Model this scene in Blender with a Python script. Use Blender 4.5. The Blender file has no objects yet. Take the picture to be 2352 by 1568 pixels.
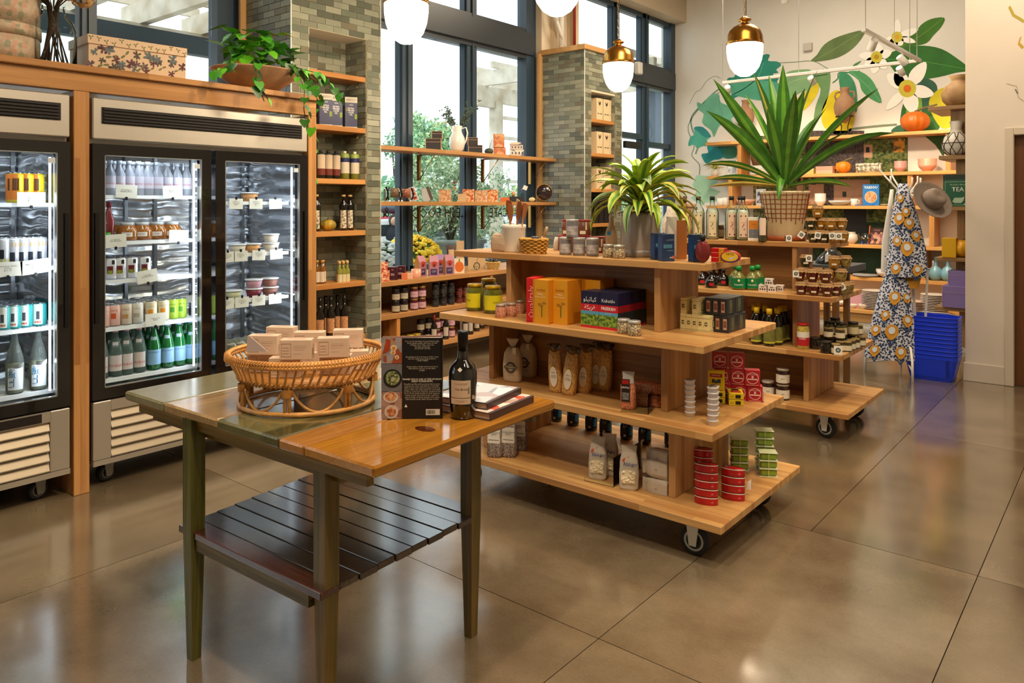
import bpy,bmesh,math,random
from mathutils import Vector,Matrix
random.seed(7)
PI=math.pi
sc=bpy.context.scene
COL=sc.collection
F,CX,HY,H=1740.0,1176.0,467.5,1.55
TH=math.radians(39.5);SN,CS=math.sin(TH),math.cos(TH)
cam=bpy.data.cameras.new('camera');camo=bpy.data.objects.new('camera',cam);COL.objects.link(camo)
camo.location=(0,0,H);camo.rotation_euler=(PI/2,0,TH)
cam.sensor_width=36;cam.lens=F/2352*36;cam.shift_y=-(784-HY)/2352;cam.clip_end=300
sc.camera=camo
vs=sc.view_settings
vs.view_transform='Standard';vs.look='None';vs.gamma=1;vs.use_curve_mapping=False
vs.exposure=0.12
w=bpy.data.worlds.new('sky');sc.world=w;w.use_nodes=True
nt=w.node_tree;bg=nt.nodes['Background'];bg.inputs[1].default_value=2.0
tc=nt.nodes.new('ShaderNodeTexCoord');nz=nt.nodes.new('ShaderNodeTexNoise');rp=nt.nodes.new('ShaderNodeValToRGB')
nz.inputs['Scale'].default_value=2.2;nz.inputs['Detail'].default_value=4
rp.color_ramp.elements[0].color=(.72,.84,.97,1);rp.color_ramp.elements[1].color=(.98,1,1,1)
rp.color_ramp.elements[0].position=.3;rp.color_ramp.elements[1].position=.6
nt.links.new(tc.outputs['Generated'],nz.inputs['Vector']);nt.links.new(nz.outputs['Fac'],rp.inputs['Fac']);nt.links.new(rp.outputs['Color'],bg.inputs[0])
def light(kind,name,loc,energy,color,**k):
    l=bpy.data.lights.new(name,kind);l.energy=energy;l.color=color
    tgt=k.pop('target',None)
    for a,b in k.items():setattr(l,a,b)
    o=bpy.data.objects.new(name,l);o.location=loc;COL.objects.link(o)
    if tgt is not None:o.rotation_euler=(Vector(tgt)-Vector(loc)).to_track_quat('-Z','Y').to_euler()
    return o
WARM=(1,.79,.54)
sun=light('SUN','sun',(0,0,10),.9,(1,.97,.9),angle=.1,target=(0.9,.25,10-.9))
for (p,t,e) in [((-1.2,.7,4.2),(-2.3,1.7,.85),190),((-.3,2.2,4.2),(-1.9,3.0,.8),170),((-1.0,2.2,4.3),(-4.3,2.4,1.6),190),
                  ((-.4,3.6,4.2),(-2.2,5.1,1.0),170),((-1.6,3.3,4.4),(-5.0,3.9,2.3),240),((-.2,5.2,4.2),(-1.6,5.4,1.0),150),
                  ((-2.2,8.9,3.35),(-2.3,10.9,1.4),170),((-3.9,9.0,3.35),(-3.9,11.0,1.7),120),((-1.2,9.4,3.5),(-1.2,11.0,2.3),140),
                  ((-1.0,.2,4.3),(-3.9,1.0,1.2),85),((.6,2.2,4.2),(.1,3.6,0),110),((-3.4,3.9,4.3),(-5.1,6.2,.6),170),
                  ((-2.9,6.0,4.3),(-5.0,7.8,2.4),190),((-.6,6.4,4.2),(-1.2,8.8,1.2),120),((.9,.8,4.3),(-.8,1.4,0),80)]:
    light('SPOT','track_spot_light',p,e,WARM,spot_size=1.15,spot_blend=.6,shadow_soft_size=.08,target=t)
for (x,y,e,s) in [(-1.6,1.2,50,1.6),(-1.6,4.6,60,1.6),(1.8,3.0,50,2.0),(-2.8,8.4,130,1.6)]:
    light('AREA','ceiling_fill_light',(x,y,4.95),e,(1,.83,.62),size=s,target=(x,y,0))  # added overhead fill standing in for bounced light, not real ceiling panels
def dirp(px,py=HY):
    u=(px-CX)/F
    return (-SN+CS*u,CS+SN*u,(HY-py)/F)
def onZ(px,py,z):
    d=dirp(px,py);t=(z-H)/d[2];return Vector((d[0]*t,d[1]*t,z)),t
def onX(px,py,X):
    d=dirp(px,py);t=X/d[0];return Vector((X,d[1]*t,H+d[2]*t)),t
def onY(px,py,Y):
    d=dirp(px,py);t=Y/d[1];return Vector((d[0]*t,Y,H+d[2]*t)),t
def depth(v):return -SN*v[0]+CS*v[1]
def facecam(x,y):return math.atan2(-x,y)
def C(h):
    h=h.lstrip('#');out=[]
    for i in (0,2,4):
        c=int(h[i:i+2],16)/255;out.append(c/12.92 if c <= .04045 else ((c+.055)/1.055)**2.4)
    return (*out,1)
MC={}
def newmat(name):
    m=bpy.data.materials.new(name);m.use_nodes=True;return m,m.node_tree,m.node_tree.nodes['Principled BSDF']
def P(hexc,rough=.5,metal=0,spec=.5,em=0,coat=0,noise=0,nscale=30,bump=0,trans=0,alpha=1,ior=1.45,sub=0):
    key=('P',hexc,rough,metal,spec,em,coat,noise,nscale,bump,trans,alpha,sub)
    if key in MC:return MC[key]
    m,t,b=newmat('paint_'+hexc.strip('#'))
    c=C(hexc);b.inputs['Base Color'].default_value=c
    b.inputs['Roughness'].default_value=rough;b.inputs['Metallic'].default_value=metal
    b.inputs['Specular IOR Level'].default_value=spec;b.inputs['Coat Weight'].default_value=coat
    b.inputs['Transmission Weight'].default_value=trans;b.inputs['IOR'].default_value=ior
    if em:b.inputs['Emission Color'].default_value=c;b.inputs['Emission Strength'].default_value=em
    if noise or bump:
        tc=t.nodes.new('ShaderNodeTexCoord');n=t.nodes.new('ShaderNodeTexNoise');n.inputs['Scale'].default_value=nscale;n.inputs['Detail'].default_value=4
        t.links.new(tc.outputs['Object'],n.inputs['Vector'])
        if noise:
            r=t.nodes.new('ShaderNodeValToRGB');r.color_ramp.elements[0].position=.3;r.color_ramp.elements[1].position=.7
            r.color_ramp.elements[0].color=(*[x*(1-noise) for x in c[:3]],1);r.color_ramp.elements[1].color=(*[min(1,x*(1+noise)) for x in c[:3]],1)
            t.links.new(n.outputs['Fac'],r.inputs['Fac']);t.links.new(r.outputs['Color'],b.inputs['Base Color'])
        if bump:
            bp=t.nodes.new('ShaderNodeBump');bp.inputs['Strength'].default_value=bump;bp.inputs['Distance'].default_value=.01
            t.links.new(n.outputs['Fac'],bp.inputs['Height']);t.links.new(bp.outputs['Normal'],b.inputs['Normal'])
    MC[key]=m;return m
def THIN(tint='#ffffff',refl=.12,rough=.02):
    key=('T',tint,refl,rough)
    if key in MC:return MC[key]
    m=bpy.data.materials.new('thin_glass');m.use_nodes=True;t=m.node_tree;t.nodes.clear()
    o=t.nodes.new('ShaderNodeOutputMaterial');mx=t.nodes.new('ShaderNodeMixShader');a=t.nodes.new('ShaderNodeBsdfTransparent');g=t.nodes.new('ShaderNodeBsdfGlossy')
    fr=t.nodes.new('ShaderNodeLayerWeight');fr.inputs['Blend'].default_value=refl
    a.inputs[0].default_value=C(tint);g.inputs['Roughness'].default_value=rough
    t.links.new(fr.outputs['Fresnel'],mx.inputs[0]);t.links.new(a.outputs[0],mx.inputs[1]);t.links.new(g.outputs[0],mx.inputs[2]);t.links.new(mx.outputs[0],o.inputs[0])
    MC[key]=m;return m
def WOOD(long='X',row='Y',a='#c08a50',b2='#9a6531',stave=.032,length=.7,rough=.38,grain=1.0,coat=0):
    """edge-glued staves: long = axis the staves run along, row = axis across them"""
    key=('W',long,row,a,b2,stave,length,rough,grain,coat)
    if key in MC:return MC[key]
    m,t,b=newmat('staved_wood');N=t.nodes.new;L=t.links.new
    tc=N('ShaderNodeTexCoord');sp=N('ShaderNodeSeparateXYZ');cb=N('ShaderNodeCombineXYZ');L(tc.outputs['Object'],sp.inputs[0])
    L(sp.outputs[long],cb.inputs[0]);L(sp.outputs[row],cb.inputs[1])
    br=N('ShaderNodeTexBrick');br.inputs['Scale'].default_value=1;br.inputs['Brick Width'].default_value=length;br.inputs['Row Height'].default_value=stave
    br.inputs['Mortar Size'].default_value=0;br.offset=.37;br.inputs['Color1'].default_value=(0,0,0,1);br.inputs['Color2'].default_value=(1,1,1,1)
    br.inputs['Mortar'].default_value=(.5,.5,.5,1)
    L(cb.outputs[0],br.inputs['Vector'])
    mp=N('ShaderNodeMapping');s={'X':90,'Y':90,'Z':90};s[long]=3.5;mp.inputs['Scale'].default_value=(s['X'],s['Y'],s['Z']);L(tc.outputs['Object'],mp.inputs[0])
    n=N('ShaderNodeTexNoise');n.inputs['Scale'].default_value=1;n.inputs['Detail'].default_value=5;n.inputs['Roughness'].default_value=.6;L(mp.outputs[0],n.inputs['Vector'])
    n2=N('ShaderNodeTexNoise');n2.inputs['Scale'].default_value=.16;n2.inputs['Detail'].default_value=3;L(mp.outputs[0],n2.inputs['Vector'])
    m1=N('ShaderNodeMath');m1.operation='MULTIPLY_ADD';L(br.outputs['Color'],m1.inputs[0]);m1.inputs[1].default_value=.62;
    m2=N('ShaderNodeMath');m2.operation='MULTIPLY_ADD';L(n.outputs['Fac'],m2.inputs[0]);m2.inputs[1].default_value=.75*grain;m2.inputs[2].default_value=-.32*grain
    L(m2.outputs[0],m1.inputs[2])
    m3=N('ShaderNodeMath');m3.operation='MULTIPLY_ADD';L(n2.outputs['Fac'],m3.inputs[0]);m3.inputs[1].default_value=.7;L(m1.outputs[0],m3.inputs[2])
    m4=N('ShaderNodeMath');m4.operation='SUBTRACT';L(m3.outputs[0],m4.inputs[0]);m4.inputs[1].default_value=.25
    r=N('ShaderNodeValToRGB');r.color_ramp.elements[0].color=C(b2);r.color_ramp.elements[1].color=C(a);r.color_ramp.elements[0].position=.05;r.color_ramp.elements[1].position=.85
    L(m4.outputs[0],r.inputs['Fac']);L(r.outputs['Color'],b.inputs['Base Color'])
    b.inputs['Roughness'].default_value=rough;b.inputs['Coat Weight'].default_value=coat;b.inputs['Coat Roughness'].default_value=.12
    bp=N('ShaderNodeBump');bp.inputs['Strength'].default_value=.12;bp.inputs['Distance'].default_value=.002;L(n.outputs['Fac'],bp.inputs['Height']);L(bp.outputs[0],b.inputs['Normal'])
    MC[key]=m;return m
def SPECK(a,b2,scale=60,lo=.45,hi=.55,rough=.6,kind='noise',bump=0,trans=0):
    key=('S',a,b2,scale,lo,hi,rough,kind,bump)
    if key in MC:return MC[key]
    m,t,b=newmat('speckled');N=t.nodes.new;L=t.links.new
    tc=N('ShaderNodeTexCoord')
    if kind=='vor':n=N('ShaderNodeTexVoronoi');n.inputs['Scale'].default_value=scale;out=n.outputs['Distance']
    else:n=N('ShaderNodeTexNoise');n.inputs['Scale'].default_value=scale;n.inputs['Detail'].default_value=5;out=n.outputs['Fac']
    L(tc.outputs['Object'],n.inputs['Vector'])
    r=N('ShaderNodeValToRGB');r.color_ramp.elements[0].position=lo;r.color_ramp.elements[1].position=hi
    r.color_ramp.elements[0].color=C(a);r.color_ramp.elements[1].color=C(b2);L(out,r.inputs['Fac']);L(r.outputs[0],b.inputs['Base Color'])
    b.inputs['Roughness'].default_value=rough
    if bump:
        bp=N('ShaderNodeBump');bp.inputs['Strength'].default_value=bump;bp.inputs['Distance'].default_value=.01;L(out,bp.inputs['Height']);L(bp.outputs[0],b.inputs['Normal'])
    MC[key]=m;return m
def SPECK3(cols,scale,kind='vor',rough=.6,stops=None):
    key=('S3',tuple(cols),scale,kind)
    if key in MC:return MC[key]
    m=SPECK(cols[0],cols[1],scale,kind=kind,rough=rough).copy();t=m.node_tree
    r=[n for n in t.nodes if n.type=='VALTORGB'][0].color_ramp;r.interpolation='CONSTANT'
    vn=[n for n in t.nodes if n.type=='TEX_VORONOI']
    if vn:
        sp=t.nodes.new('ShaderNodeSeparateColor');t.links.new(vn[0].outputs['Color'],sp.inputs[0]);t.links.new(sp.outputs[0],[n for n in t.nodes if n.type=='VALTORGB'][0].inputs['Fac'])
    while len(r.elements)<len(cols):r.elements.new(.5)
    for i,c in enumerate(cols):r.elements[i].position=i/len(cols) if not stops else stops[i];r.elements[i].color=C(c)
    MC[key]=m;return m
class MB:
    def __init__(s):s.v=[];s.f=[];s.mi=[];s.cur=0;s.sm=[];s.smooth=False
    def add(s,vs,fs):
        o=len(s.v);s.v += [tuple(v) for v in vs]
        for f in fs:s.f.append(tuple(i+o for i in f));s.mi.append(s.cur);s.sm.append(s.smooth)
        return s
    def box(s,x0,x1,y0,y1,z0,z1,ch=0):
        if ch <= 0:
            return s.add([(x0,y0,z0),(x1,y0,z0),(x1,y1,z0),(x0,y1,z0),(x0,y0,z1),(x1,y0,z1),(x1,y1,z1),(x0,y1,z1)],
                         [(0,3,2,1),(4,5,6,7),(0,1,5,4),(1,2,6,5),(2,3,7,6),(3,0,4,7)])
        c=ch;pr=[(x0+c,y0),(x1-c,y0),(x1,y0+c),(x1,y1-c),(x1-c,y1),(x0+c,y1),(x0,y1-c),(x0,y0+c)]
        pi=[(x0+c,y0+c),(x1-c,y0+c),(x1-c,y0+c),(x1-c,y1-c),(x1-c,y1-c),(x0+c,y1-c),(x0+c,y1-c),(x0+c,y0+c)]
        vs=[(x,y,z0) for x,y in pi]+[(x,y,z0+c) for x,y in pr]+[(x,y,z1-c) for x,y in pr]+[(x,y,z1) for x,y in pi]
        fs=[tuple(range(7,-1,-1)),tuple(range(24,32))]
        for k in range(3):
            for i in range(8):j=(i+1)%8;fs.append((k*8+i,k*8+j,k*8+8+j,k*8+8+i))
        return s.add(vs,fs)
    def lathe(s,prof,n=20,c=(0,0,0),sx=1,sy=1,a0=0,cap=True):
        vs=[];fs=[];o=0
        for r,z in prof:
            for i in range(n):
                a=a0+2*PI*i/n;vs.append((c[0]+r*sx*math.cos(a),c[1]+r*sy*math.sin(a),c[2]+z))
        for k in range(len(prof)-1):
            for i in range(n):j=(i+1)%n;fs.append((k*n+i,k*n+j,k*n+n+j,k*n+n+i))
        if cap:
            if prof[0][0]>1e-5:fs.append(tuple(range(n-1,-1,-1)))
            if prof[-1][0]>1e-5:fs.append(tuple(range((len(prof)-1)*n,len(prof)*n)))
        s.smooth=True;s.add(vs,fs);s.smooth=False;return s
    def tube(s,pts,r,n=6,closed=False,cap=True):
        pts=[Vector(p) for p in pts];m=len(pts);vs=[];fs=[]
        R=r if isinstance(r,(list,tuple)) else [r]*m
        up=None
        for i,p in enumerate(pts):
            a=pts[(i-1) % m] if (i or closed) else p;b=pts[(i+1) % m] if (i<m-1 or closed) else p
            t=(b-a);t=t.normalized() if t.length>1e-9 else Vector((0,0,1))
            if up is None:up=Vector((0,0,1)) if abs(t.z)<.9 else Vector((1,0,0))
            x=up.cross(t)
            if x.length<1e-6:x=Vector((1,0,0)).cross(t)
            x.normalize();y=t.cross(x);up=y
            for k in range(n):
                an=2*PI*k/n;vs.append(p+R[i]*(x*math.cos(an)+y*math.sin(an)))
        for i in range(m if closed else m-1):
            i2=(i+1) % m
            for k in range(n):l=(k+1)%n;fs.append((i*n+k,i*n+l,i2*n+l,i2*n+k))
        if cap and not closed:fs += [tuple(range(n-1,-1,-1)),tuple(range((m-1)*n,m*n))]
        s.smooth=True;s.add(vs,fs);s.smooth=False;return s
    def ball(s,c,r,n=12,m=8,sz=1,sx=1,sy=1):
        prof=[(max(r*math.sin(PI*k/m),0),-r*sz*math.cos(PI*k/m)) for k in range(m+1)]
        return s.lathe(prof,n,c,sx,sy)
    def ico(s,c,rx,ry,rz,jit=0,rnd=random):
        vs=[]
        for k,(z,r) in enumerate([(-1,0),(-.45,.9),(.45,.9),(1,0)]):
            if r==0:vs.append((c[0],c[1],c[2]+z*rz));continue
            for i in range(5):
                a=2*PI*(i+.5*(k==2))/5;j=1+jit*(rnd.random()-.5)
                vs.append((c[0]+rx*r*math.cos(a)*j,c[1]+ry*r*math.sin(a)*j,c[2]+z*rz*j))
        fs=[(0,1+(i+1) % 5,1+i) for i in range(5)]+[(11,6+i,6+(i+1) % 5) for i in range(5)]
        for i in range(5):fs += [(1+i,1+(i+1) % 5,6+i),(1+(i+1) % 5,6+(i+1) % 5,6+i)]
        return s.add(vs,fs)
    def prism(s,poly,z0,z1,M=None):
        n=len(poly);vs=[(x,y,z0) for x,y in poly]+[(x,y,z1) for x,y in poly]
        if M:vs=[M(v) for v in vs]
        fs=[tuple(range(n-1,-1,-1)),tuple(range(n,2*n))]+[(i,(i+1) % n,n+(i+1) % n,n+i) for i in range(n)]
        return s.add(vs,fs)
    def band(s,r,z0,z1,a0,a1,n=12,sx=1,sy=1,c=(0,0)):
        """vertical patch on a cylinder; angle 0 faces local -Y"""
        vs=[]
        for i in range(n+1):
            a=a0+(a1-a0)*i/n;x,y=c[0]+r*sx*math.sin(a),c[1]-r*sy*math.cos(a);vs += [(x,y,z0),(x,y,z1)]
        s.smooth=True;s.add(vs,[(2*i,2*i+2,2*i+3,2*i+1) for i in range(n)]);s.smooth=False;return s
    def mesh(s,name,mats):
        me=bpy.data.meshes.new(name);me.from_pydata(s.v,[],s.f)
        for m in (mats if isinstance(mats,(list,tuple)) else [mats]):me.materials.append(m)
        if any(s.mi):me.polygons.foreach_set('material_index',s.mi)
        if any(s.sm):me.polygons.foreach_set('use_smooth',s.sm)
        me.update();return me
def link(name,me,parent=None,loc=(0,0,0),rot=(0,0,0)):
    o=bpy.data.objects.new(name,me);COL.objects.link(o)
    if parent is not None:o.parent=parent
    o.location=loc;o.rotation_euler=rot;return o
def part(name,mb,mats,parent=None,loc=(0,0,0),rot=(0,0,0)):return link(name,mb.mesh(name,mats),parent,loc,rot)
LABELS={}
def tag(o,label,cat,group=None,kind=None):
    o['label']=label;o['category']=cat
    if group:o['group']=group
    if kind:o['kind']=kind
    return o
def thing(name,label,cat,loc=(0,0,0),rz=0,group=None):
    o=bpy.data.objects.new(name,None);o.empty_display_size=.05;COL.objects.link(o);o.location=loc;o.rotation_euler=(0,0,rz)
    return tag(o,label,cat,group)
def solo(name,mb,mats,label,cat,loc=(0,0,0),rz=0,group=None):
    return tag(part(name,mb,mats,None,loc,(0,0,rz)),label,cat,group)
def struct(name,mb,mats,**k):
    o=part(name,mb,mats,**k);o['kind']='structure';return o
KIDS={}
def kids(o):
    if o.name not in KIDS:KIDS[o.name]=list(o.children)
    return KIDS[o.name]
def dup(root,loc,rz=0,label=None,group=None,scale=None,rot=None):
    r=root.copy();COL.objects.link(r);r.location=loc;r.rotation_euler=rot if rot else (0,0,rz)
    if label:r['label']=label
    if group:r['group']=group
    if scale:r.scale=(scale,)*3 if isinstance(scale,(int,float)) else scale
    for ch in kids(root):
        c=ch.copy();COL.objects.link(c);c.parent=r
        for g in kids(ch):
            d=g.copy();COL.objects.link(d);d.parent=c
    return r
class Proto:
    """first call moves the original, later calls copy it"""
    def __init__(s,root):s.r=root;s.used=False
    def put(s,loc,rz=0,label=None,group=None,scale=None,rot=None):
        if not s.used:
            s.used=True;s.keep=s.r;kids(s.r)
            for ch in kids(s.r):kids(ch)
            r=s.r;r.location=loc;r.rotation_euler=rot if rot else (0,0,rz)
            if label:r['label']=label
            if group:r['group']=group
            if scale:r.scale=(scale,)*3 if isinstance(scale,(int,float)) else scale
            return r
        return dup(s.r,loc,rz,label,group,scale if scale else (1,1,1),rot)
ORD=['first','second','third','fourth','fifth','sixth','seventh','eighth','ninth','tenth','eleventh','twelfth','thirteenth','fourteenth','fifteenth','sixteenth']
TXT={}
def text_me(s,size=.02,mat=None,wrap=0,align='CENTER',italic=0,bold=0,sx=1):
    key=(s,size,mat.name,wrap,align,italic,bold,sx)
    if key in TXT:return TXT[key]
    cu=bpy.data.curves.new('lettering','FONT');cu.body=s;cu.size=size;cu.align_x=align;cu.align_y='CENTER';cu.resolution_u=1;cu.shear=italic
    cu.offset=bold*size;cu.space_line=.9
    o=bpy.data.objects.new('t',cu);COL.objects.link(o);dg=bpy.context.evaluated_depsgraph_get();ev=o.evaluated_get(dg)
    me=bpy.data.meshes.new_from_object(ev);bpy.data.objects.remove(o);bpy.data.curves.remove(cu)
    for v in me.vertices:
        x,y=v.co.x*sx,v.co.y
        v.co=(wrap*math.sin(x/wrap),-wrap*math.cos(x/wrap),y) if wrap else (x,0,y)
    me.materials.clear();me.materials.append(mat);me.name='lettering';TXT[key]=me;return me
def lettering(parent,s,size,mat,loc=(0,0,0),rot=(0,0,0),name='lettering',**k):
    return link(name,text_me(s,size,mat,**k),parent,loc,rot)
# ================================================================== THE SETTING
GROUT=P('#c9c3b2',.8);NAVY=P('#2e4152',.38,spec=.6);PLAST=P('#d8cdb9',.8,noise=.03,nscale=4);WHITEW=P('#e8e6df',.75,noise=.02,nscale=3)
def concrete(a,b2,seed):
    m,t,b=newmat('polished_concrete');N=t.nodes.new;L=t.links.new
    tc=N('ShaderNodeTexCoord');mp=N('ShaderNodeMapping');mp.inputs['Location'].default_value=(seed*3.1,seed*1.7,0);L(tc.outputs['Object'],mp.inputs[0])
    n1=N('ShaderNodeTexNoise');n1.inputs['Scale'].default_value=1.3;n1.inputs['Detail'].default_value=8;n1.inputs['Roughness'].default_value=.62;L(mp.outputs[0],n1.inputs[0])
    n2=N('ShaderNodeTexNoise');n2.inputs['Scale'].default_value=90;n2.inputs['Detail'].default_value=6;n2.inputs['Roughness'].default_value=.8;L(mp.outputs[0],n2.inputs[0])
    mx=N('ShaderNodeMath');mx.operation='MULTIPLY_ADD';L(n2.outputs['Fac'],mx.inputs[0]);mx.inputs[1].default_value=.28;L(n1.outputs['Fac'],mx.inputs[2])
    r=N('ShaderNodeValToRGB');r.color_ramp.elements[0].position=.44;r.color_ramp.elements[1].position=.86;r.color_ramp.elements[0].color=C(b2);r.color_ramp.elements[1].color=C(a)
    L(mx.outputs[0],r.inputs[0]);L(r.outputs[0],b.inputs['Base Color'])
    r2=N('ShaderNodeMapRange');r2.inputs['To Min'].default_value=.09;r2.inputs['To Max'].default_value=.27;L(n1.outputs['Fac'],r2.inputs[0]);L(r2.outputs[0],b.inputs['Roughness'])
    b.inputs['Specular IOR Level'].default_value=.85;b.inputs['Coat Weight'].default_value=.7;b.inputs['Coat IOR'].default_value=1.75;b.inputs['Coat Roughness'].default_value=.13
    bp=N('ShaderNodeBump');bp.inputs['Strength'].default_value=.06;bp.inputs['Distance'].default_value=.01;L(n1.outputs['Fac'],bp.inputs['Height']);L(bp.outputs[0],b.inputs['Normal'])
    return m
CONC=[concrete('#93836b','#594a36',i) for i in range(2)]+[concrete('#8f7f67','#5a4d3a',5),concrete('#837359','#4f4333',9)]
fl=struct('floor',MB().box(-6.0,4.5,-4.2,11.6,-.2,-.012),P('#3b3226',.9))
xs=[-5.9,-3.4,-1.48,-.51,1.6,4.4];xs2=[-5.9,-3.4,-1.19,-.51,1.6,4.4]
ys=[-4.2,-1.2,2.28,3.67,5.67,8.2,11.5]
ci=0
for j in range(6):
    X=xs if ys[j+1] <= 3.7 else xs2
    for i in range(5):
        a0,a1,b0,b1=X[i],X[i+1],ys[j],ys[j+1];g=.0018
        mb=MB().box(a0+g,a1-g,b0+g,b1-g,-.012,0)
        part('slab',mb,CONC[(i*7+j*3+(3 if (i==1 and j==3) else 0)) % 4],fl)
struct('ceiling',MB().box(-6.0,4.5,-4.2,11.6,5.2,5.3),P('#b9b2a4',.9))
struct('wall_east',MB().box(4.4,4.5,-4.2,11.6,0,5.2),PLAST)
struct('wall_south',MB().box(-6.0,4.5,-4.3,-4.2,0,5.2),PLAST)
wb=struct('wall_back',MB().box(-6.0,4.5,11.12,11.25,0,5.2),WHITEW)
pw=struct('wall_partition',MB().box(-1.16,-.86,7.665,7.86,0,5.2).box(-.86,.16,7.665,7.86,2.19,5.2).box(.16,4.4,7.665,7.86,0,5.2),P('#d9cec2',.75,noise=.02,nscale=3))
struct('baseboard_partition',MB().box(-1.175,-.868,7.645,7.664,0,.16,.004).box(.17,4.4,7.645,7.664,0,.16),P('#cfc3b6',.6))
dr=struct('door_1',MB().box(-.80,.10,7.70,7.75,.01,2.13),WOOD('Z','X','#7a4a22','#4d2a10',.3,3,.45))
part('door_frame',MB().box(-.868,-.80,7.640,7.80,0,2.195,.006).box(.10,.168,7.640,7.80,0,2.195,.006).box(-.80,.10,7.640,7.80,2.13,2.195,.006),P('#cbbfae',.55),dr)
part('door_handle',MB().tube([(.02,7.70,1.0),(.02,7.65,1.0),(-.08,7.65,1.0)],.009,8),P('#9a958c',.3,1),dr)
ww=struct('wall_west',MB().box(-6.0,-5.55,-4.2,11.12,4.44,5.2).box(-5.95,-5.70,-4.2,3.42,0,1.0).box(-5.95,-5.70,4.31,7.44,0,.85)
            .box(-5.95,-5.66,7.44,8.10,0,4.44).box(-5.95,-5.66,3.42,4.31,0,4.44),P('#cdbfa8',.8))
part('pier_rib',MB().box(-5.66,-5.60,7.62,7.70,3.44,4.44).box(-5.66,-5.56,7.98,8.10,3.44,4.44),P('#c9b89c',.7),ww)
GL=THIN('#f7fcfc',.1)
def frame_window(name,y0,y1,z0,z1,mulls,rails,X=-5.77,dep=.12,jl=.05,jr=.05,tr=(3.32,3.687)):
    mb=MB();x0,x1=X-dep,X
    mb.box(x0,x1+.02,y0,y0+jl,z0,z1).box(x0,x1+.02,y1-jr,y1,z0,z1).box(x0,x1,y0,y1,z0,z0+.06).box(x0,x1,y0,y1,z1-.07,z1)
    o=struct(name,mb,NAVY)
    if tr:
        part('transom',MB().box(x0,x1+.05,y0+jl*.3,y1-jr*.3,tr[0]+.05,tr[1]-.05).box(x0,x1+.015,y0,y1,tr[0],tr[0]+.05).box(x0,x1+.015,y0,y1,tr[1]-.05,tr[1]),P('#2b333c',.3,spec=.7),o)
    for a,b in mulls:
        part('mullion',MB().box(x0,x1,a,b,z0,z1).box(x0+.04,x1+.02,(a+b)/2-.012,(a+b)/2+.012,z0,z1).box(x0+.03,x1-.03,a-.015,b+.015,z0,z1),NAVY,o)
    for a,b,z in rails:part('window_rail',MB().box(x0,x1,a,b,z-.04,z+.04),NAVY,o)
    ed=[y0+jl]+[v for m in mulls for v in m]+[y1-jr]
    zz=[(z0+.06,tr[0]),(tr[1],z1-.07)] if tr else [(z0+.06,z1-.07)]
    for i in range(0,len(ed),2):
        for a,b in zz:part('pane',MB().box(X-.075,X-.069,ed[i]+.002,ed[i+1]-.002,a+.002,b-.002),GL,o)
    return o
w1=frame_window('window_1',-4.2,3.40,1.0,4.44,[(-2.1,-2.0),(-.6,-.5),(.8,.9),(2.208,2.303)],[],jr=.18,tr=None)
w2=frame_window('window_2',4.31,7.44,.85,4.44,[(5.25,5.39),(6.214,6.371)],[],jr=.19)
w3=frame_window('window_3',8.10,11.12,0,4.44,[(9.30,9.42),(10.12,10.30)],[(8.1,10.12,2.56),(10.30,11.1,2.46),(8.1,10.12,1.0)],jr=.14)
part('door_closer',MB().box(-5.75,-5.69,9.5,9.95,2.36,2.46,.008),P('#1c1f22',.4),w3)
struct('trim_1',MB().box(-5.665,-5.64,3.36,3.42,2.0,5.2).box(-5.68,-5.64,7.375,7.44,1.0,3.39),WOOD('Z','Y','#c9a06a','#ad8048',.1,2))
LT=P('#1d2226',.5)
lettering(w2,'FRESH FOODS',.155,LT,onX(1010,490,-5.835)[0],(0,0,-PI/2),sx=1.02)
lettering(w2,'CAFE',.155,LT,onX(1146,489,-5.835)[0],(0,0,-PI/2),sx=.95)
lettering(w2,'&',.155,LT,onX(887,488,-5.835)[0],(0,0,-PI/2))
TC=[P(c,.22,spec=.6,noise=.10,nscale=9) for c in ('#767868','#838675','#646a5c','#6c6856','#8f907e','#575a4e')]
TMC={}
TROT={'F':(0,0,PI/2),'S':(0,0,0)}
def tile_me(wd,k,w=.155,h=.0485):
    key=(round(wd,3),k)
    if key not in TMC:TMC[key]=MB().box(0,wd,-.004,.004,0,h,.0012).mesh('tile',TC[k])
    return TMC[key]
def tile_field(org,ud,width,z0,z1,holes,nrm,rnd,ph=0):
    """yield (loc, rotz, width, colour) of the tiles of one face; ud = horizontal direction, nrm = outward normal"""
    out=[];PIT,L0=.0517,.1581;row=0;z=z0
    while z+.03<z1:
        off=-((row % 2)*.5+ph)*L0;x=off
        while x<width-.004:
            a,b=max(x,0.001),min(x+.155,width-.001);segs=[(a,b)]
            for (ha,hb,hz0,hz1) in holes:
                if z+.0485>hz0+.01 and z<hz1-.01:
                    ns=[]
                    for (p,q) in segs:
                        if q <= ha or p >= hb:ns.append((p,q));continue
                        if p<ha:ns.append((p,ha))
                        if q>hb:ns.append((hb,q))
                    segs=ns
            for (p,q) in segs:
                if q-p>.012:
                    q2=p+round((q-p)/.01)*.01 if q-p<.154 else q
                    q2=min(q2,width)
                    out.append((Vector(org)+Vector(ud)*p+Vector(nrm)*.0045+Vector((0,0,z+.0015)),math.atan2(ud[1],ud[0]),max(q2-p,.01),rnd.choice([0,0,1,1,2,3,4,5] if rnd.random()<.75 else [0,1,2,3,4,5])))
            x += L0
        z += PIT;row += 1
    return out
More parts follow.
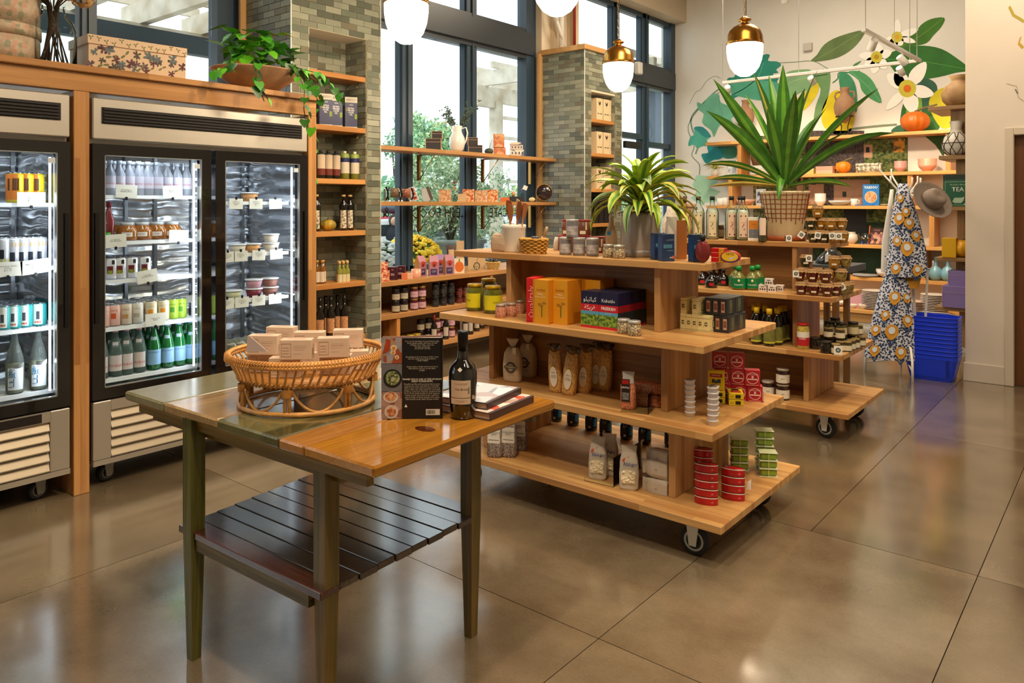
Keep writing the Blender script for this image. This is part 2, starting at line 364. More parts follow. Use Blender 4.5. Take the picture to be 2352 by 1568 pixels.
def column(name,y0,y1,ztop,n0,n1,nz0,nz1,X=-5.024,XB=-5.66,seed=1,zvis=0,side_z=0):
    rnd=random.Random(seed);nd=.28
    mb=MB()
    mb.box(XB,X-nd,y0,y1,0,ztop);mb.box(X-nd,X,y0,n0,0,ztop).box(X-nd,X,n1,y1,0,ztop).box(X-nd,X,n0,n1,nz1,ztop).box(X-nd,X,n0,n1,0,nz0)
    o=struct(name,mb,GROUT)
    F1=tile_field((X,y0,0),(0,1,0),y1-y0,zvis,ztop,[(n0-y0,n1-y0,nz0,nz1)],(1,0,0),rnd)
    S1=tile_field((XB,y0,0),(1,0,0),X-XB,max(zvis,side_z),ztop,[],(0,-1,0),rnd,.3)
    BK=tile_field((X-nd,n0,0),(0,1,0),n1-n0,nz0,nz1,[],(1,0,0),rnd,.2)
    SD=tile_field((X-nd,n1,0),(1,0,0),nd,nz0,nz1,[],(0,-1,0),rnd)
    al=F1+S1;key=lambda t:depth(t[0])/max(t[2],.03)
    al.sort(key=key);big=al[:300];rest=al[300:]+BK+SD
    for loc,rz,wd,k in big:link('tile',tile_me(wd,k),o,loc,(0,0,rz))
    sm=MB()
    for loc,rz,wd,k in rest:
        t=MB().box(0,wd,-.004,.004,0,.0485,.0012);M=Matrix.Translation(loc) @ Matrix.Rotation(rz,4,'Z');sm.cur=k
        sm.add([M @ Vector(v) for v in t.v],t.f)
    q=part('niche_tiles',sm,TC,o);q['kind']='stuff'
    ng=P('#d8d0ba',.4);e=.006
    part('edge_trim',MB().box(X-.003,X+.007,y0-.007,y0+.003,0,ztop).box(X-.003,X+.007,y1-.003,y1+.006,0,ztop),P('#e4e4dc',.35,.3),o)
    part('niche_trim',MB().box(X-.002,X+.006,n0-e,n0,nz0,nz1+e).box(X-.002,X+.006,n1,n1+e,nz0,nz1+e).box(X-.002,X+.006,n0,n1,nz1,nz1+e),P('#d9cba8',.4),o)
    return o
c1=column('column',3.42,4.308,5.18,3.580,4.161,.15,2.932,seed=3,zvis=.40,side_z=2.2)
c2=column('column',7.44,8.263,3.37,7.572,8.109,.3,2.888,seed=5,zvis=.9)
NW=WOOD('Y','Z','#c98f50','#a56a30',.1,.9,.42)
def nshelf(par,y0,y1,z,X=-5.024):part('niche_shelf',MB().box(X-.275,X-.004,y0+.003,y1-.003,z-.042,z,.003),NW,par)
NZ1=[2.615,2.184,1.752,1.325,.90,.455];NZ2=[2.57,2.16,1.73,1.31,.9]
for z in NZ1:nshelf(c1,3.58,4.161,z)
for z in NZ2:nshelf(c2,7.572,8.109,z)
for z in NZ1[:5]:
    for x in (-5.09,-5.22):part('shelf_hook',MB().tube([(x,4.12,z-.043),(x,4.125,z-.07),(x,4.10,z-.092)],.004,5),P('#8c8474',.3,1),c1)
part('column_cap',MB().box(-5.67,-4.99,7.40,8.30,3.37,3.43,.004),WOOD('Y','X','#c9a06a','#ad8048',.1,2),c2)
tag(part('sprinkler_pipe',MB().tube([(-5.52,7.66,3.44),(-5.52,7.66,5.1)],.035,10),P('#e2e2dc',.5)),'white vertical pipe rising above the second tiled column','pipe')
tag(part('pipe_brace',MB().tube([(-5.50,7.75,3.44),(-5.50,7.50,3.85),(-5.52,7.30,4.6)],[.02,.024,.02],8).tube([(-5.50,7.53,3.80),(-5.50,7.47,3.90)],.032,8),P('#dededa',.5)),'thin white diagonal brace rod above the second tiled column','brace')
tag(part('fire_pipe',MB().tube([(-5.5,7.92,3.44),(-5.5,7.92,5.1)],.018,8),P('#8e2a1e',.5)),'dark red pipe rising behind the second tiled column','pipe')
# ================================================================== OUTSIDE
struct('ground_outside',MB().box(-70,-5.96,-30,80,-.6,-.35),P('#9a9a98',.9,noise=.1,nscale=.6))
struct('pavement',MB().box(-9.6,-5.96,-6,14,-.35,-.02),P('#c4beb2',.85,noise=.08,nscale=3))
PW=SPECK('#efe8da','#b8a484',3.0,.3,.8,.8)
pg=thing('pergola','weathered timber pergola with pale rafters outside the windows','pergola',(-7.5,4,-.02))
for k in range(14):
    y=-1.9+k*.75 if k<10 else 10.15+(k-10)*.75
    part('rafter',MB().box(-9.45+7.5,-5.99+7.5,y-4-.05,y-4+.05,3.67,3.93),PW,pg)
for x in (-6.3,-6.9,-7.5,-8.1,-8.7,-9.3):(part('purlin',MB().box(x+7.5-.03,x+7.5+.03,-6.4,.95,3.95,4.06),PW,pg),part('purlin',MB().box(x+7.5-.03,x+7.5+.03,6.0,9.6,3.95,4.06),PW,pg))
for a,b_ in ((-6.5,1.0),(5.9,9.8)):part('beam',MB().box(-9.05+7.5,-8.95+7.5,a,b_,3.40,3.67),PW,pg)
part('steel_beam',MB().box(-8.92+7.5,-8.80+7.5,-6.5,1.0,3.38,3.60),P('#39434c',.5),pg)
for y in (-2.0,1.6,4.3,10.46,12.3):
    part('post',MB().box(-9.09+7.5,-8.91+7.5,y-4-.09,y-4+.09,-.33,3.42),PW,pg)
part('bracket',MB().prism([(0,0),(.55,0),(.55,.35),(.25,.35)],-.06,.06,lambda v:(-1.5+v[2],5.85+v[0],3.3+v[1]*.4)),PW,pg)
for z in (3.12,2.75,2.35,1.95,1.5,1.0):part('slat',MB().box(-1.52,-1.47,6.5,8.3,z,z+.06),PW,pg)
tag(part('roof_eave',MB().box(-9.6,-8.4,15.6,18,4.6,4.9).box(-9.4,-8.6,15.8,18,4.3,4.6).box(-9.1,-8.9,16.2,16.5,3.0,4.3),P('#4a5a68',.6)),'dark stepped eave of a roof seen through the clerestory panes','roof')
def leaves(mb,c,rad,n,size,rnd,ncol,flat=1.0,shell=.55,drop=0):
    for _ in range(n):
        th=rnd.random()*2*PI;cz=rnd.uniform(-1,1);rr=(shell+(1-shell)*rnd.random());s_=math.sqrt(1-cz*cz)
        p=Vector((c[0]+rad[0]*rr*s_*math.cos(th),c[1]+rad[1]*rr*s_*math.sin(th),c[2]+rad[2]*rr*cz))
        a=Vector((rnd.gauss(0,1),rnd.gauss(0,1),rnd.gauss(0,1))).normalized();b=a.cross(Vector((rnd.gauss(0,1),rnd.gauss(0,1),rnd.gauss(0,1)))).normalized()
        s=size*rnd.uniform(.6,1.3);mb.cur=rnd.randrange(ncol)
        mb.add([p-a*s,p+b*s*.35*flat,p+a*s,p-b*s*.35*flat],[(0,1,2,3)])
def tree(px,d,ztop,r,cols,label,name='tree',trunk=True,n=2600,zc=None,ry=None):
    rnd=random.Random(int(px*7+d));dd=dirp(px);c=Vector((dd[0]*d,dd[1]*d,0));zc=zc or ztop-r
    o=thing(name,label,'tree' if name=='tree' else 'shrub',(c.x,c.y,-.35))
    if trunk:part('trunk',MB().tube([(0,0,0),(.1,0,zc*.5),(.3,.1,zc),(.4,0,zc+r*.7)],[.2,.15,.1,.04],7).tube([(.1,0,zc*.5),(-.6,.3,zc+.4)],[.1,.04],6).tube([(.2,0,zc*.7),(.9,-.3,zc+.5)],[.08,.03],6),P('#5a4a3a',.9),o)
    mb=MB()
    for k in range(9):
        a=rnd.random()*2*PI;q=rnd.uniform(.2,.75)*r;leaves(mb,(q*math.cos(a),q*math.sin(a),zc+rnd.uniform(-.55,.55)*(ztop-zc)),(r*.5,r*.5,(ztop-zc)*.45),n//9,.11*math.sqrt(r),rnd,len(cols),1.6,.2)
    f=part('foliage',mb,[P(c,.7) for c in cols],o);f['kind']='stuff';return o
tree(965,54,8.8,2.9,('#9cc494','#b4d098','#86b494','#c4d8a4'),'tall rounded green tree beyond the car park with bare sky around it',n=3600)
tree(1025,60,8.8,1.9,('#c9a070','#d8b48a','#b88f60'),'thin orange tinted autumn tree beside the tall green tree',n=900)
tree(905,62,8.2,1.4,('#8db88c','#6f9a78'),'slender pale green tree seen past the first mullion',n=500)
for i,(px,d,zt,r,lab) in enumerate([(868,30,3.2,2.4,'dense green tree beyond the parked cars by the first column'),(930,45,3.9,1.8,'bushy dark green tree low behind the middle window pane'),
        (1000,34,3.4,2.2,'broad green tree low behind the big planter shrub'),(1085,36,3.1,1.8,'low green tree behind the second window mullion'),(1180,27,2.6,1.4,'yellow green tree beyond the pergola post'),(1225,40,3.6,1.6,'green tree beyond the window jamb by the second column'),
        (1440,30,2.6,2.0,'green tree seen low through the glass door'),(1535,38,2.5,2.2,'low green tree through the last window pane by the mural')]):
    tree(px,d,zt,r,('#d8d890','#c0d088','#a8c48c') if 'yellow' in lab else ('#86b48c','#a4c898','#74a482','#b8d4a8'),lab,n=1800,trunk=True)
def at(px,d,z):dd=dirp(px);return Vector((dd[0]*d,dd[1]*d,z))
p=at(1035,10.6,-.02);pl=thing('zinc_planter','large tapered zinc planter outside the middle window','planter',p,-.5)
part('planter_body',MB().lathe([(.36,0),(.52,1.02),(.56,1.03),(.56,1.08),(.50,1.08),(.48,1.0)],4,a0=PI/4),P('#a4b4bc',.5,.2,noise=.3,nscale=5),pl)
part('soil',MB().box(-.33,.33,-.33,.33,.94,.99),P('#3a2f25',.9),pl)
rnd=random.Random(4);sh=thing('olive_shrub','feathery silver green shrub growing from the zinc planter','shrub',p+Vector((0,0,1.0)))
mb=MB()
for k in range(26):
    a=rnd.random()*2*PI;q=rnd.uniform(.1,.55);mb.tube([(0,0,-.02),(q*.5*math.cos(a),q*.5*math.sin(a),.5),(q*1.3*math.cos(a),q*1.3*math.sin(a),rnd.uniform(.7,1.15))],[.012,.008,.003],4)
part('stem',mb,P('#6a6350',.8),sh)['kind']='stuff'
mb=MB()
for k in range(44):
    a=rnd.random()*2*PI;q=rnd.uniform(.1,.75);leaves(mb,(q*math.cos(a),q*math.sin(a),rnd.uniform(.05,1.1)),(.24,.24,.2),130,.042,rnd,4,.9,.1)
part('foliage',mb,[P(c,.6) for c in ('#c4d8b8','#98b492','#dce8d2','#86a480')],sh)['kind']='stuff'
q2=at(1120,12.4,-.02);s2=thing('olive_shrub','silver green shrub beside the pergola post','shrub',q2);mb=MB()
for k in range(26):
    a=rnd.random()*2*PI;q=rnd.uniform(.1,.45);leaves(mb,(q*math.cos(a),q*math.sin(a),rnd.uniform(.3,2.0)),(.24,.24,.2),110,.045,rnd,4,.9,.1)
part('foliage',mb,[P(c,.6) for c in ('#c4d8b8','#98b492','#dce8d2','#86a480')],s2)['kind']='stuff'
def mum(px,d,zc,r,cols,label,cat='flowers'):
    c=at(px,d,-.02);o=thing('potted_chrysanthemum',label,cat,c);rnd=random.Random(px)
    part('pot',MB().lathe([(r*.45,0),(r*.6,zc-r*.45),(r*.64,zc-r*.4)],16),P('#4b4f52',.6),o)
    part('leaf_mound',MB().ball((0,0,zc),r*.95,16,9,sz=.85),P('#4f6b3a',.8,noise=.3,nscale=30),o)
    mb=MB()
    for k in range(950):
        th=rnd.random()*2*PI;cz=rnd.uniform(-.35,1);s_=math.sqrt(max(0,1-cz*cz));p0=(r*s_*math.cos(th),r*s_*math.sin(th),zc+r*.85*cz);q=r*.08*rnd.uniform(.7,1.2);mb.cur=rnd.randrange(len(cols));mb.ico(p0,q,q,q*.7,.5,rnd)
    part('blossoms',mb,[P(x,.6) for x in cols],o)['kind']='stuff'
mum(858,8.6,.82,.40,('#f2f4f6','#dfe6ea','#c9d6d2'),'mound of white chrysanthemums outside by the first column')
mum(946,9.6,.84,.38,('#f2c81c','#ffe14a','#d9a80e'),'mound of yellow chrysanthemums outside behind the first mullion')
mb=MB();rnd=random.Random(11);hd=thing('flowering_hedge','low pinkish green hedge between the flowers and the car park','hedge',at(925,12.2,-.3))
for k in range(26):leaves(mb,(rnd.uniform(-1.4,1.6),rnd.uniform(-.2,.5)+rnd.uniform(-.9,1.2)*.8,rnd.uniform(.3,1.0)),(.35,.35,.25),90,.06,rnd,4,1.2,.1)
part('foliage',mb,[P(c,.7) for c in ('#7e9a64','#94a878','#c9a8a4','#688452')],hd)['kind']='stuff'
def car(px,d,hexc,label,rz=.6,box=False):
    c=at(px,d,-.35);o=thing('car',label,'car',c,rz)
    pts=[(-2.2,.35),(-2.25,.75),(-1.9,.95),(-1.1,1.02),(-.45,1.55),(1.3,1.58),(2.0,1.05),(2.2,.9),(2.25,.35)]
    part('car_body',MB().prism(pts,-.85,.85,lambda v:(v[0],v[2]*(1 if v[1]<1.05 else .86),v[1])),P(hexc,.25,coat=.5),o)
    for s in (-1,1):part('side_window',MB().prism([(-.95,1.06),(-.4,1.48),(1.2,1.5),(1.7,1.08)],0,.02,lambda v:(v[0],s*(.80+v[2]-(v[1]-1.05)*.1),v[1])),P('#25313a',.1,spec=.8),o)
    part('windscreen',MB().add([(-1.12,-.74,1.05),(-.5,-.68,1.52),(-.5,.68,1.52),(-1.12,.74,1.05)],[(0,1,2,3)]),P('#2b3b46',.1,spec=.8),o)
    for x in (-1.45,1.45):
        for s in (-1,1):
            wmb=MB();wmb.lathe([(.0,-.1),(.33,-.1),(.35,0),(.33,.1),(0,.1)],16);t=part('wheel',wmb,P('#1b1b1b',.7),o,(x,s*.82,.34),(PI/2,0,0))
    if box:part('roof_box',MB().ball((.3,0,1.8),.9,16,8,sz=.22,sy=.45),P('#53606a',.35),o)
car(900,21,'#b3202a','red car with a grey roof box in the car park',.5,True);car(1012,26,'#b83a2c','red car mostly hidden behind the planter shrub',.9)
car(862,15.6,'#e8ecef','white car parked by the first column',1.2);car(1150,23,'#3f6ea8','blue car beyond the pergola post',.8);car(1060,19,'#c9ced2','silver car behind the second pane',.4)
def person(px,d):
    c=at(px,d,-.35);o=thing('person','person with long dark hair in a dark coat walking past the cars','person',c,1.0)
    bm=bmesh.new();me=bpy.data.meshes.new('body')
    J={'pel':(0,0,.88,.15),'wa':(0,0,1.02,.13),'ch':(0,0,1.25,.155),'nk':(0,-.01,1.43,.055),'hd':(0,-.03,1.56,.085),'tp':(0,-.03,1.64,.06),
         'sl':(.17,0,1.36,.065),'el':(.22,.02,1.12,.045),'hl':(.2,-.14,.96,.033),'sr':(-.17,0,1.36,.065),'er':(-.24,-.02,1.13,.045),'hr':(-.2,-.2,1.05,.033),
         'kl':(.09,-.04,.48,.07),'fl':(.09,.02,.08,.045),'tl':(.09,-.1,.03,.035),'kr':(-.09,-.12,.48,.07),'fr':(-.09,-.12,.08,.045),'tr':(-.09,-.24,.03,.035)}
    E=[('pel','wa'),('wa','ch'),('ch','nk'),('nk','hd'),('hd','tp'),('ch','sl'),('sl','el'),('el','hl'),('ch','sr'),('sr','er'),('er','hr'),('pel','kl'),('kl','fl'),('fl','tl'),('pel','kr'),('kr','fr'),('fr','tr')]
    ix={};vs_=[]
    for k,v in J.items():ix[k]=len(vs_);vs_.append(v[:3])
    me.from_pydata(vs_,[(ix[a],ix[b]) for a,b in E],[]);b=link('body',me,o)
    sk=b.modifiers.new('skin','SKIN');me.skin_vertices
    for k,v in J.items():me.skin_vertices[0].data[ix[k]].radius=(v[3],v[3])
    me.skin_vertices[0].data[0].use_root=True
    ss=b.modifiers.new('ss','SUBSURF');ss.levels=1;ss.render_levels=1;me.materials.append(P('#2f3136',.8))
    part('coat',MB().lathe([(.27,.62),(.24,.8),(.19,1.02),(.21,1.25),(.15,1.40),(.07,1.44)],14,sy=.75),P('#2a2d35',.85),o)
    part('hair',MB().lathe([(.07,1.2),(.1,1.35),(.11,1.55),(.09,1.66),(0,1.7)],12,c=(0,.03,0),sy=.85),P('#3a2a20',.7),o)
    part('face',MB().ball((0,-.06,1.55),.075,10,8,sz=1.2),P('#c79a80',.6),o)
person(905,15)
# ================================================================== FURNITURE
GW=WOOD('X','Y','#d2a568','#a87440');GV=WOOD('Z','Y','#cda06a','#9b6b3c',.038,.9);GB=WOOD('X','Z','#b98a52','#7d5430',.06,.8)
def caster(par,x,y,z0,r=.066,name='caster',fork='#dcdcd6',rot=0,tyre='#1d1f20',rim='#b9b9b4'):
    zc=r;p_=part(name,MB().box(-.045,.045,-.04,.04,z0-.008,z0).prism([(-.03,z0-.008),(.03,z0-.008),(.016,zc-.018),(-.016,zc-.018)],-.036,-.030,lambda v:(v[0],v[2],v[1])).prism([(-.03,z0-.008),(.03,z0-.008),(.016,zc-.018),(-.016,zc-.018)],.030,.036,lambda v:(v[0],v[2],v[1])),P(fork,.35,.3),par,(x,y,0),(0,0,rot))
    part('wheel',MB().lathe([(r*.68,-.02),(r*.94,-.02),(r,-.011),(r,.011),(r*.94,.02),(r*.68,.02)],22),P(tyre,.6),p_,(0,0,zc),(PI/2,0,0))
    part('wheel_rim',MB().lathe([(0,-.024),(r*.2,-.024),(r*.22,-.014),(r*.5,-.014),(r*.55,-.021),(r*.69,-.021),(r*.69,.021),(r*.55,.021),(r*.5,.014),(r*.22,.014),(r*.2,.024),(0,.024)],20),P(rim,.4,.3),p_,(0,0,zc),(PI/2,0,0))
    return p_
def gondola(label,S,ends,back,group=None):
    xs_=[v for s in S for v in s[0:2]];cx,cy=(S[0][0]+S[0][1])/2,(S[0][2]+S[0][3])/2
    g=thing('display_gondola',label,'shelving',(cx,cy,0))
    o=lambda a,b,c,d:(a-cx,b-cx,c-cy,d-cy)
    for (x0,x1,y0,y1,z0,z1) in S:part('shelf_board',MB().box(*o(x0,x1,y0,y1),z0,z1,.003),GW,g)
    for (xl,xr,y0,y1,z0,z1) in ends:
        for x in (xl-.0345,xr-.0345):part('end_panel',MB().box(*o(x,x+.034,y0,y1),z0+.0005,z1-.0005,.002),GV,g)
    for (x0,x1,y0,y1,z0,z1) in back:part('back_panel',MB().box(*o(x0,x1,y0,y1),z0+.001,z1-.001),GB,g)
    s=S[0]
    for x in (s[0]+.15,s[1]-.17):
        for y in (s[2]+.11,s[3]-.13):caster(g,x-cx,y-cy,s[4],rot=random.uniform(-.15,.15))
    return g
T=.034
G1S=[(-3.0,-1.336,2.993,3.955,.166,.201),(-3.025,-1.39,3.025,3.87,.5345,.5695),(-3.025,-1.43,3.025,3.87,.904,.939),(-3.057,-1.497,3.175,3.70,1.245,1.279)]
G1E=[(-2.77,-1.629,3.15,3.74,.201,.5345),(-2.78,-1.70,3.21,3.716,.5695,.904),(-2.66,-1.74,3.217,3.62,.939,1.245)]
gondola('stepped oak display shelf on casters behind the rustic table',G1S,G1E,[(-2.77,-1.735,3.43,3.46,.5695,.904),(-2.66,-1.775,3.40,3.43,.939,1.245)])
G2S=[(-3.1,-1.42,5.10,5.99,.166,.201),(-3.1,-1.465,5.11,5.88,.5345,.5695),(-3.1,-1.518,5.12,5.77,.904,.939),(-3.1,-1.61,5.345,5.795,1.245,1.279)]
G2E=[(-2.85,-1.724,5.267,5.83,.201,.5345),(-2.85,-1.803,5.28,5.76,.5695,.904),(-2.85,-1.833,5.36,5.70,.939,1.245)]
gondola('stepped oak display shelf on casters with the tall striped plant',G2S,G2E,[(-2.85,-1.76,5.55,5.58,.201,.5345),(-2.85,-1.84,5.53,5.56,.5695,.904),(-2.85,-1.87,5.53,5.56,.939,1.245)])
g3=thing('display_tower','oak display tower half hidden behind the white partition','shelving',(-1.2,9.25,0))
for x,z in [(-1.70,2.57),(-1.60,2.05),(-1.585,1.52),(-1.625,.99),(-1.64,.475)]:part('shelf_board',MB().box(x+1.2,.5,-.28,.42,z-.04,z,.003),WOOD('X','Y','#b08a5a','#7d5a36'),g3)
for x,za,zb in [(-1.52,2.05,2.53),(-1.47,1.52,2.01),(-1.46,.99,1.48),(-1.47,.475,.95),(-1.44,.04,.435)]:
    part('end_panel',MB().box(x+1.2,x+1.235,-.1,.3,za+.001,zb-.001).box(x+1.235,.45,-.1,-.07,za+.001,zb-.001),WOOD('Z','X','#b08a5a','#7d5a36',.04,.9),g3)
part('plinth',MB().box(-.30,.5,-.18,.36,0,.04),P('#cfcabf',.6),g3)
bs=thing('wall_shelving','long honey oak shelving with staggered uprights on the mural wall','shelving',(-3.0,10.9,0))
BSW=WOOD('X','Y','#e0aa62','#bd8442',.04,1.2)
YF=10.74
def bz(px,py):return onY(px,py,YF)[0].z
BX0=onY(1620,330,YF)[0].x;BX1=onY(2182,300,YF)[0].x
ZB=[bz(1900,312),bz(1900,398),bz(1900,472),bz(1900,559),bz(2050,640)]
xl=[onY(p,400,YF)[0].x for p in (1620,1623,1622,1830,1870)]
for x0,z in zip(xl,ZB):part('shelf_board',MB().box(x0+3,-1.25+3,YF-10.9,.21,z-.045,z,.003),BSW,bs)
def upright(px,k0,k1):
    x=onY(px,400,YF+.02)[0].x;part('upright',MB().box(x+3-.03,x+3+.03,YF+.02-10.9,.2,ZB[k1]+.001,ZB[k0]-.046,.002),WOOD('Z','X','#dda35c','#b87e40',.05,.9),bs)
for px,a,b2 in [(1698,0,1),(1677,1,2),(2178,0,1),(2090,1,2),(2140,2,3),(2120,3,4),(1900,3,4),(1760,2,3)]:upright(px,a,b2)
YP=10.02
bp=thing('low_display_platform','low deep oak platform with white plinth under the wall shelving','platform',(-2.6,10.55,0))
zp=onY(2000,713,YP)[0].z
part('platform_top',MB().box(-3.6+2.6,-.9+2.6,YP-10.55,.55,zp-.045,zp,.003),BSW,bp);part('platform_front',MB().box(-3.55+2.6,-.9+2.6,YP+.03-10.55,.5,.075,zp-.046),WOOD('X','Z','#d2a568','#a97e48',.12,1),bp)
part('plinth',MB().box(-3.55+2.6,-.9+2.6,YP+.05-10.55,.5,0,.075),P('#dcdad4',.6),bp)
WW=WOOD('Y','X','#c4915a','#986838',.04,1.0)
def winshelf(z,lab,x0=-5.70,x1=-5.43):
    s=thing('window_shelf',lab,'shelf',(x0,5.9,z));part('shelf_board',MB().box(0,x1-x0,4.315-5.9,7.435-5.9,-.04,0,.003),WW,s)
    for y in (5.40,6.385,7.25):
        part('bracket',MB().tube([(.02,y-5.9,-.05),(.02,y-5.9,-.30),(.24,y-5.9,-.055),(.02,y-5.9,-.05)],.0075,5).box(-.012,.025,y-5.91,y-5.89,-.31,-.045),P('#b98f52',.3,.9),s)
    return s
ZW1,ZW2=2.097,1.570
winshelf(ZW1,'upper oak shelf on brass brackets across the middle window');winshelf(ZW2,'lower oak shelf on brass brackets across the middle window')
ss_=thing('sill_shelving','oak sill counter with two jar shelves beneath the middle window','shelving',(-5.35,5.87,0))
XF=-5.08;ZS=.865;ZJ1=.572;ZJ2=.25
for z,n in ((ZS,'counter_board'),(ZJ1,'shelf_board'),(ZJ2,'shelf_board')):part(n,MB().box(-.345,XF+5.35,4.315-5.87,7.435-5.87,z-.045,z,.003),WW,ss_)
for y,a,b in ((4.36,ZJ1,ZS),(4.58,ZJ2,ZJ1),(5.85,ZJ1,ZS),(6.1,ZJ2,ZJ1),(7.40,ZJ1,ZS),(4.34,0,ZJ2),(7.40,0,ZJ1)):part('divider',MB().box(-.34,XF+5.34,y-5.87-.02,y-5.87+.02,a+.001,b-.046),WOOD('Z','X','#c98a4a','#9f622c',.04,1.0),ss_)
XD=-4.34
STEEL=P('#dcd6cc',.38,.9);STEELD=P('#a8a39c',.4,.9);BLK=P('#0e0e10',.12,spec=.7,coat=.6);DARK=P('#08080a',.5)
def wavy():
    m,t,b=newmat('brushed_liner');N=t.nodes.new;L=t.links.new
    b.inputs['Base Color'].default_value=(.62,.64,.68,1);b.inputs['Metallic'].default_value=1;b.inputs['Roughness'].default_value=.22
    tc=N('ShaderNodeTexCoord');wv=N('ShaderNodeTexWave');wv.bands_direction='Z';wv.inputs['Scale'].default_value=3.2;wv.inputs['Distortion'].default_value=2.2;wv.inputs['Detail Scale'].default_value=1.3
    L(tc.outputs['Object'],wv.inputs[0]);bp_=N('ShaderNodeBump');bp_.inputs['Strength'].default_value=.5;bp_.inputs['Distance'].default_value=.03
    L(wv.outputs['Fac'],bp_.inputs['Height']);L(bp_.outputs[0],b.inputs['Normal']);return m
LINER=wavy();DG=THIN('#f2f6f6',.07)
LED=P('#eef4ff',.5,em=4.5)
def fridge(label,y0,y1,doors,shelves,seed):
    f=thing('glass_door_refrigerator',label,'refrigerator',(XD-.37,(y0+y1)/2,0));ox,oy=XD-.37,(y0+y1)/2
    X=lambda a:a-ox;Y=lambda a:a-oy
    zb,zt=.13,2.125;xb=XD-.74;xf=XD-.06
    B=lambda mb,x0,x1,ya,yb,z0,z1,ch=0:mb.box(X(x0),X(x1),Y(ya),Y(yb),z0,z1,ch)
    mb=MB();B(mb,xb,xf,y0,y0+.03,zb,zt);B(mb,xb,xf,y1-.03,y1,zb,zt);B(mb,xb,xf,y0+.03,y1-.03,1.88,zt);B(mb,xb,xf,y0+.03,y1-.03,zb,.50)
    part('cabinet',mb,STEELD,f)
    mb=MB();B(mb,xb,xb+.03,y0+.03,y1-.03,.50,1.88);B(mb,xb+.03,xf-.01,y0+.03,y0+.034,.50,1.88);B(mb,xb+.03,xf-.01,y1-.034,y1-.03,.50,1.88)
    part('liner',mb,LINER,f)
    mb=MB();B(mb,xf,XD,y0+.004,y1-.004,1.90,zt,.006);hp=part('head_panel',mb,STEEL,f)
    mb=MB();B(mb,XD-.004,XD+.004,y0+.05,y1-.05,1.985,2.075);vg=part('vent_grille',mb,P('#151416',.5),f)
    for k in range(5):mb=MB();z=1.992+k*.017;B(mb,XD+.002,XD+.012,y0+.058,y1-.058,z,z+.008);part('vent_slat',mb,P('#2a2728',.4),vg)
    for (a,b_) in doors:
        gy0,gy1,gz0,gz1=a+.062,b_-.062,.545,1.815
        mb=MB()
        for q in ((a,gy0,.485,1.875),(gy1,b_,.485,1.875),(gy0,gy1,.485,gz0),(gy0,gy1,gz1,1.875)):B(mb,XD-.055,XD,q[0],q[1],q[2],q[3])
        d=part('door',mb,BLK,f)
        mb=MB()
        for q in ((gy0,gy0+.004,gz0,gz1),(gy1-.004,gy1,gz0,gz1),(gy0,gy1,gz0,gz0+.004),(gy0,gy1,gz1-.004,gz1)):B(mb,XD-.02,XD+.002,*q)
        part('door_trim',mb,P('#b8bcc0',.3,.8),d)
        mb=MB();B(mb,XD-.016,XD-.012,gy0,gy1,gz0,gz1);part('glass',mb,DG,d)
        mb=MB();B(mb,XD-.001,XD+.003,gy1-.045,gy1-.012,gz1-.055,gz1-.028);part('sticker',mb,P('#c9d2d6',.5),d)
        mb=MB();B(mb,XD-.085,XD-.075,gy1-.012,gy1-.004,gz0+.02,gz1-.02);part('led_strip',mb,LED,d)
        mb=MB();B(mb,XD-.085,XD-.075,gy0+.004,gy0+.010,gz0+.02,gz1-.02);part('led_strip',mb,P('#eef4ff',.5,em=1.5),d)
        mb=MB();B(mb,XD-.001,XD+.012,a+.010 if a<(y0+y1)/2-.1 else b_-.03,(a+.030 if a<(y0+y1)/2-.1 else b_-.010),.9,1.5);part('door_grip',mb,P('#141416',.3),d)
    mb=MB();B(mb,xf-.02,XD-.03,y0+.01,y1-.01,zb+.005,.478);part('grille_back',mb,DARK,f)
    mb=MB();B(mb,XD-.03,XD+.004,y0+.006,y0+.10,zb+.03,.475,.004);B(mb,XD-.03,XD+.004,y1-.10,y1-.006,zb+.03,.475,.004);B(mb,XD-.03,XD+.002,y0+.10,y1-.10,.42,.475);B(mb,XD-.03,XD+.006,y0+.006,y1-.006,zb,zb+.028)
    part('grille_frame',mb,STEEL,f)
    for k in range(5):
        z=zb+.033+k*.052;mb=MB().prism([(XD-.020,z+.044),(XD-.016,z+.046),(XD+.003,z+.006),(XD+.003,z),(XD-.002,z)],y0+.102,y1-.102,lambda v:(X(v[0]),Y(v[2]),v[1]));part('louvre',mb,P('#b5a894',.45,.8),f)
    for y in (y0+.12,y1-.12):
        for x in (XD-.12,XD-.62):caster(f,X(x),Y(y),zb,.05,fork='#8d8b86',tyre='#222222',rim='#77736c',rot=PI/2+.2)
    if seed==1:mb=MB();B(mb,XD+.002,XD+.006,y1-.42,y1-.14,.425,.47);part('display_panel',mb,P('#26211f',.2),f)
    for (a,b_,zs) in shelves:
        for z in zs:
            mb=MB();B(mb,XD-.175,XD-.160,a,b_,z-.022,z-.001);s=part('shelf',mb,P('#e8ecf2',.35),f)
            mb=MB()
            for k in range(18):x=XD-.18-k*.028;B(mb,x-.003,x,a,b_,z-.008,z-.002)
            for k in range(4):y=a+(b_-a)*(k+.5)/4;B(mb,XD-.68,XD-.17,y-.003,y+.003,z-.012,z-.008)
            w_=part('wire_grid',mb,P('#e4e8ee',.4),s)
        for y in ((a+b_)/2-.1,(a+b_)/2+.12,b_-.02):
            mb=MB();B(mb,xb+.03,xb+.045,y-.01,y+.01,.52,1.86);part('shelf_standard',mb,P('#9ba0a6',.3,1),f)
    return f
D1=(1.712,2.392);D2=(2.420,3.083);D0=(.93,1.602)
SH1=[1.575,1.300,1.075,.82,.545];SH2=[1.535,1.215,.905,.56];SH0=[1.535,1.175,.855,.545]
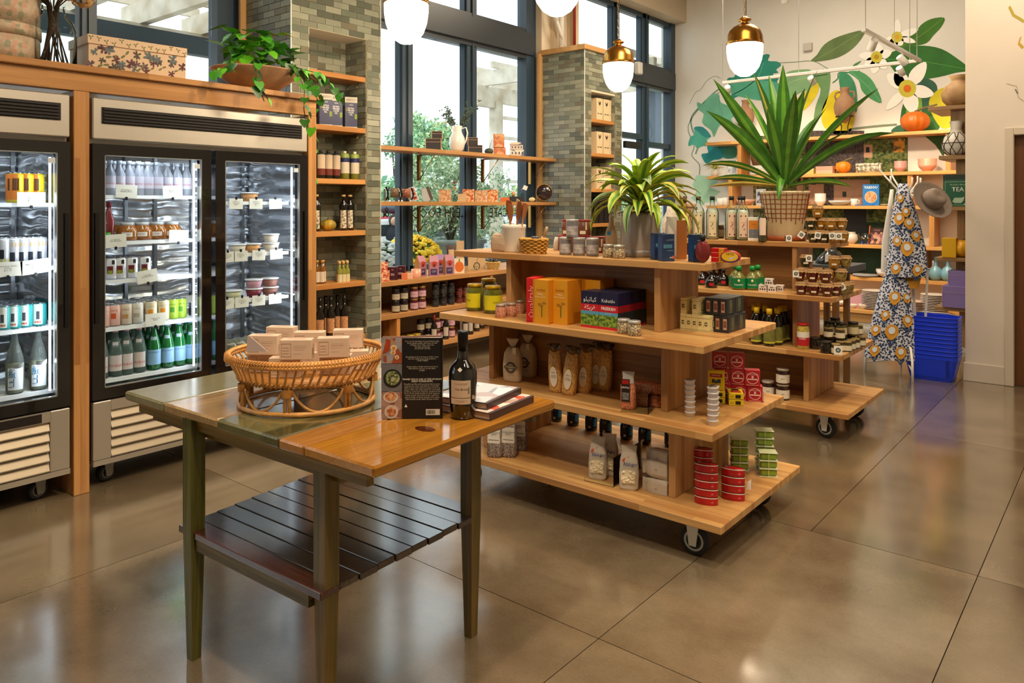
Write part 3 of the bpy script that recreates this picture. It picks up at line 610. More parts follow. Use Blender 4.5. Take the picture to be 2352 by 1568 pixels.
fridge('double glass door refrigerator beside the tiled column, cans behind one door',1.708,3.087,[D1,D2],[(D1[0]+.03,D1[1]+.01,[1.60,1.335,1.115,.845,.555]),(D2[0]+.01,D2[1]-.04,[1.565,1.225,.925,.565])],2)
fridge('glass door refrigerator cut off by the picture edge, beer behind its door',.225,1.605,[(.228,.90),D0],[(D0[0]+.01,D0[1]-.03,[1.555,1.215,.895,.555])],1)
for (a,b_) in (D0,D1,D2):
    light('AREA','fridge_lamp',(XD-.12,(a+b_)/2,1.84),2.2,(.86,.92,1),shape='RECTANGLE',size=.08,size_y=.5,target=(XD-.35,(a+b_)/2,1.0))
    light('AREA','fridge_side_lamp',(XD-.09,b_-.075,1.2),2.4,(.86,.92,1),shape='RECTANGLE',size=.03,size_y=1.2,target=(XD-.5,(a+b_)/2-.1,1.2)).rotation_euler.rotate_axis('Z',0)
sr=thing('refrigerator_surround','oak surround with posts and deep top counter around the refrigerators','cabinet',(-4.7,1.5,0))
RW=WOOD('Y','Z','#c6935a','#9a6836',.045,.8);RV=WOOD('Z','Y','#c49058','#986534',.03,1.1)
part('top_board',MB().box(-.80,.385,-3.5,1.680,2.25,2.286,.004),RW,sr)
part('top_rail',MB().box(.30,.36,-3.5,1.655,2.150,2.249,.002),RW,sr)
part('post',MB().box(-.75,.36,1.618-1.5,1.697-1.5,0,2.149,.003),RV,sr)
part('post',MB().box(-.80,.36,3.092-1.5,3.157-1.5,0,2.149,.003),RV,sr)
part('post',MB().box(-.75,.36,.13-1.5,.215-1.5,0,2.149),RV,sr)
BRASS=P('#c08a3c',.24,1);OPAL=P('#fff1d8',.4,em=5.5)
def pendant(x,y,lab,zb=2.69):
    o=thing('pendant_lamp',lab,'lamp',(x,y,zb))
    part('glass_globe',MB().lathe([(0,0),(.045,.006),(.09,.035),(.125,.085),(.147,.15),(.157,.22),(.158,.30)],32),OPAL,o)
    part('brass_cap',MB().lathe([(.162,.285),(.166,.30),(.160,.315),(.155,.36),(.135,.41),(.10,.445),(.06,.465),(.035,.47),(.032,.495),(.055,.50),(.058,.512),(.035,.525),(.02,.54),(0,.545)],28),BRASS,o)
    mb=MB();z=.545;k=0
    while z<5.2-zb-.05:
        pts=[(.009*math.cos(a) if k % 2 else 0,0 if k % 2 else .009*math.cos(a),z+.022+.022*math.sin(a)) for a in [i*PI/4 for i in range(8)]]
        mb.tube(pts,.0025,4,closed=True);z += .036;k += 1
    c=part('chain',mb,P('#b8955a',.35,.9),o);c['kind']='stuff'
    part('cord',MB().tube([(.012,0,.54),(.012,0,5.19-zb)],.003,5),P('#2a2722',.6),o)
    return o
for x,y,lab in [(-4.03,3.70,'opal globe pendant in front of the first tiled column, cap out of frame'),(-2.72,3.73,'opal globe pendant above the nearer gondola, only its lower bowl showing'),
                  (-4.09,6.67,'small brass capped opal pendant hanging by the second tiled column'),(-2.715,6.58,'large brass capped opal pendant hanging before the painted mural wall')]:
    pendant(x,y,lab);light('POINT','pendant_bulb',(x,y,2.62),26,(1,.8,.55),shadow_soft_size=.16)
WHT=P('#e9e7e2',.45)
q=onY(1856,108,11.09)[0];solo('wall_sensor',MB().box(-.06,.06,-.03,.0285,-.055,.055,.006),P('#c9c5bc',.5),'small grey white sensor box high on the mural wall','sensor',q)
q=onX(1459,158,-5.70)[0];solo('wall_speaker',MB().box(0,.09,-.06,.06,-.09,.09,.015),P('#e2e0da',.5),'small white speaker fixed beside the small pendant','speaker',q+Vector((.01,0,0)))
q=onX(1205,428,-5.55)[0]
def track(label,a,b,heads,wires):
    a,b=Vector(a),Vector(b);c=(a+b)/2;o=thing('track_light',label,'light',c);d=(b-a);L_=d.length
    M=Matrix.Rotation(math.atan2(d.y,d.x),4,'Z') @ Matrix.Rotation(-math.asin(d.z/L_),4,'Y')
    r=part('rail',MB().box(-L_/2,L_/2,-.018,.018,-.016,.016,.003),WHT,o);r.rotation_euler=M.to_euler()
    for t,aim in heads:
        p_=a.lerp(b,t)-c;tg=Vector(aim).normalized();h=MB().lathe([(.026,-.055),(.034,-.05),(.034,.045),(.030,.05)],16)
        q_=tg.to_track_quat('-Z','Y').to_euler()
        part('spot_head',h,WHT,o,p_+Vector((0,0,-.085)),q_);part('spot_lens',MB().lathe([(0,-.052),(.026,-.052),(.026,-.049),(0,-.049)],14),P('#fff0d0',.3,em=6),o,p_+Vector((0,0,-.085)),q_)
        part('stem',MB().tube([p_+Vector((0,0,-.015)),p_+Vector((0,0,-.06))],.008,6),WHT,o)
    for t in wires:p_=a.lerp(b,t)-c;part('hanger_wire',MB().tube([p_,Vector((p_.x,p_.y,5.19-c.z))],.0035,4),P('#cfccc4',.5),o)
TA=onY(1660,190,8.6)[0];TB=onY(2105,140,8.6)[0];TD,_=onX(1985,66,TB.x-.05-1.05)
track('long white track light hanging before the mural',TA,TB,[(.03,(-.3,.9,-.6)),(.50,(.1,.9,-.6)),(.93,(.2,.9,-.7))],(.0,.43,.97))
d0=dirp(1983,68);
t_=(TB.z-H)/d0[2];TCn=Vector((d0[0]*t_,d0[1]*t_,TB.z))
track('short white track light meeting the long one at an angle',TB+Vector((.03,0,.0)),TCn,[(.35,(.5,.6,-.7)),(.86,(-.5,.6,-.8))],(.06,.5,.97))
q=onY(1803,2,8.0)[0];solo('spot_head',MB().lathe([(.030,-.06),(.038,-.055),(.038,.06),(.03,.07)],16).tube([(0,0,.06),(0,0,5.19-q.z)],.006,5),WHT,'single white spotlight head hanging above the tall striped plant','light',q+Vector((0,0,.03)))
q=onX(1573,18,-5.56)[0]
TH_=math.radians(2.3);TZ=.855
tb=thing('rustic_table','rustic plank table with green legs and a slatted lower shelf','table',(-1.551,1.309,0),TH_)
TOPC=[('#8d8768','#5a5538'),('#a98a60','#6c5433'),('#6f6a44','#3c3a22'),('#c98f4e','#93602c'),('#c98d34','#94601c')]
edges=[-1.345,-1.068,-.738,-.412,-.295,0]
for i in range(5):
    a,b_=edges[i]+.0012,edges[i+1]-.0012
    m=WOOD('Y','X',TOPC[i][0],TOPC[i][1],.5,4,.13+.0*i,1.5,coat=.35)
    j=random.uniform(-.002,.002)
    p_=part('plank',MB().box(a,b_,0+j,.857-j,TZ-.032,TZ-.0003*(i % 2),.006),m,tb)
    if i==4:part('knot',MB().lathe([(0,.0006),(.022,.0006),(.03,0)],18,c=(-.130,.33,TZ),sx=1.25,sy=.8,cap=False),P('#54260c',.2,coat=.4,noise=.5,nscale=60),tb)
UM=WOOD('X','Z','#a0803e','#5f4a20',.2,3,.35);
for q in ((-1.30,-.06,.03,.055,TZ-.075,TZ-.033),(-1.30,-.06,.80,.825,TZ-.075,TZ-.033),(-1.26,-.2,.062,.09,TZ-.105,TZ-.0755)):part('apron',MB().box(*q),UM,tb)
for q in (-.10,-1.29):part('apron',MB().box(q,q+.025,.056,.799,TZ-.06,TZ-.033),WOOD('Y','Z','#b07c34','#6f4a1c',.2,3,.35),tb)
LG=WOOD('Z','Y','#86803c','#45451c',.2,4,.33,1.6)
LG2=WOOD('Z','X','#8f6a34','#4f4a1e',.03,4,.33,1.6)
def leg(x,y,sx=1,sy=1,m=None):
    mb=MB();t,b_=.026,.0165
    vs_=[(-b_,-b_,0),(b_,-b_,0),(b_,b_,0),(-b_,b_,0),(-t,-t,.46),(t,-t,.46),(t,t,.46),(-t,t,.46),(-t,-t,TZ-.033),(t,-t,TZ-.033),(t,t,TZ-.033),(-t,t,TZ-.033)]
    mb.add(vs_,[(3,2,1,0),(8,9,10,11)]+[(k*4+i,k*4+(i+1) % 4,k*4+4+(i+1) % 4,k*4+4+i) for k in range(2) for i in range(4)])
    part('leg',mb,m or LG,tb,(x,y,0))
leg(-.267,.06,m=LG2);leg(-.932,.034,m=LG);leg(-.267,.709,m=LG2);leg(-1.06,.709,m=LG)
SZ=.44;n=10;y0,y1=.015,.76;SC=[('#5b2f22','#2f1510')]+[('#4a3a34','#231a18'),('#54453c','#2c211c'),('#463631','#1f1614')]
ww_=(y1-y0)/n
for k in range(n):
    a,b_=y0+k*ww_+.0015,y0+(k+1)*ww_-.0015;cc=SC[0] if k==0 else SC[1+k % 3]
    x0,x1=(-.90,-.30) if (b_<.06) else ((-1.03,-.30) if abs((a+b_)/2-.709)<.06 else (-1.0-.005*k,-.240-.004*(k % 2)))
    part('shelf_plank',MB().box(x0,x1,a,b_,SZ-.022,SZ+random.uniform(-.0012,.0012),.002),WOOD('X','Y',cc[0],cc[1],.4,4,.2,2.4,coat=.9),tb)
for q in (.022,.70):part('shelf_rail',MB().box(-.90,-.30,q,q+.023,SZ-.062,SZ-.023),WOOD('X','Z','#7d6a30','#33250f',.2,3,.35,2),tb)
# ================================================================== GOODS: builders
BLKT=P('#1a1a1a',.5);WHT2=P('#f4f2ee',.5);CREAM=P('#e9ddc2',.55);NAVYT=P('#1d2b52',.5);REDT=P('#b3201f',.5)
KRAFT=P('#cdb08a',.75,noise=.05,nscale=20);GOLD=P('#c9983e',.3,.9);CLEAR=THIN('#f3f8f5',.22);CLEARG=THIN('#cfe3d6',.25)
def cx(name,hint,**k):return None
def pos(px,py,z,ylim=None,xlim=None):
    """the point where the foot of a thing stands on a board at height z, kept on that board"""
    v,t=onZ(px,py,z)
    if ylim and not (ylim[0] <= v.y <= ylim[1]):v,t=onY(px,HY,min(max(v.y,ylim[0]),ylim[1]));v.z=z
    if xlim and not (xlim[0] <= v.x <= xlim[1]):v,t=onX(px,HY,min(max(v.x,xlim[0]),xlim[1]));v.z=z
    return v,t
def lathe_thing(name,cat,body,bodym,parts=(),n=20,label=None):
    o=thing(name,label or name,cat)
    b=part(body[0],MB().lathe(body[1],n),bodym,o)
    for nm,pr,m in parts:part(nm,MB().lathe(pr,n),m,o)
    return o
def jar(r,h,body,lid,label=None,name='jar',lidh=.16,n=20,band=None,txt=None,cat='jar',lidr=.93,shoulder=.85):
    o=thing(name,name,cat);hb=h*(1-lidh)
    part('jar_body',MB().lathe([(r*.9,0),(r,r*.12),(r,hb*.86),(r*shoulder,hb*.97),(r*shoulder,hb)],n),body,o)
    part('lid',MB().lathe([(r*lidr,hb),(r*lidr,h*.985),(r*lidr*.93,h),(0,h)],n),lid,o)
    if label is not None:part('jar_label',MB().band(r*1.012,hb*.15,hb*.74,-1.5,1.5,14),label,o)
    if band:part('label_band',MB().band(r*1.02,hb*band[0],hb*band[1],-1.5,1.5,14),band[2],o)
    if txt:lettering(o,txt[0],txt[1],txt[2],(0,0,hb*.45),wrap=r*1.03)
    return Proto(o)
def bottle(name,prof,body,cap=None,label=None,cat='bottle',n=20,txt=None,neck=None,liquid=None):
    o=thing(name,name,cat);part('bottle_glass',MB().lathe(prof,n),body,o)
    if liquid:part('liquid',MB().lathe(liquid[0],n),liquid[1],o)
    if cap:part('cap',MB().lathe(cap[0],n),cap[1],o)
    if label:part('bottle_label',MB().band(label[0],label[1],label[2],-label[3],label[3],14),label[4],o)
    if neck:part('neck_label',MB().band(neck[0],neck[1],neck[2],-neck[3],neck[3],10),neck[4],o)
    if txt:lettering(o,txt[0],txt[1],txt[2],(0,0,txt[3]),wrap=label[0]*1.01)
    return Proto(o)
def patches(par,w,d,h,ps,name='printed_panel',side='F'):
    """flat printing on a face of a box: (x0,x1,z0,z1,mat) in 0..1 of that face"""
    mats=[];mb=MB()
    for i,(a,b_,z0,z1,m) in enumerate(ps):
        if m not in mats:mats.append(m)
        mb.cur=mats.index(m);e=.0004*(i % 4+1)
        if side=='F':mb.add([(-w/2+w*a,-d/2-e,h*z0),(-w/2+w*b_,-d/2-e,h*z0),(-w/2+w*b_,-d/2-e,h*z1),(-w/2+w*a,-d/2-e,h*z1)],[(0,1,2,3)])
        elif side=='R':mb.add([(w/2+e,-d/2+d*a,h*z0),(w/2+e,-d/2+d*b_,h*z0),(w/2+e,-d/2+d*b_,h*z1),(w/2+e,-d/2+d*a,h*z1)],[(0,1,2,3)])
        elif side=='L':mb.add([(-w/2-e,d/2-d*a,h*z0),(-w/2-e,d/2-d*b_,h*z0),(-w/2-e,d/2-d*b_,h*z1),(-w/2-e,d/2-d*a,h*z1)],[(0,1,2,3)])
        else:mb.add([(-w/2+w*a,-d/2+d*z0,h+e),(-w/2+w*b_,-d/2+d*z0,h+e),(-w/2+w*b_,-d/2+d*z1,h+e),(-w/2+w*a,-d/2+d*z1,h+e)],[(0,1,2,3)])
    return part(name,mb,mats,par)
def carton(w,d,h,m,F=(),R=(),T=(),L=(),txt=(),name='carton',cat='box',body='carton_body',ch=.0012):
    o=thing(name,name,cat);part(body,MB().box(-w/2,w/2,-d/2,d/2,0,h,ch),m,o)
    for s,ps in (('F',F),('R',R),('T',T),('L',L)):
        if ps:patches(o,w,d,h,ps,side=s)
    for t in txt:
        s,size,mt,x,z=t[:5];kw=t[5] if len(t)>5 else {}
        face=kw.pop('face','F') if kw else 'F';rz=kw.pop('turn',0) if kw else 0
        if face=='F':lettering(o,s,size,mt,(x,-d/2-.0022,z),(0,rz,0),**kw)
        elif face=='R':lettering(o,s,size,mt,(w/2+.0022,x,z),(0,rz,PI/2),**kw)
        else:lettering(o,s,size,mt,(x,z,h+.0022),(-PI/2,0,0),**kw)
    return Proto(o)
def bag(w,d,h,m,top=.22,name='bag',cat='bag',seed=0,tie=None,extra=None,lean=0,mtop=None,flat=False):
    """soft pouch: bulging body that narrows to a flat sealed top"""
    rnd=random.Random(seed);o=thing(name,name,cat);mb=MB();n=16;rings=[(0,.86,.86),(.06,1,1),(.35,1.03,1.06),(.62,.98,.95),(1-top,.88,.66),(1-top*.5,.78,.22),(1,.86,.05)] if not tie else [(0,.84,.84),(.06,1,1),(.4,1.03,1.03),(.66,.92,.9),(.80,.5,.45),(tie,.17,.17),(tie+.04,.3,.16),(.96,.62,.2),(1,.74,.12)]
    vs=[]
    for k,(z,sx_,sy_) in enumerate(rings):
        for i in range(n):
            a=2*PI*i/n;c_,s_=math.cos(a),math.sin(a);q=1+.035*rnd.uniform(-1,1);e=.6
            x=w/2*sx_*math.copysign(abs(c_)**e,c_)*q;y=d/2*sy_*math.copysign(abs(s_)**e,s_)*q
            vs.append((x+lean*z*h,y,z*h+(.012*h*rnd.uniform(-1,1) if k>1 else 0)))
    mb.smooth=not flat;cut=None
    fs=[(k*n+i,k*n+(i+1) % n,k*n+n+(i+1) % n,k*n+n+i) for k in range(len(rings)-1) for i in range(n)]+[tuple(range(n-1,-1,-1)),tuple(range((len(rings)-1)*n,len(rings)*n))]
    mb.add(vs,fs)
    if mtop is not None:
        for idx,f in enumerate(mb.f[:-2]):
            if f[0]//n >= (3 if tie else mtop[1]):mb.mi[idx]=1
    part('bag_body',mb,[m]+([mtop[0]] if mtop is not None else []),o)
    if extra:extra(o)
    return Proto(o)
def oval_patch(par,w,h,z,y,m,name='bag_label',n=20,x=0,rot=0,ring=None):
    pts=[(w/2*math.cos(2*PI*i/n),h/2*math.sin(2*PI*i/n)) for i in range(n)]
    if ring:part('label_rim',MB().add([(p_[0]*1.14,0,p_[1]*1.08) for p_ in pts],[tuple(range(n))]),ring,par,(x,y+.0008,z),(0,rot,0))
    return part(name,MB().add([(p_[0],0,p_[1]) for p_ in pts],[tuple(range(n))]),m,par,(x,y,z),(0,rot,0))
def basket_weave(name,label,cat,loc,rb,rt,h,mat,n=26,rows=7,rz=0,sy=.75,strand=.0075):
    o=thing(name,label,cat,loc,rz)
    part('basket_base',MB().lathe([(rb*.98,0),(rb*.98,.006),(0,.006)],24,sy=sy),mat,o)
    part('basket_wall',MB().lathe([(rb*.96,.004),(rt*.96,h),(rt*.94,h),(rb*.93,.004)],30,sy=sy,cap=False),P('#9a7035',.8),o)
    mb=MB()
    for k in range(rows):
        z=h*(k+.5)/rows;r0=rb+(rt-rb)*z/h;pts=[]
        m_=n*2
        for i in range(m_*1):
            a=2*PI*i/m_;q=r0+.0045*(1 if (i//2+k) % 2 else -1);pts.append((q*math.cos(a),q*sy*math.sin(a),z))
        mb.tube(pts,h/rows*.46,5,closed=True)
    part('woven_strands',mb,mat,o)['kind']='stuff'
    mb=MB().tube([(rt*math.cos(a),rt*sy*math.sin(a),h) for a in [2*PI*i/28 for i in range(28)]],.006,6,closed=True);part('basket_rim',mb,mat,o)
    return o
# ================================================================== GONDOLA ONE, top board
Z1,Z2,Z3,Z4=1.279,.939,.5695,.201
Y1=(3.22,3.66)
b=bag(.085,.07,.155,P('#b59c84',.6,noise=.06,nscale=40),.2,'paper_bag','bag',3,mtop=(P('#2c7f80',.45),5),flat=True)
v,t=pos(1112,580,Z1,(3.27,3.4));b.put((v.x+.08,v.y,Z1+.048),label='crumpled kraft coffee bag lying beside the white crock',rot=(0,-PI/2-.05,.15+PI),scale=1.35);v_bag=v
v,t=pos(1180,578,Z1,(3.3,3.45));vk=v
ck=thing('utensil_crock','white stoneware crock holding wooden spatulas','crock',(v.x,v.y,Z1))
part('crock_body',MB().lathe([(.060,0),(.064,.006),(.066,.13),(.070,.135),(.070,.152),(.063,.155),(.060,.15),(.056,.02),(0,.02)],28),P('#e5dfd6',.22,coat=.4),ck)
rnd=random.Random(2)
UTC=['#8a4a22','#9a5a2c','#c9a070','#7d4320','#8f522a','#a4683a','#96562a']
for i,(dx,tx,hh,wd,nm,lb) in enumerate([(-.03,-.040,.265,.028,'spatula','broad dark wooden spatula leaning at the window side of the crock'),(-.012,-.015,.245,.022,'wooden_spoon','rounded wooden spoon standing beside the broad dark spatula'),
      (.004,.022,.270,.016,'spatula','pale thin wooden spatula in the middle of the crock'),(.016,.052,.262,.020,'spatula','dark slanted spatula just beyond the pale one'),(.028,.075,.248,.022,'wooden_spoon','reddish wooden spoon tilted towards the wicker basket'),(.036,.098,.258,.017,'spatula','outermost tilted wooden spatula nearest the basket jars')]):
    o=thing(nm,lb,'utensil',(v.x+dx,v.y+.01*(-1)**i,Z1+.028))
    M_=math.atan2(tx-dx,.24);L0=hh
    mb=MB().tube([(0,0,0),(0,0,L0*.62)],.0045,6);part('handle',mb,P(UTC[i],.6),o,rot=(0,M_,0))
    wd *= 1.4;pl_=[(-.005,L0*.58),(-wd*.5,L0*.72),(-wd*.62,L0*.9),(-wd*.45,L0*.99 if i % 2 else L0),(wd*.4,L0*.97),(wd*.62,L0*.88),(wd*.5,L0*.72),(.005,L0*.58)]
    part('blade',MB().prism(pl_,-.003,.003,lambda q:(q[0],q[2],q[1])),P(UTC[i],.6),o,rot=(0,M_,0))
v,t=pos(1226,582,Z1,(3.26,3.36));WICK=P('#c9963f',.65,noise=.25,nscale=60)
basket_weave('wicker_basket','honey coloured woven basket of small jars beside the crock','basket',(v.x,v.y,Z1),.070,.084,.078,WICK,22,8,.1,.62)
SJ=jar(.015,.05,P('#8d3f2a',.3,coat=.5),P('#8f9aa0',.3,.8),name='small_jar')
for dx,dy,lb in [(-.015,.02,'tiny red jar in the wicker basket next to the blue packets'),(.016,.005,'tiny amber jar in the centre of the wicker basket'),(.045,.02,'tiny dark jar in the wicker basket beside the brush')]:SJ.put((v.x+dx,v.y+dy,Z1+.042),label=lb)
for dx,r_,lb in [(-.04,.25,'blue seed packet lying in the wicker basket'),(.02,-.2,'small blue and white packet tucked in the wicker basket front')]:
    solo('seed_packet',MB().box(-.024,.024,-.015,.015,0,.004),P('#3a62a8',.4),lb,'packet',(v.x+dx,v.y-.025,Z1+.072),r_)
part('brush_head',MB().tube([(0,0,0),(.012,0,.03)],[.016,.012],10),P('#c8a878',.8),bb := thing('dish_brush','wooden handled brush sticking out of the wicker basket','brush',(v.x+.055,v.y,Z1+.06)))
part('brush_handle',MB().tube([(.012,0,.03),(.03,0,.07),(.036,0,.085)],[.006,.008,.007],8),P('#c9a47c',.6),bb)
v,t=pos(1281,574,Z1,(3.45,3.6));P_=bag(.05,.03,.075,P('#c9c4ba',.6),.2,'fabric_pouch','pouch',8);P_.put(v,.1,'grey white pouch behind the wicker basket beside the tins')
TIN=P('#7d4a38',.35,noise=.45,nscale=18)
o=thing('tea_tin','tin','tin');r_=.0385;part('tin_body',MB().lathe([(r_,0),(r_,.086),(0,.086)],24),TIN,o)
part('rim',MB().lathe([(r_*1.02,.080),(r_*1.02,.090),(0,.091)],24),P('#9c2f28',.35),o);part('rim',MB().lathe([(r_*1.02,-.0),(r_*1.02,.006)],24),P('#9c2f28',.35),o)
part('barcode_label',MB().band(r_*1.02,.012,.03,-.1,.75,6).band(r_*1.02,.035,.078,.7,.95,4),CREAM,o)
RT=Proto(o)
for i,px in enumerate((1306,1341)):
    v,t=onY(px,HY,3.46);
    for k in range(2):RT.put((v.x,v.y,Z1+.0005+k*.0925),-.2+.3*i,'brown and red photo tin, %s, %s stack from the crock' % (('lower','upper')[k],ORD[i]))
v,t=onY(1306,HY,3.58);RT.put((v.x-.03,v.y,Z1),.5,'brown and red photo tin behind the stacked pair nearest the crock')
v,t=onY(1372,HY,3.53);RT.put((v.x,v.y,Z1),.4,'brown and red photo tin standing single near the goose shaped bottle')
v,t=onY(1402,HY,3.60);RT.put((v.x,v.y,Z1),.4,'brown and red photo tin half hidden by the goose shaped bottle')
SILV=jar(.032,.094,P('#8f8d93',.35,.3,noise=.35,nscale=25),P('#c3c6cc',.35,.3),P('#a9a4a6',.4,noise=.35,nscale=40),'canister',.14,cat='canister',lidr=1.02,shoulder=1.0,txt=('REFINADO',.009,WHT2))
sx_=[]
for i,px in enumerate((1299,1330,1361)):
    v,t=onY(px,HY,3.29+.0*i);sx_.append(v.x);SILV.put((v.x,v.y,Z1),facecam(v.x,v.y),'silver grey salt canister, %s of three in the bottom row' % ORD[i])
SILV.put(((sx_[0]+sx_[1])/2,3.29,Z1+.0945),.4,'silver grey salt canister stacked on top of the row of three')
GRN=SPECK('#6a5a42','#cdbb98',160,.42,.56,.5);GJ=jar(.030,.066,GRN,P('#c9cac6',.35,.6),name='spice_jar',lidh=.2)
for px,lb in ((1398,'small jar of seeds beside the grey plant pot'),(1422,'small jar of mixed grains in front of the grey plant pot')):v,t=onY(px,HY,3.27 if px<1410 else 3.235);GJ.put((v.x,v.y,Z1),label=lb)
v,t=onY(1404,HY,3.44);o=thing('stoneware_bottle','beige goose necked stoneware bottle with a blue sticker','bottle',(v.x,v.y,Z1))
part('bottle_body',MB().lathe([(.020,0),(.026,.004),(.020,.02),(.032,.05),(.036,.09),(.030,.125),(.018,.155),(.011,.18),(.014,.195),(.010,.21),(0,.213)],20,sx=.9),P('#c4a684',.4,noise=.15,nscale=30),o)
part('sticker',MB().band(.0345,.105,.125,-.1,.5,5),P('#2c7fb0',.4),o)
v,t=onY(1470,HY,3.43);gp=thing('plant_pot','glossy grey ceramic pot with matching saucer','pot',(v.x,v.y,Z1));vp=v
part('pot_body',MB().lathe([(.098,.022),(.101,.03),(.103,.22),(.101,.224),(.094,.22),(.094,.19),(0,.19)],40),P('#a39c98',.22,coat=.5),gp)
part('saucer',MB().lathe([(.094,0),(.102,.004),(.104,.036),(.098,.037),(.096,.024),(0,.022)],40),P('#8d8580',.3,coat=.4),gp)
def moss(par,r,z,m=None):
    rnd=random.Random(3);mb=MB()
    for k in range(170):
        a=rnd.random()*2*PI;q=r*math.sqrt(rnd.random());a2=a+rnd.uniform(-.8,.8);p0=Vector((q*math.cos(a),q*math.sin(a),z+rnd.uniform(0,.01)));d_=Vector((math.cos(a2),math.sin(a2),rnd.uniform(-.1,.5)))*.03
        mb.tube([p0,p0+d_*.5+Vector((0,0,.012)),p0+d_],.0018,3,cap=False)
    o_=part('moss',mb,P('#7a6248',.9),par);o_['kind']='stuff';part('soil',MB().lathe([(r,z-.01),(0,z)],20),P('#4a3826',.9),par)
moss(gp,.092,.205)
def leafstrip(L_,W_,e0,droop,mats,az,rnd,seg=9,fold=.35,base=(0,0,0),twist=0,tw0=0):
    """strap leaf starting upright at elevation e0 and bending by droop along its length"""
    mb=MB();vs=[];p_=Vector(base);el=e0;ca,sa=math.cos(az),math.sin(az)
    for k in range(seg+1):
        u=k/seg;wv=W_*(.42+.58*math.sin(min(u*1.55,1.0)*PI/2)) if u<.5 else W_*max(0.02,(1-((u-.5)/.5)**2.2))
        tw=tw0+twist*u;d_=Vector((ca*math.cos(el),sa*math.cos(el),math.sin(el)));h0=Vector((-sa,ca,0));side=h0*math.cos(tw)+h0.cross(d_)*math.sin(tw);nrm=side.cross(d_)*-1
        for j,f in enumerate((-1,-.32,0,.32,1)):vs.append(p_+side*(wv/2*f)+nrm*(-abs(f)*-wv*.5*fold))
        p_=p_+d_*(L_/seg);el -= droop/seg*(.5+1.0*u)
    fs=[];mb.smooth=True
    for k in range(seg):
        for j in range(4):fs.append((k*5+j,k*5+j+1,k*5+6+j,k*5+5+j))
    mb.add(vs,fs)
    for i in range(len(mb.f)):j=i % 4;mb.mi[i]=mats[1] if j in (0,3) else mats[0]
    return mb
LFD=P('#3d7428',.35,noise=.25,nscale=14);LFL=P('#bdd24c',.4,noise=.2,nscale=14);LFM=P('#669f34',.35,noise=.2,nscale=14);LFY=P('#d2c65c',.45,noise=.25,nscale=10);LFB=P('#a8763c',.6,noise=.3,nscale=10);LFS=P('#9fb37a',.3,noise=.15,nscale=14)
MATL=[LFD,LFL,LFM,LFY,LFB,LFS]
rnd=random.Random(21);lp=thing('arching_dracaena','arching plant with lime edged leaves in the grey pot','plant',(vp.x,vp.y,Z1+.20))
part('stem',MB().tube([(0,0,0),(0,0,.1)],.014,8),P('#6a5a38',.8),lp)
for k in range(62):
    az=k*2.39996+rnd.uniform(-.2,.2);u=k/61
    e0=.45+1.0*u+rnd.uniform(-.12,.12);L_=rnd.uniform(.30,.44)*(1-.25*u);dr=rnd.uniform(2.1,3.0)*(1-.42*u)
    c_=rnd.choice([(0,1),(0,1),(2,1),(0,5),(0,3),(2,1)])
    if u>.75:c_=rnd.choice([(2,1),(1,1),(0,1)])
    part('leaf',leafstrip(L_,rnd.uniform(.044,.062),e0,dr,c_,az,rnd,base=(0,0,.02+.09*u),twist=rnd.uniform(-.5,.5),tw0=rnd.uniform(-.35,.35)),MATL,lp)
BLU=P('#223a5e',.4,noise=.3,nscale=12);SEA=P('#4f86a0',.4,noise=.3,nscale=20)
BX=carton(.062,.05,.128,BLU,F=((.0,1,.0,.03,P('#172a48',.4)),(.08,.8,.48,.62,SEA),(.6,.95,.12,.16,P('#b9b9c0',.4)),(.78,.95,.1,.2,P('#c9604a',.4))),L=((.1,.9,.1,.9,P('#1c4a86',.4)),),txt=(('LAUDEMIO',.008,P('#9db4c6',.5),.008,.10),('OLIVE OIL',.007,P('#9db4c6',.5),.006,.05)),name='oil_carton')
for px,yy,lb in ((1512,3.29,'navy oil carton half hidden behind the front one by the pot'),(1530,3.225,'navy oil carton in front beside the plant pot'),(1600,3.27,'navy oil carton behind the oval red bottle')):
    v,t=onY(px,HY,yy);BX.put((v.x,v.y,Z1),.95,lb)
v,t=onY(1548,HY,3.44);o=bag(.088,.045,.205,P('#e9e4da',.5),.12,'tall_pouch','pouch',12);o.put((v.x,v.y,Z1),.35,'tall white pouch standing behind the navy cartons')
v,t=onY(1566,HY,3.40);o=carton(.045,.07,.19,P('#b4703a',.35,.4),name='copper_carton',txt=());o.put((v.x,v.y,Z1),.4,'tall copper coloured carton behind the navy cartons')
v,t=onY(1614,HY,3.225);o=thing('oval_bottle','oval clear bottle of red liquid with black stopper','bottle',(v.x,v.y,Z1))
part('bottle_glass',MB().ball((0,0,.052),.036,22,14,sz=1.42,sy=.6),P('#c05a5a',.05,spec=.8,trans=.75,ior=1.3),o);part('liquid',MB().ball((0,0,.048),.031,18,12,sz=1.4,sy=.55),P('#8a1f1a',.1,coat=.6),o)
part('stopper',MB().lathe([(.009,.099),(.009,.104),(.013,.106),(.013,.128),(0,.129)],14),BLKT,o)
RTN=P('#c4161c',.35);YT=P('#e8b51c',.4)
o=carton(.062,.045,.0215,RTN,F=((0,.6,0,.06,CREAM),(.6,1,.05,.95,YT)),txt=(('ORTIZ',.011,P('#7a1712',.5),.018,.011),),name='tuna_tin',cat='tin')
v,t=onY(1652,HY,3.32)
for k in range(3):o.put((v.x,v.y,Z1+k*.022),.1,'flat red and yellow tuna tin, %s of a stack of three' % ('lowest','middle','top')[k])
v,t=onY(1678,HY,3.31);o=thing('oval_tin','oval tuna tin on edge with a yellow fish label','tin',(v.x,v.y,Z1+.0285),.15)
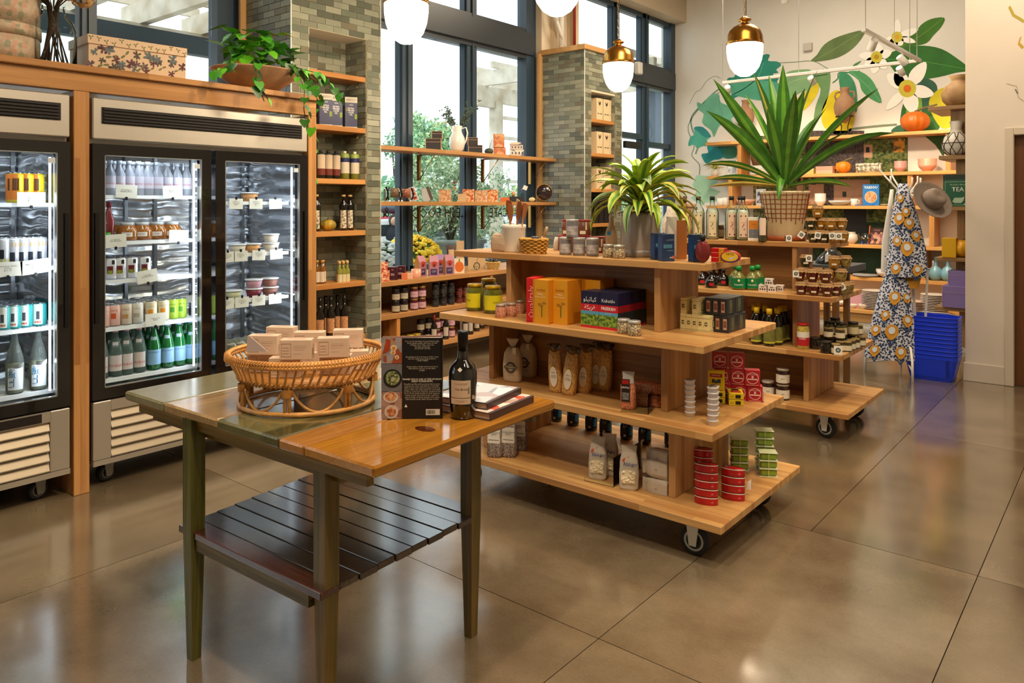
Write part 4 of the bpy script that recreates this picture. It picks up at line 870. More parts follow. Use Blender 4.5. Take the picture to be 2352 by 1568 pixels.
ob=part('tin_body',MB().lathe([(.043,-.012),(.045,-.010),(.045,.010),(.043,.012)],30,sy=.62),P('#c9301c',.3),o,(0,0,0),(PI/2,0,0))
oval_patch(o,.082,.049,0,-.0132,P('#1e3e92',.4),'label_ring');oval_patch(o,.076,.043,.001,-.0138,P('#ecc02c',.4),'tin_label',ring=None)
lettering(o,'ORTIZ',.013,P('#5a1a10',.5),(0,-.0144,.012),bold=.01);part('fish',MB().add([(-.005,0,-.004),(.005,0,-.009),(.02,0,.001),(.026,0,.006),(.01,0,.002),(.0,0,.0)],[(0,1,2,3,4,5)]),P('#cfd6e6',.3),o,(0,-.0144,-.004))
# ================================================================== GONDOLA ONE, second board
Y2=(3.06,3.8);n=0
PK=jar(.052,.152,P('#5d5f1c',.12,coat=.7,noise=.35,nscale=26),P('#c9a21c',.3,.5),P('#cfc41e',.4),'pickle_jar',.1,lidr=.86,shoulder=.8,txt=('PICKLES',.012,BLKT))
for px,py,a,lb in ((1091,716,-.9,'large jar of green pickles with yellow lid nearest the window'),(1132,722,.4,'large jar of green pickles with yellow label facing out'),(1122,700,0,'large jar of green pickles at the back of the three')):
    v,t=pos(px,py-4,Z2,(3.12,3.7));PK.put(v,facecam(v.x,v.y)+a,lb)
PS=jar(.029,.073,SPECK('#a8644a','#d29a7e',120,.4,.6,.5),P('#b9a89a',.4,.5),name='salt_jar',lidh=.17)
for i,(px,py) in enumerate(((1150,733),(1174,729),(1193,722))):v,t=pos(px,py-3,Z2,(3.1,3.39));PS.put(v,label='small jar of pink salt, %s from the pickle jars' % ORD[i])
YEL=P('#dc9a1c',.42);ORG=P('#c87a14',.45);QR=P('#c41a22',.42)
wheat=[(.56,.62,.16,.42,P('#5a6a1c',.5)),(.50,.68,.40,.44,P('#a5761a',.5)),(.35,.55,.42,.47,P('#a5761a',.5)),(.62,.86,.45,.50,P('#a5761a',.5))]
QC=carton(.100,.13,.222,YEL,F=((0,.12,0,1,ORG),*wheat),R=((0,1,0,1,ORG),(.1,.9,.02,.04,GOLD)),T=((0,1,0,1,P('#d08a20',.45)),),txt=(('Qualitaly',.016,P('#8a2a12',.5),.003,.172),('FUSILLI',.012,WHT2,0,.15),('BAKING BAND',.010,P('#f4e2a8',.5),0,.136)),name='pasta_carton')
QS=carton(.056,.12,.228,QR,F=((0,1,0,.05,P('#a3141c',.4)),),txt=(('Qualitaly',.046,P('#f0a8a0',.5),0,.105,{'turn':-PI/2}),),name='pasta_carton')
b0,_=onZ(1222,741,Z2);
QS.put((b0.x-.0285,b0.y+.064,Z2),.33,'narrow red end of a pasta carton lettered up its side')
Qx=Vector((1,0,0));Qy=Vector((0,1,0));q0=Vector((b0.x+.0505,b0.y+.07,Z2))
QC.put(q0,0,'yellow pasta carton touching the red one');b1,_=onZ(1265,743,Z2);q1=Vector((b1.x+.0505,b1.y+.07,Z2))
QC.put(q1,0,'yellow pasta carton in front beside the grain cartons');QC.put(q1+Qx*.005+Qy*.133,0,'yellow pasta carton behind the front one, plain ochre side showing')
QC.put(q0+Qy*.132-Qx*.0,0,'yellow pasta carton at the back touching the wooden panel');QC.put(q1+Qx*.108+Qy*.133,0,'ochre side of the last pasta carton toward the navy grain cartons')
KN=P('#18193a',.4);KR=P('#c8202a',.4);KG=SPECK('#2f5a1c','#8fae3c',90,.4,.6,.5);KB=P('#5aa0c9',.4)
KF=((0,1,.47,.66,KR),(0,1,.38,.47,KB),(0,1,.07,.38,KG),(0,1,0,.07,KR))
KS=((0,1,.47,.66,P('#8a1a24',.4)),(0,1,.07,.47,P('#1d2a2e',.4)),(0,1,0,.07,KR))
def freekeh(words_):return carton(.106,.052,.178,KN,F=KF,R=KS,T=((0,1,0,1,P('#232440',.45)),),name='grain_carton',txt=words_)
WT=P('#f6f6f6',.5)
KE=freekeh((('Kabatilo',.0235,WT,0,.139),('FREEKEH',.0205,WT,0,.101,{'bold':.02}),('Green Wheat',.006,WT,0,.078)))
KA=freekeh((('ﻮﻠﻴﺗﺎﺒﻛ',.031,WT,0,.140),('ﺔﻜﻳﺮﻓ',.030,WT,0,.101),))
k0,_=onZ(1333,750,Z2);k1,_=onZ(1376,759,Z2);ka=0;KX=Vector((math.cos(ka),math.sin(ka),0));KY=Vector((-math.sin(ka),math.cos(ka),0))
for c_,pr in ((0,KA),(1,KE)):
    for r_ in range(5):
        pr.put(k0+KX*(.054+c_*.1075)+KY*(.03+r_*.0545)+Vector((0,0,.0)),ka,'navy %s freekeh carton, %s row from the front, %s column' % (('arabic lettered','english lettered')[c_],ORD[r_],('window side','aisle side')[c_]),scale=(1,1,1))
for px,py,lb in ((1433,768,'small jar of grey salt in front of the navy cartons'),(1457,773,'small jar of dried herbs beside the grey salt')):v,t=pos(px,py-3,Z2,(3.05,3.3));Proto.put(GJ,v,0,lb,scale=1.05)
PY=P('#e0d49a',.5);OL=P('#4a4a34',.5)
def logo_rows(c_):return ((.0,1,.83,.845,c_),(.0,1,.10,.115,c_))
TY=carton(.0295,.105,.078,PY,F=(*logo_rows(OL),(.28,.72,.40,.62,OL),(.40,.66,.47,.55,PY)),R=(*logo_rows(OL),(.38,.56,.22,.74,OL),(.41,.53,.28,.68,PY),(.72,.98,.15,.58,P('#6a5a44',.6,noise=.5,nscale=90))),T=((.46,.54,0,1,P('#cfc388',.5)),),name='soap_carton')
e0,_=onZ(1563,765,Z2);a_=.0;EX=Vector((math.cos(a_),math.sin(a_),0));EY=Vector((-math.sin(a_),math.cos(a_),0))
e0,_=onZ(1561,757,Z2)
for i in range(5):TY.put(e0+EX*(.016+.030*i)+EY*(.055-.012*i*0),a_,'pale yellow soap carton, %s in the bottom row of five' % ORD[i])
for i in (0,1):TY.put(e0+EX*(.018+.060*i)+EY*(.055)+Vector((0,0,.0785)),a_,'pale yellow soap carton on top, %s' % ('against the oak end panel','beside the black cartons')[i])
for p_ in []:pass
BK_=P('#2c2b2e',.4);BKT=P('#c79f86',.5)
TB_=carton(.036,.10,.080,BK_,F=((.25,.75,.18,.82,BKT),(.3,.7,.3,.7,P('#8a5040',.5,noise=.4,nscale=90))),R=((.3,.66,.12,.9,P('#5a6048',.45,noise=.5,nscale=60)),(.1,.2,.1,.9,P('#4a4a4c',.5))),T=((0,1,.93,1,P('#77787c',.4)),(0,1,.0,.05,P('#77787c',.4)),(0,.06,0,1,P('#77787c',.4))),name='tea_carton')
f0=e0+EX*.172+EY*.10
for i in range(2):
    for j in range(2):TB_.put(f0+EX*(.037*i)+EY*(.101*j),a_,'black boxed tea with tan panel, bottom layer, %s row, %s column' % (('front','back')[j],('inner','outer')[i]))
for i in range(3):
    for j in range(2):TB_.put(f0+EX*(-.037+.037*i-.01)+EY*(.101*j)+Vector((0,0,.0805)),a_,'black boxed tea with tan panel, top layer, %s row, %s column' % (('front','back')[j],('inner','middle','outer')[i]))
# ================================================================== GONDOLA ONE, third board
SACK=P('#cdbba0',.85,noise=.05,nscale=80,bump=.2)
def sackx(o):
    ring=MB();
    for k in range(20):
        a0_,a1_=2*PI*k/20,2*PI*(k+1)/20
        ring.add([(.030*math.cos(a0_),0,.030*math.sin(a0_)),(.030*math.cos(a1_),0,.030*math.sin(a1_)),(.020*math.cos(a1_),0,.020*math.sin(a1_)),(.020*math.cos(a0_),0,.020*math.sin(a0_))],[(0,1,2,3)])
    ring.add([(-.038,0,-.006),(.038,0,-.006),(.038,0,.008),(-.038,0,.008)],[(0,1,2,3)])
    part('printed_emblem',ring,P('#4a4640',.7),o,(.004,-.0445,.085));lettering(o,'CARNAROLI',.012,SACK,(.004,-.0455,.086),bold=.02);lettering(o,'GOLD RICE',.009,P('#4a4640',.7),(.004,-.0445,.042))
    part('tie_string',MB().lathe([(.022,.185),(.026,.19),(.022,.195)],12,cap=False),P('#8a7450',.8),o)
    part('paper_tag',MB().box(.01,.03,-.032,-.030,.15,.19),P('#ddd6c4',.7),o)
SK=bag(.105,.075,.235,SACK,name='rice_sack',cat='sack',seed=5,tie=.80,extra=sackx)
for px,py,r_,lb in ((1178,880,.3,'cloth sack of rice with a round dark emblem'),(1212,866,.1,'second cloth rice sack tied with string behind the first')):v,t=pos(px,py-5,Z3,(3.15,3.38));SK.put(v,r_,lb)
CHK=SPECK('#8a5c28','#e0b06a',95,.1,.5,.4,kind='vor');FILM=THIN('#e8e0d0',.3,.15)
def chx(o):
    oval_patch(o,.042,.105,.085,-.0365,P('#ece4d6',.5),ring=P('#c9a040',.3,.6));lettering(o,'CECI',.012,P('#5a4a3a',.6),(0,-.0373,.105));lettering(o,'TENERI\nTOSCANI',.0085,P('#5a4a3a',.6),(0,-.0373,.085))
    part('film_top',MB().lathe([(.010,.205),(.02,.215),(.034,.245),(.028,.25),(.012,.222),(.006,.21)],9,sx=1.25,sy=.5),FILM,o)
CB=bag(.073,.062,.215,CHK,name='chickpea_bag',cat='bag',seed=9,top=.1,extra=chx,mtop=None)
for i,(px,py,l_) in enumerate(((1279,905,-.03),(1306,911,.05),(1342,906,.03),(1370,897,.04),(1388,888,.03))):
    v,t=pos(px,py-6,Z3,(3.1,3.38));CB.put(v,.25,'clear bag of chickpeas with oval label, %s from the rice sacks' % ORD[i],rot=(0,l_*2,.25))
LEN=SPECK('#b8603c','#e8a07e',140,.42,.58,.5)
def lex(o):patches(o,.07,.066,.2,((.14,.72,.2,.74,P('#2a2220',.4)),(.2,.66,.62,.72,REDT),(.2,.66,.25,.42,P('#7a7c80',.5,noise=.5,nscale=80))),name='bag_label');lettering(o,'LENTILS',.011,WT,(-.005,-.0362,.108),bold=.02)
LB=bag(.070,.055,.178,LEN,name='lentil_bag',cat='bag',seed=4,top=.3,extra=lex,mtop=(P('#c9c4c0',.2,coat=.5),4))
v,t=pos(1443,938,Z3,(3.08,3.3));LB.put(v,.3,'upright bag of red lentils with a black label')
LB2=bag(.058,.05,.125,LEN,name='lentil_bag',cat='bag',seed=14,top=.2)
for i,(px,py,z,r_) in enumerate(((1490,935,.026,.3),(1510,925,.026,-.2),(1482,925,.074,.5),(1506,930,.076,.1))):
    v,t=pos(px,py,Z3,(3.2,3.36));LB2.put((v.x-.06,v.y,Z3+z),label='bag of red lentils lying flat, %s' % ('bottom layer beside the upright bag','bottom layer by the end panel','top layer beside the upright bag','top layer by the end panel')[i],rot=(0,PI/2,r_))
v,t=pos(1462,945,Z3,(3.05,3.2));solo('acrylic_holder',MB().box(-.07,.06,.08,.083,0,.11).box(-.07,.06,-.03,.08,0,.003).box(.06,.063,-.03,.083,0,.09),CLEAR,'clear acrylic bin around the lentil bags','holder',v,.3)
CUP=lathe_thing('pate_tin','tin',('tin_body',[(.027,0),(.033,.020),(.035,.0215),(.035,.0235),(.0,.0238)]),P('#dedade',.4),n=16);part('lid_print',MB().lathe([(.026,.0242),(0,.0243)],12),P('#9a8a80',.5,noise=.4,nscale=90),CUP);CUP=Proto(CUP)
for (px,py,n_,nm) in ((1585,960,7,'first'),(1637,980,7,'third'),(1640,962,6,'second')):
    v,t=pos(px,py-4,Z3,(3.03,3.7))
    for k in range(n_):CUP.put((v.x+random.uniform(-.0008,.0008),v.y,Z3+k*.0243),random.uniform(0,6),'white pate tin, %s from the bottom in the %s stack beside the end panel' % (ORD[k],nm),scale=(.72 if True else 1,.72,1.0))
RB=P('#b01c2c',.4);LR=P('#e8b0a8',.5)
def redb(w_,d_,h_):
    o=carton(w_,d_,h_,RB,F=((.1,.9,.04,.07,LR),),R=((.12,.88,.12,.15,LR),),name='anchovy_carton');r=o.r
    R_=min(w_,h_)*.40;mb=MB()
    for k in range(24):
        a0_,a1_=2*PI*k/24,2*PI*(k+1)/24
        mb.add([(R_*math.cos(a0_),0,R_*math.sin(a0_)),(R_*math.cos(a1_),0,R_*math.sin(a1_)),(R_*.9*math.cos(a1_),0,R_*.9*math.sin(a1_)),(R_*.9*math.cos(a0_),0,R_*.9*math.sin(a0_))],[(0,1,2,3)])
    mb.add([(-R_*.8,0,-R_*.3),(R_*.8,0,-R_*.3),(R_*.8,0,-R_*.08),(-R_*.8,0,-R_*.08)],[(0,1,2,3)]).add([(-R_*.16,0,0),(R_*.16,0,0),(R_*.16,0,R_*.4),(-R_*.16,0,R_*.4)],[(0,1,2,3)])
    part('round_emblem',mb,P('#f0c8c0',.5),r,(0,-d_/2-.0022,h_*.5));lettering(r,'OLASAGASTI',R_*.33,P('#f0c8c0',.5),(0,-d_/2-.0026,h_*.5+R_*.62));return o
RA=redb(.072,.05,.078);ya=.45
def redpos(px,py,z):v,t=pos(px,py,z);return v
r0=redpos(1712,905,Z3);
RBX=Vector((math.cos(ya),math.sin(ya),0));RBY=Vector((-math.sin(ya),math.cos(ya),0));base=Vector((-1.62,3.46,Z3))
base,_=onZ(1690,908,Z3);base.y=min(base.y,3.62)
lay=[(0,0,0,'at the bottom beside the end panel'),(.074,-.0,0,'in the bottom row second from the end panel'),(.148,-.005,0,'in the bottom row nearest the board edge'),(-.01,.0,1,'on the second layer by the end panel'),(.068,-.002,1,'in the middle of the second layer'),(.136,-.01,1,'on the second layer nearest the board edge'),(-.02,.0,2,'on top nearest the end panel'),(.062,-.0,2,'on top nearest the aisle')]
for dx,dy,k,lb in lay[:8]:RA.put(base+RBX*(dx-.02)+RBY*(dy+.01)+Vector((0,0,.0785*k)),ya,'red anchovy carton '+lb)
solo('price_tag',MB().box(-.001,.001,-.016,.016,0,.055),WHT2,'small white shelf tag beside the red anchovy cartons','tag',base+RBX*.17+RBY*-.015,ya)
YB=P('#e2c81e',.4)
YA=carton(.07,.098,.03,YB,F=((.0,1,.0,.06,OL),(.45,.8,.2,.75,BLKT),(.1,.35,.35,.6,P('#c9a818',.4))),R=((.3,.75,.2,.8,BLKT),),T=((.15,.85,.15,.5,REDT),(.25,.75,.55,.85,BLKT)),name='sardine_carton')
YV=carton(.078,.03,.095,YB,F=((.12,.88,.66,.84,REDT),(.24,.42,.36,.56,P('#3a4452',.5)),(.58,.78,.36,.56,P('#3a4452',.5)),(.44,.56,.34,.5,P('#3a4452',.5))),txt=(('ESPINALER',.009,WT,0,.0715),('sardinillas',.012,P('#3f6a30',.5),0,.026)),name='sardine_carton')
yb,_=onZ(1692,930,Z3);
YA.put(yb+Vector((-.02,.03,0)),.5,'yellow sardine carton lying in front, bottom of two');YA.put(yb+Vector((-.02,.03,.0305)),.5,'yellow sardine carton lying in front, top of two')
YA.put(yb+Vector((-.105,.01,0)),.5,'yellow sardine carton under the upright one, lower');YA.put(yb+Vector((-.105,.01,.0305)),.5,'yellow sardine carton under the upright one, upper')
YV.put(yb+Vector((-.105,.0,.061)),.35,'yellow sardine carton standing upright with a red cartouche')
# ================================================================== GONDOLA ONE, bottom board
GRT=SPECK('#5f5450','#a89a94',150,.42,.58,.6)
def gx(o):patches(o,.072,.05,.17,((.08,.92,.42,.86,P('#e6e2da',.5)),(.15,.85,.5,.52,P('#77736c',.5))),name='bag_label');lettering(o,'COARSE BLUE\nGRITS',.0105,P('#3a3634',.6),(0,-.0285,.118))
GBG=bag(.072,.048,.185,GRT,name='grits_bag',cat='bag',seed=6,top=.2,extra=gx,mtop=(P('#b3aaa2',.2,coat=.5),4))
for i,(px,py) in enumerate(((1137,1060),(1170,1056),(1195,1040))):v,t=pos(px,py-8,Z4,(3.06,3.4));GBG.put(v,.45,'clear bag of blue grits, %s from the window end' % ORD[i],scale=1.12)
BJ=jar(.036,.105,P('#1b1a1c',.1,coat=.8),P('#24262a',.3),P('#232326',.35),'dark_jar',.14,band=(.15,.74,P('#232326',.3)))
part('blue_seal',MB().band(.0375,.03,.075,.5,1.15,6),P('#2a7fb8',.4),BJ.r);part('price_sticker',MB().band(.0377,.022,.034,-.25,.1,3),P('#d8d4cc',.5),BJ.r);kids(BJ.r)
KIDS.pop(BJ.r.name,None)
for i,(px,py) in enumerate(((1277,972),(1316,982),(1358,993),(1391,1003),(1439,1013),(1481,1024),(1541,1030))):
    v,t=pos(px,py-6,Z4,(3.45,3.9));BJ.put(v,facecam(v.x,v.y)-.2,'dark jar with a blue seal, %s in the back row from the window end' % ORD[i])
PB=P('#c9bfb0',.6,noise=.05,nscale=50);BEAN=SPECK('#a8946a','#f0e4c4',70,.05,.4,.45,kind='vor')
def bx(o):
    pts=[(-.030,0,.035),(.030,0,.035),(.032,0,.085),(.016,0,.095),(-.018,0,.093),(-.031,0,.082)]
    part('bean_window',MB().add(pts,[tuple(range(6))]),BEAN,o,(0,-.0345,0))
    part('beans',(lambda m_:[m_.ico((random.uniform(-.027,.027),-.036,random.uniform(.038,.088)),.0062,.003,.0046,.3) for _ in range(30)] and m_)(MB()),P('#ece0c0',.4),o)['kind']='stuff'
    lettering(o,'3άλφα',.019,P('#26408c',.5),(.008,-.0345,.118),bold=.02,italic=.2)
    part('orange_motif',MB().add([(-.02,0,0),(-.008,0,.004),(-.002,0,.022),(-.014,0,.014)],[(0,1,2,3)]).add([(0,0,.018),(.014,0,.03),(.01,0,.022)],[(0,1,2)]),P('#d9542a',.5),o,(-.008,-.0335,.125))
BB=bag(.082,.062,.19,PB,name='bean_bag',cat='bag',seed=8,top=.28,extra=bx,flat=True)
for px,py,r_,lb in ((1374,1108,.35,'paper bag of white beans standing in front of its twin'),(1400,1100,.2,'paper bag of white beans half hidden behind another'),(1445,1132,.4,'paper bag of white beans beside the pile of lying bags')):
    v,t=pos(px,py-10,Z4,(3.04,3.3));BB.put(v,r_,lb,scale=1.08)
BL=bag(.082,.05,.13,PB,name='bean_bag',cat='bag',seed=18,top=.25,flat=True)
lettering(BL.r,'3',.016,REDT,(0,-.030,.05));KIDS.pop(BL.r.name,None)
for i in range(4):v,t=pos(1500,1130,Z4,(3.02,3.14));BL.put((v.x+.065,v.y+.03+.01*(i % 2),Z4+.026+i*.044),label='paper bag of beans lying flat, %s of a pile of four' % ('lowest','second','third','topmost')[i],rot=(0,-PI/2,.1*(-1)**i))
v,t=pos(1420,1112,Z4,(3.04,3.3));solo('acrylic_divider',MB().box(-.001,.001,-.05,.28,0,.14).box(-.16,.0,-.05,-.048,0,.02),CLEAR,'clear acrylic divider between the bean bags','divider',v,.1)
RED=P('#b3101a',.3,coat=.3);TOPM=P('#8a6a66',.25,.9)
o=thing('mussel_tin','tin','tin');part('tin_body',MB().lathe([(.050,0),(.052,.003),(.052,.031),(.050,.034)],28,sy=.46),RED,o)
part('lid',MB().lathe([(.0515,.0315),(.0525,.034),(.050,.0355),(.047,.0335),(0,.0335)],28,sy=.47),TOPM,o);part('white_rim',MB().lathe([(.0526,.0305),(.0532,.0325),(.0526,.0345)],28,sy=.47,cap=False),P('#e8dcd6',.35),o)
part('pull_ring',MB().tube([(-.03+.008*math.cos(a),.006*math.sin(a),.037) for a in [2*PI*i/12 for i in range(12)]],.0015,4,closed=True),P('#b9b4ae',.3,1),o);lettering(o,'G',.014,P('#e0a8a0',.5),(.030,-.0195,.016),(0,PI/2,.3));MT=Proto(o)
for nm,px,py,n_ in (('front stack',1622,1168,5),('rear stack',1612,1128,5),('aisle side stack',1684,1158,4)):
    v,t=pos(px,py-12,Z4)
    for k in range(n_):MT.put((v.x,v.y,Z4+.0365*k),.28,'red oval tin, %s from the bottom of the %s' % (ORD[k],nm),scale=(1,1,1))
v,t=pos(1712,1140,Z4);solo('price_tag',MB().prism([(0,0),(.02,0),(.022,.05),(.006,.035)],-.001,.001,lambda q:(q[0],q[2],q[1])),WHT2,'folded white price card behind the red tins','tag',v+Vector((0,.01,.03)),.3)
GR_=P('#7f9a2e',.35,noise=.15,nscale=30,coat=.3)
o=thing('green_pack','pack','pack');part('pack_body',MB().box(-.040,.040,-.030,.030,.004,.036,.006),GR_,o)
part('clear_tray',MB().box(-.044,.044,-.034,.034,.0,.003,.001).box(-.044,.044,-.034,.034,.036,.039,.001),P('#d3dbb8',.15,coat=.5),o);part('fold_line',MB().box(-.002,.002,-.031,.031,.004,.0365),P('#b5c274',.4),o);GP_=Proto(o)
for nm,px,py,n_ in (('stack by the end panel',1698,1090,4),('tall stack at the board edge',1755,1088,5),('short front stack at the board edge',1763,1104,3)):
    v,t=pos(px,py-14,Z4,(3.1,3.9))
    if 'short' in nm:v.y -= .0
    for k in range(n_):GP_.put((v.x,v.y,Z4+.0395*k),.55,'green soap pack, %s from the bottom, %s' % (ORD[k],nm),scale=(1,1,1))
# ================================================================== GONDOLA TWO
YT2=(5.40,5.75)
def py_(px,yy):return onY(px,HY,yy)[0]
v=py_(1802,5.60);t5=depth(v)
lpz=thing('lattice_pot','cream flowerpot with brown lattice glaze on a terracotta saucer','pot',(v.x,v.y,Z1),.3);vl=v
part('pot_body',MB().lathe([(.118,.025),(.124,.04),(.172,.345),(.176,.35),(.176,.362),(.166,.362),(.160,.33),(0,.33)],36),P('#d8c8a4',.3,coat=.4),lpz)
part('saucer',MB().lathe([(.130,0),(.150,.006),(.153,.034),(.146,.036),(.140,.026),(0,.024)],36),P('#9a4f28',.5),lpz)
mb=MB();rnd=random.Random(5)
for k in range(26):
    a=2*PI*k/26;e=rnd.uniform(.12,.15)
    mb.tube([((.124+(.172-.124)*(z-.04)/.305+.001)*math.cos(a+rnd.uniform(-.012,.012)),(.124+(.172-.124)*(z-.04)/.305+.001)*math.sin(a),z) for z in (.345,.27,.2,e)],.0032,4,cap=False)
for k in range(6):
    z=.165+k*.034;r_=.124+(.172-.124)*(z-.04)/.305+.001;mb.tube([(r_*math.cos(a),r_*math.sin(a),z+rnd.uniform(-.002,.002)) for a in [2*PI*i/30 for i in range(30)]],.0032,4,closed=True)
part('glaze_lattice',mb,P('#8a4a26',.4),lpz)['kind']='stuff'
moss(lpz,.155,.345)
tp=thing('tall_dracaena','tall plant with broad yellow striped leaves in the lattice pot','plant',(v.x,v.y,Z1+.345))
part('stem',MB().tube([(0,0,0),(0,0,.16)],[.03,.02],8),P('#7a8a3c',.7),tp)
rnd=random.Random(8)
cfg=[]
for k in range(17):
    u=k/16;az=k*2.39996+.4
    cfg.append((az,.98+.52*u,rnd.uniform(.62,.90)*(1-.12*(1-u)),rnd.uniform(.25,.6)*(1.1-.6*u),rnd.uniform(.088,.112)))
D=lambda ddx,ddy:math.atan2(ddy,ddx)
cfg += [(D(-.8,-.55),.95,.80,.45,.10),(D(-.77,-.62),1.05,.95,.15,.10),(D(.77,.62),.92,1.0,.3,.105),(D(.8,.4),.75,.85,.8,.10),
        (D(-.77,-.6),.30,.55,.6,.055),(D(-.9,-.35),.62,.62,1.0,.06),(D(.77,.64),.25,.5,.75,.05),(D(.2,-.9),.6,.42,2.9,.065),(D(-.77,-.55),.12,.55,.35,.04)]
for i,(az,e0_,L_,dr,w_) in enumerate(cfg):
    c_=(4,3) if i==len(cfg)-1 else ((2,0) if rnd.random()<.5 else (3,0))
    mb=leafstrip(L_,w_,e0_,dr,(c_[0],0) if c_[0] != 4 else c_,az,rnd,base=(.012*math.cos(az),.012*math.sin(az),.04+.09*(i/35 if i<17 else .1)),twist=rnd.uniform(-.35,.35),fold=.3,tw0=0 if i<17 else (.9 if math.cos(az)>0 else -.9))
    if c_[0] != 4:
        for j in range(len(mb.f)):mb.mi[j]=0 if j % 4 in (0,3) else (3 if c_[0]==3 and j % 2==0 else 2)
    part('leaf',mb,MATL,tp)
GLS=P('#c9d2c4',.06,spec=.7,trans=.85,ior=1.2)
def tallb(labm,txtm,nm):
    pr=[(.037,0),(.040,.006),(.040,.165),(.036,.185),(.018,.215),(.014,.222),(.0135,.252)]
    b=bottle(nm,pr,CLEAR,cap=([(.0155,.248),(.0160,.272),(.0,.273)],BLKT),label=(.0408,.02,.165,.62,labm),liquid=([(.034,.006),(.036,.01),(.036,.16),(.030,.185),(0,.186)],P('#d4d8c4',.15)),txt=('OLIO\n\n❀',.010,txtm,.10))
    kids(b.r)
    for k,(a,z) in enumerate(((-.35,.15),(.35,.15),(-.35,.035),(.35,.035),(.05,.10),(-.15,.085),(.12,.07))):part('olive_motif',MB().ball((.0412*math.sin(a),-.0412*math.cos(a),z),.0045 if k<4 else .0035,7,5),P('#2d3a22',.5) if k<4 else P('#b0484a',.5),b.r)
    KIDS.pop(b.r.name,None);return b
HB=tallb(P('#e0d2ae',.5),P('#5a5a34',.5),'clear_bottle');FB=tallb(P('#e3c3ac',.5),P('#8a3a34',.5),'clear_bottle')
for px,yy,lb in ((1604,5.46,'clear oil bottle with cream herb label behind the navy carton'),(1636,5.43,'clear oil bottle with cream herb label standing free')):v=py_(px,yy);HB.put((v.x,v.y,Z1),facecam(v.x,v.y),lb,scale=1.2)
for px,yy,lb in ((1680,5.45,'clear oil bottle with pink flower label, front of the pair'),(1700,5.58,'clear oil bottle with pink flower label, behind the front two'),(1706,5.42,'clear oil bottle with pink flower label beside the orange labelled carton')):v=py_(px,yy);FB.put((v.x,v.y,Z1),facecam(v.x,v.y)+.1,lb,scale=1.2)
v=py_(1573,5.55);o=bottle('amber_bottle',[(.03,0),(.033,.006),(.033,.16),(.012,.2),(.011,.26)],P('#b8861c',.08,coat=.8,trans=.5),cap=([(.014,.255),(.014,.30),(0,.30)],P('#4a2f1c',.4)),label=(.0338,.03,.14,.6,CREAM));o.put((v.x,v.y,Z1),facecam(v.x,v.y),'slender amber oil bottle behind the copper carton',scale=1.1)
v=py_(1587,5.60);o=thing('string_netted_jar','tan jar netted with string beside the clear bottles','jar',(v.x,v.y,Z1))
part('jar_body',MB().lathe([(.05,0),(.075,.03),(.085,.10),(.075,.18),(.045,.235),(.04,.25),(.046,.27),(0,.27)],24),P('#c8a27a',.8,noise=.08),o)
mb=MB()
for k in range(10):
    for s in (-1,1):mb.tube([(r_*math.cos(2*PI*k/10+s*z*3.4),r_*math.sin(2*PI*k/10+s*z*3.4),z) for r_,z in ((.078,.03),(.088,.10),(.078,.18),(.048,.233))],.0025,4,cap=False)
part('string_net',mb,P('#6a5638',.8),o)['kind']='stuff';part('lid_cord',MB().lathe([(.044,.235),(.052,.24),(.044,.247)],16,cap=False),P('#6a5638',.8),o)
v=py_(1545,5.6);jb=thing('carved_vase','carved white vase behind the arching plant','vase',(v.x,v.y,Z1));part('vase_body',MB().lathe([(.05,0),(.085,.06),(.09,.13),(.05,.21),(.045,.25),(0,.25)],20),P('#d9cfc0',.6,noise=.2,nscale=40,bump=.3),jb)
v=py_(1655,5.62);jar(.03,.105,P('#4a2c1c',.15,coat=.6),P('#6a5c4c',.4),P('#8a7a62',.5),'dark_jar',.14).put((v.x,v.y,Z1),.4,'small dark preserve jar between the two kinds of clear bottle')
v=py_(1732,5.42);o=carton(.088,.05,.172,P('#e6e2d8',.5),F=((.08,.82,.5,.86,P('#d07f2a',.45)),(.08,.82,.12,.49,P('#77777e',.45))),name='oil_carton',txt=(('OLIVES',.010,P('#8a4a14',.5),0,.12),('ET AL',.010,P('#c9c9cc',.5),0,.05)));o.put((v.x,v.y,Z1),facecam(v.x,v.y),'white carton with an orange and grey label by the lattice pot')
v=py_(1752,5.36);o=bottle('small_clear_bottle',[(.026,0),(.028,.004),(.028,.15),(.010,.175),(.010,.215)],CLEARG,cap=([(.0125,.205),(.0125,.235),(0,.235)],P('#8a7a6a',.5)),label=(.0286,.04,.15,.7,P('#e9cfc0',.5)),liquid=([(.024,.004),(.024,.14),(0,.145)],P('#dccabc',.2)));o.put((v.x,v.y,Z1),facecam(v.x,v.y),'small clear bottle with pale pink label against the lattice pot',scale=1.12)
CLOTH=P('#9a7448',.85,noise=.15,nscale=60)
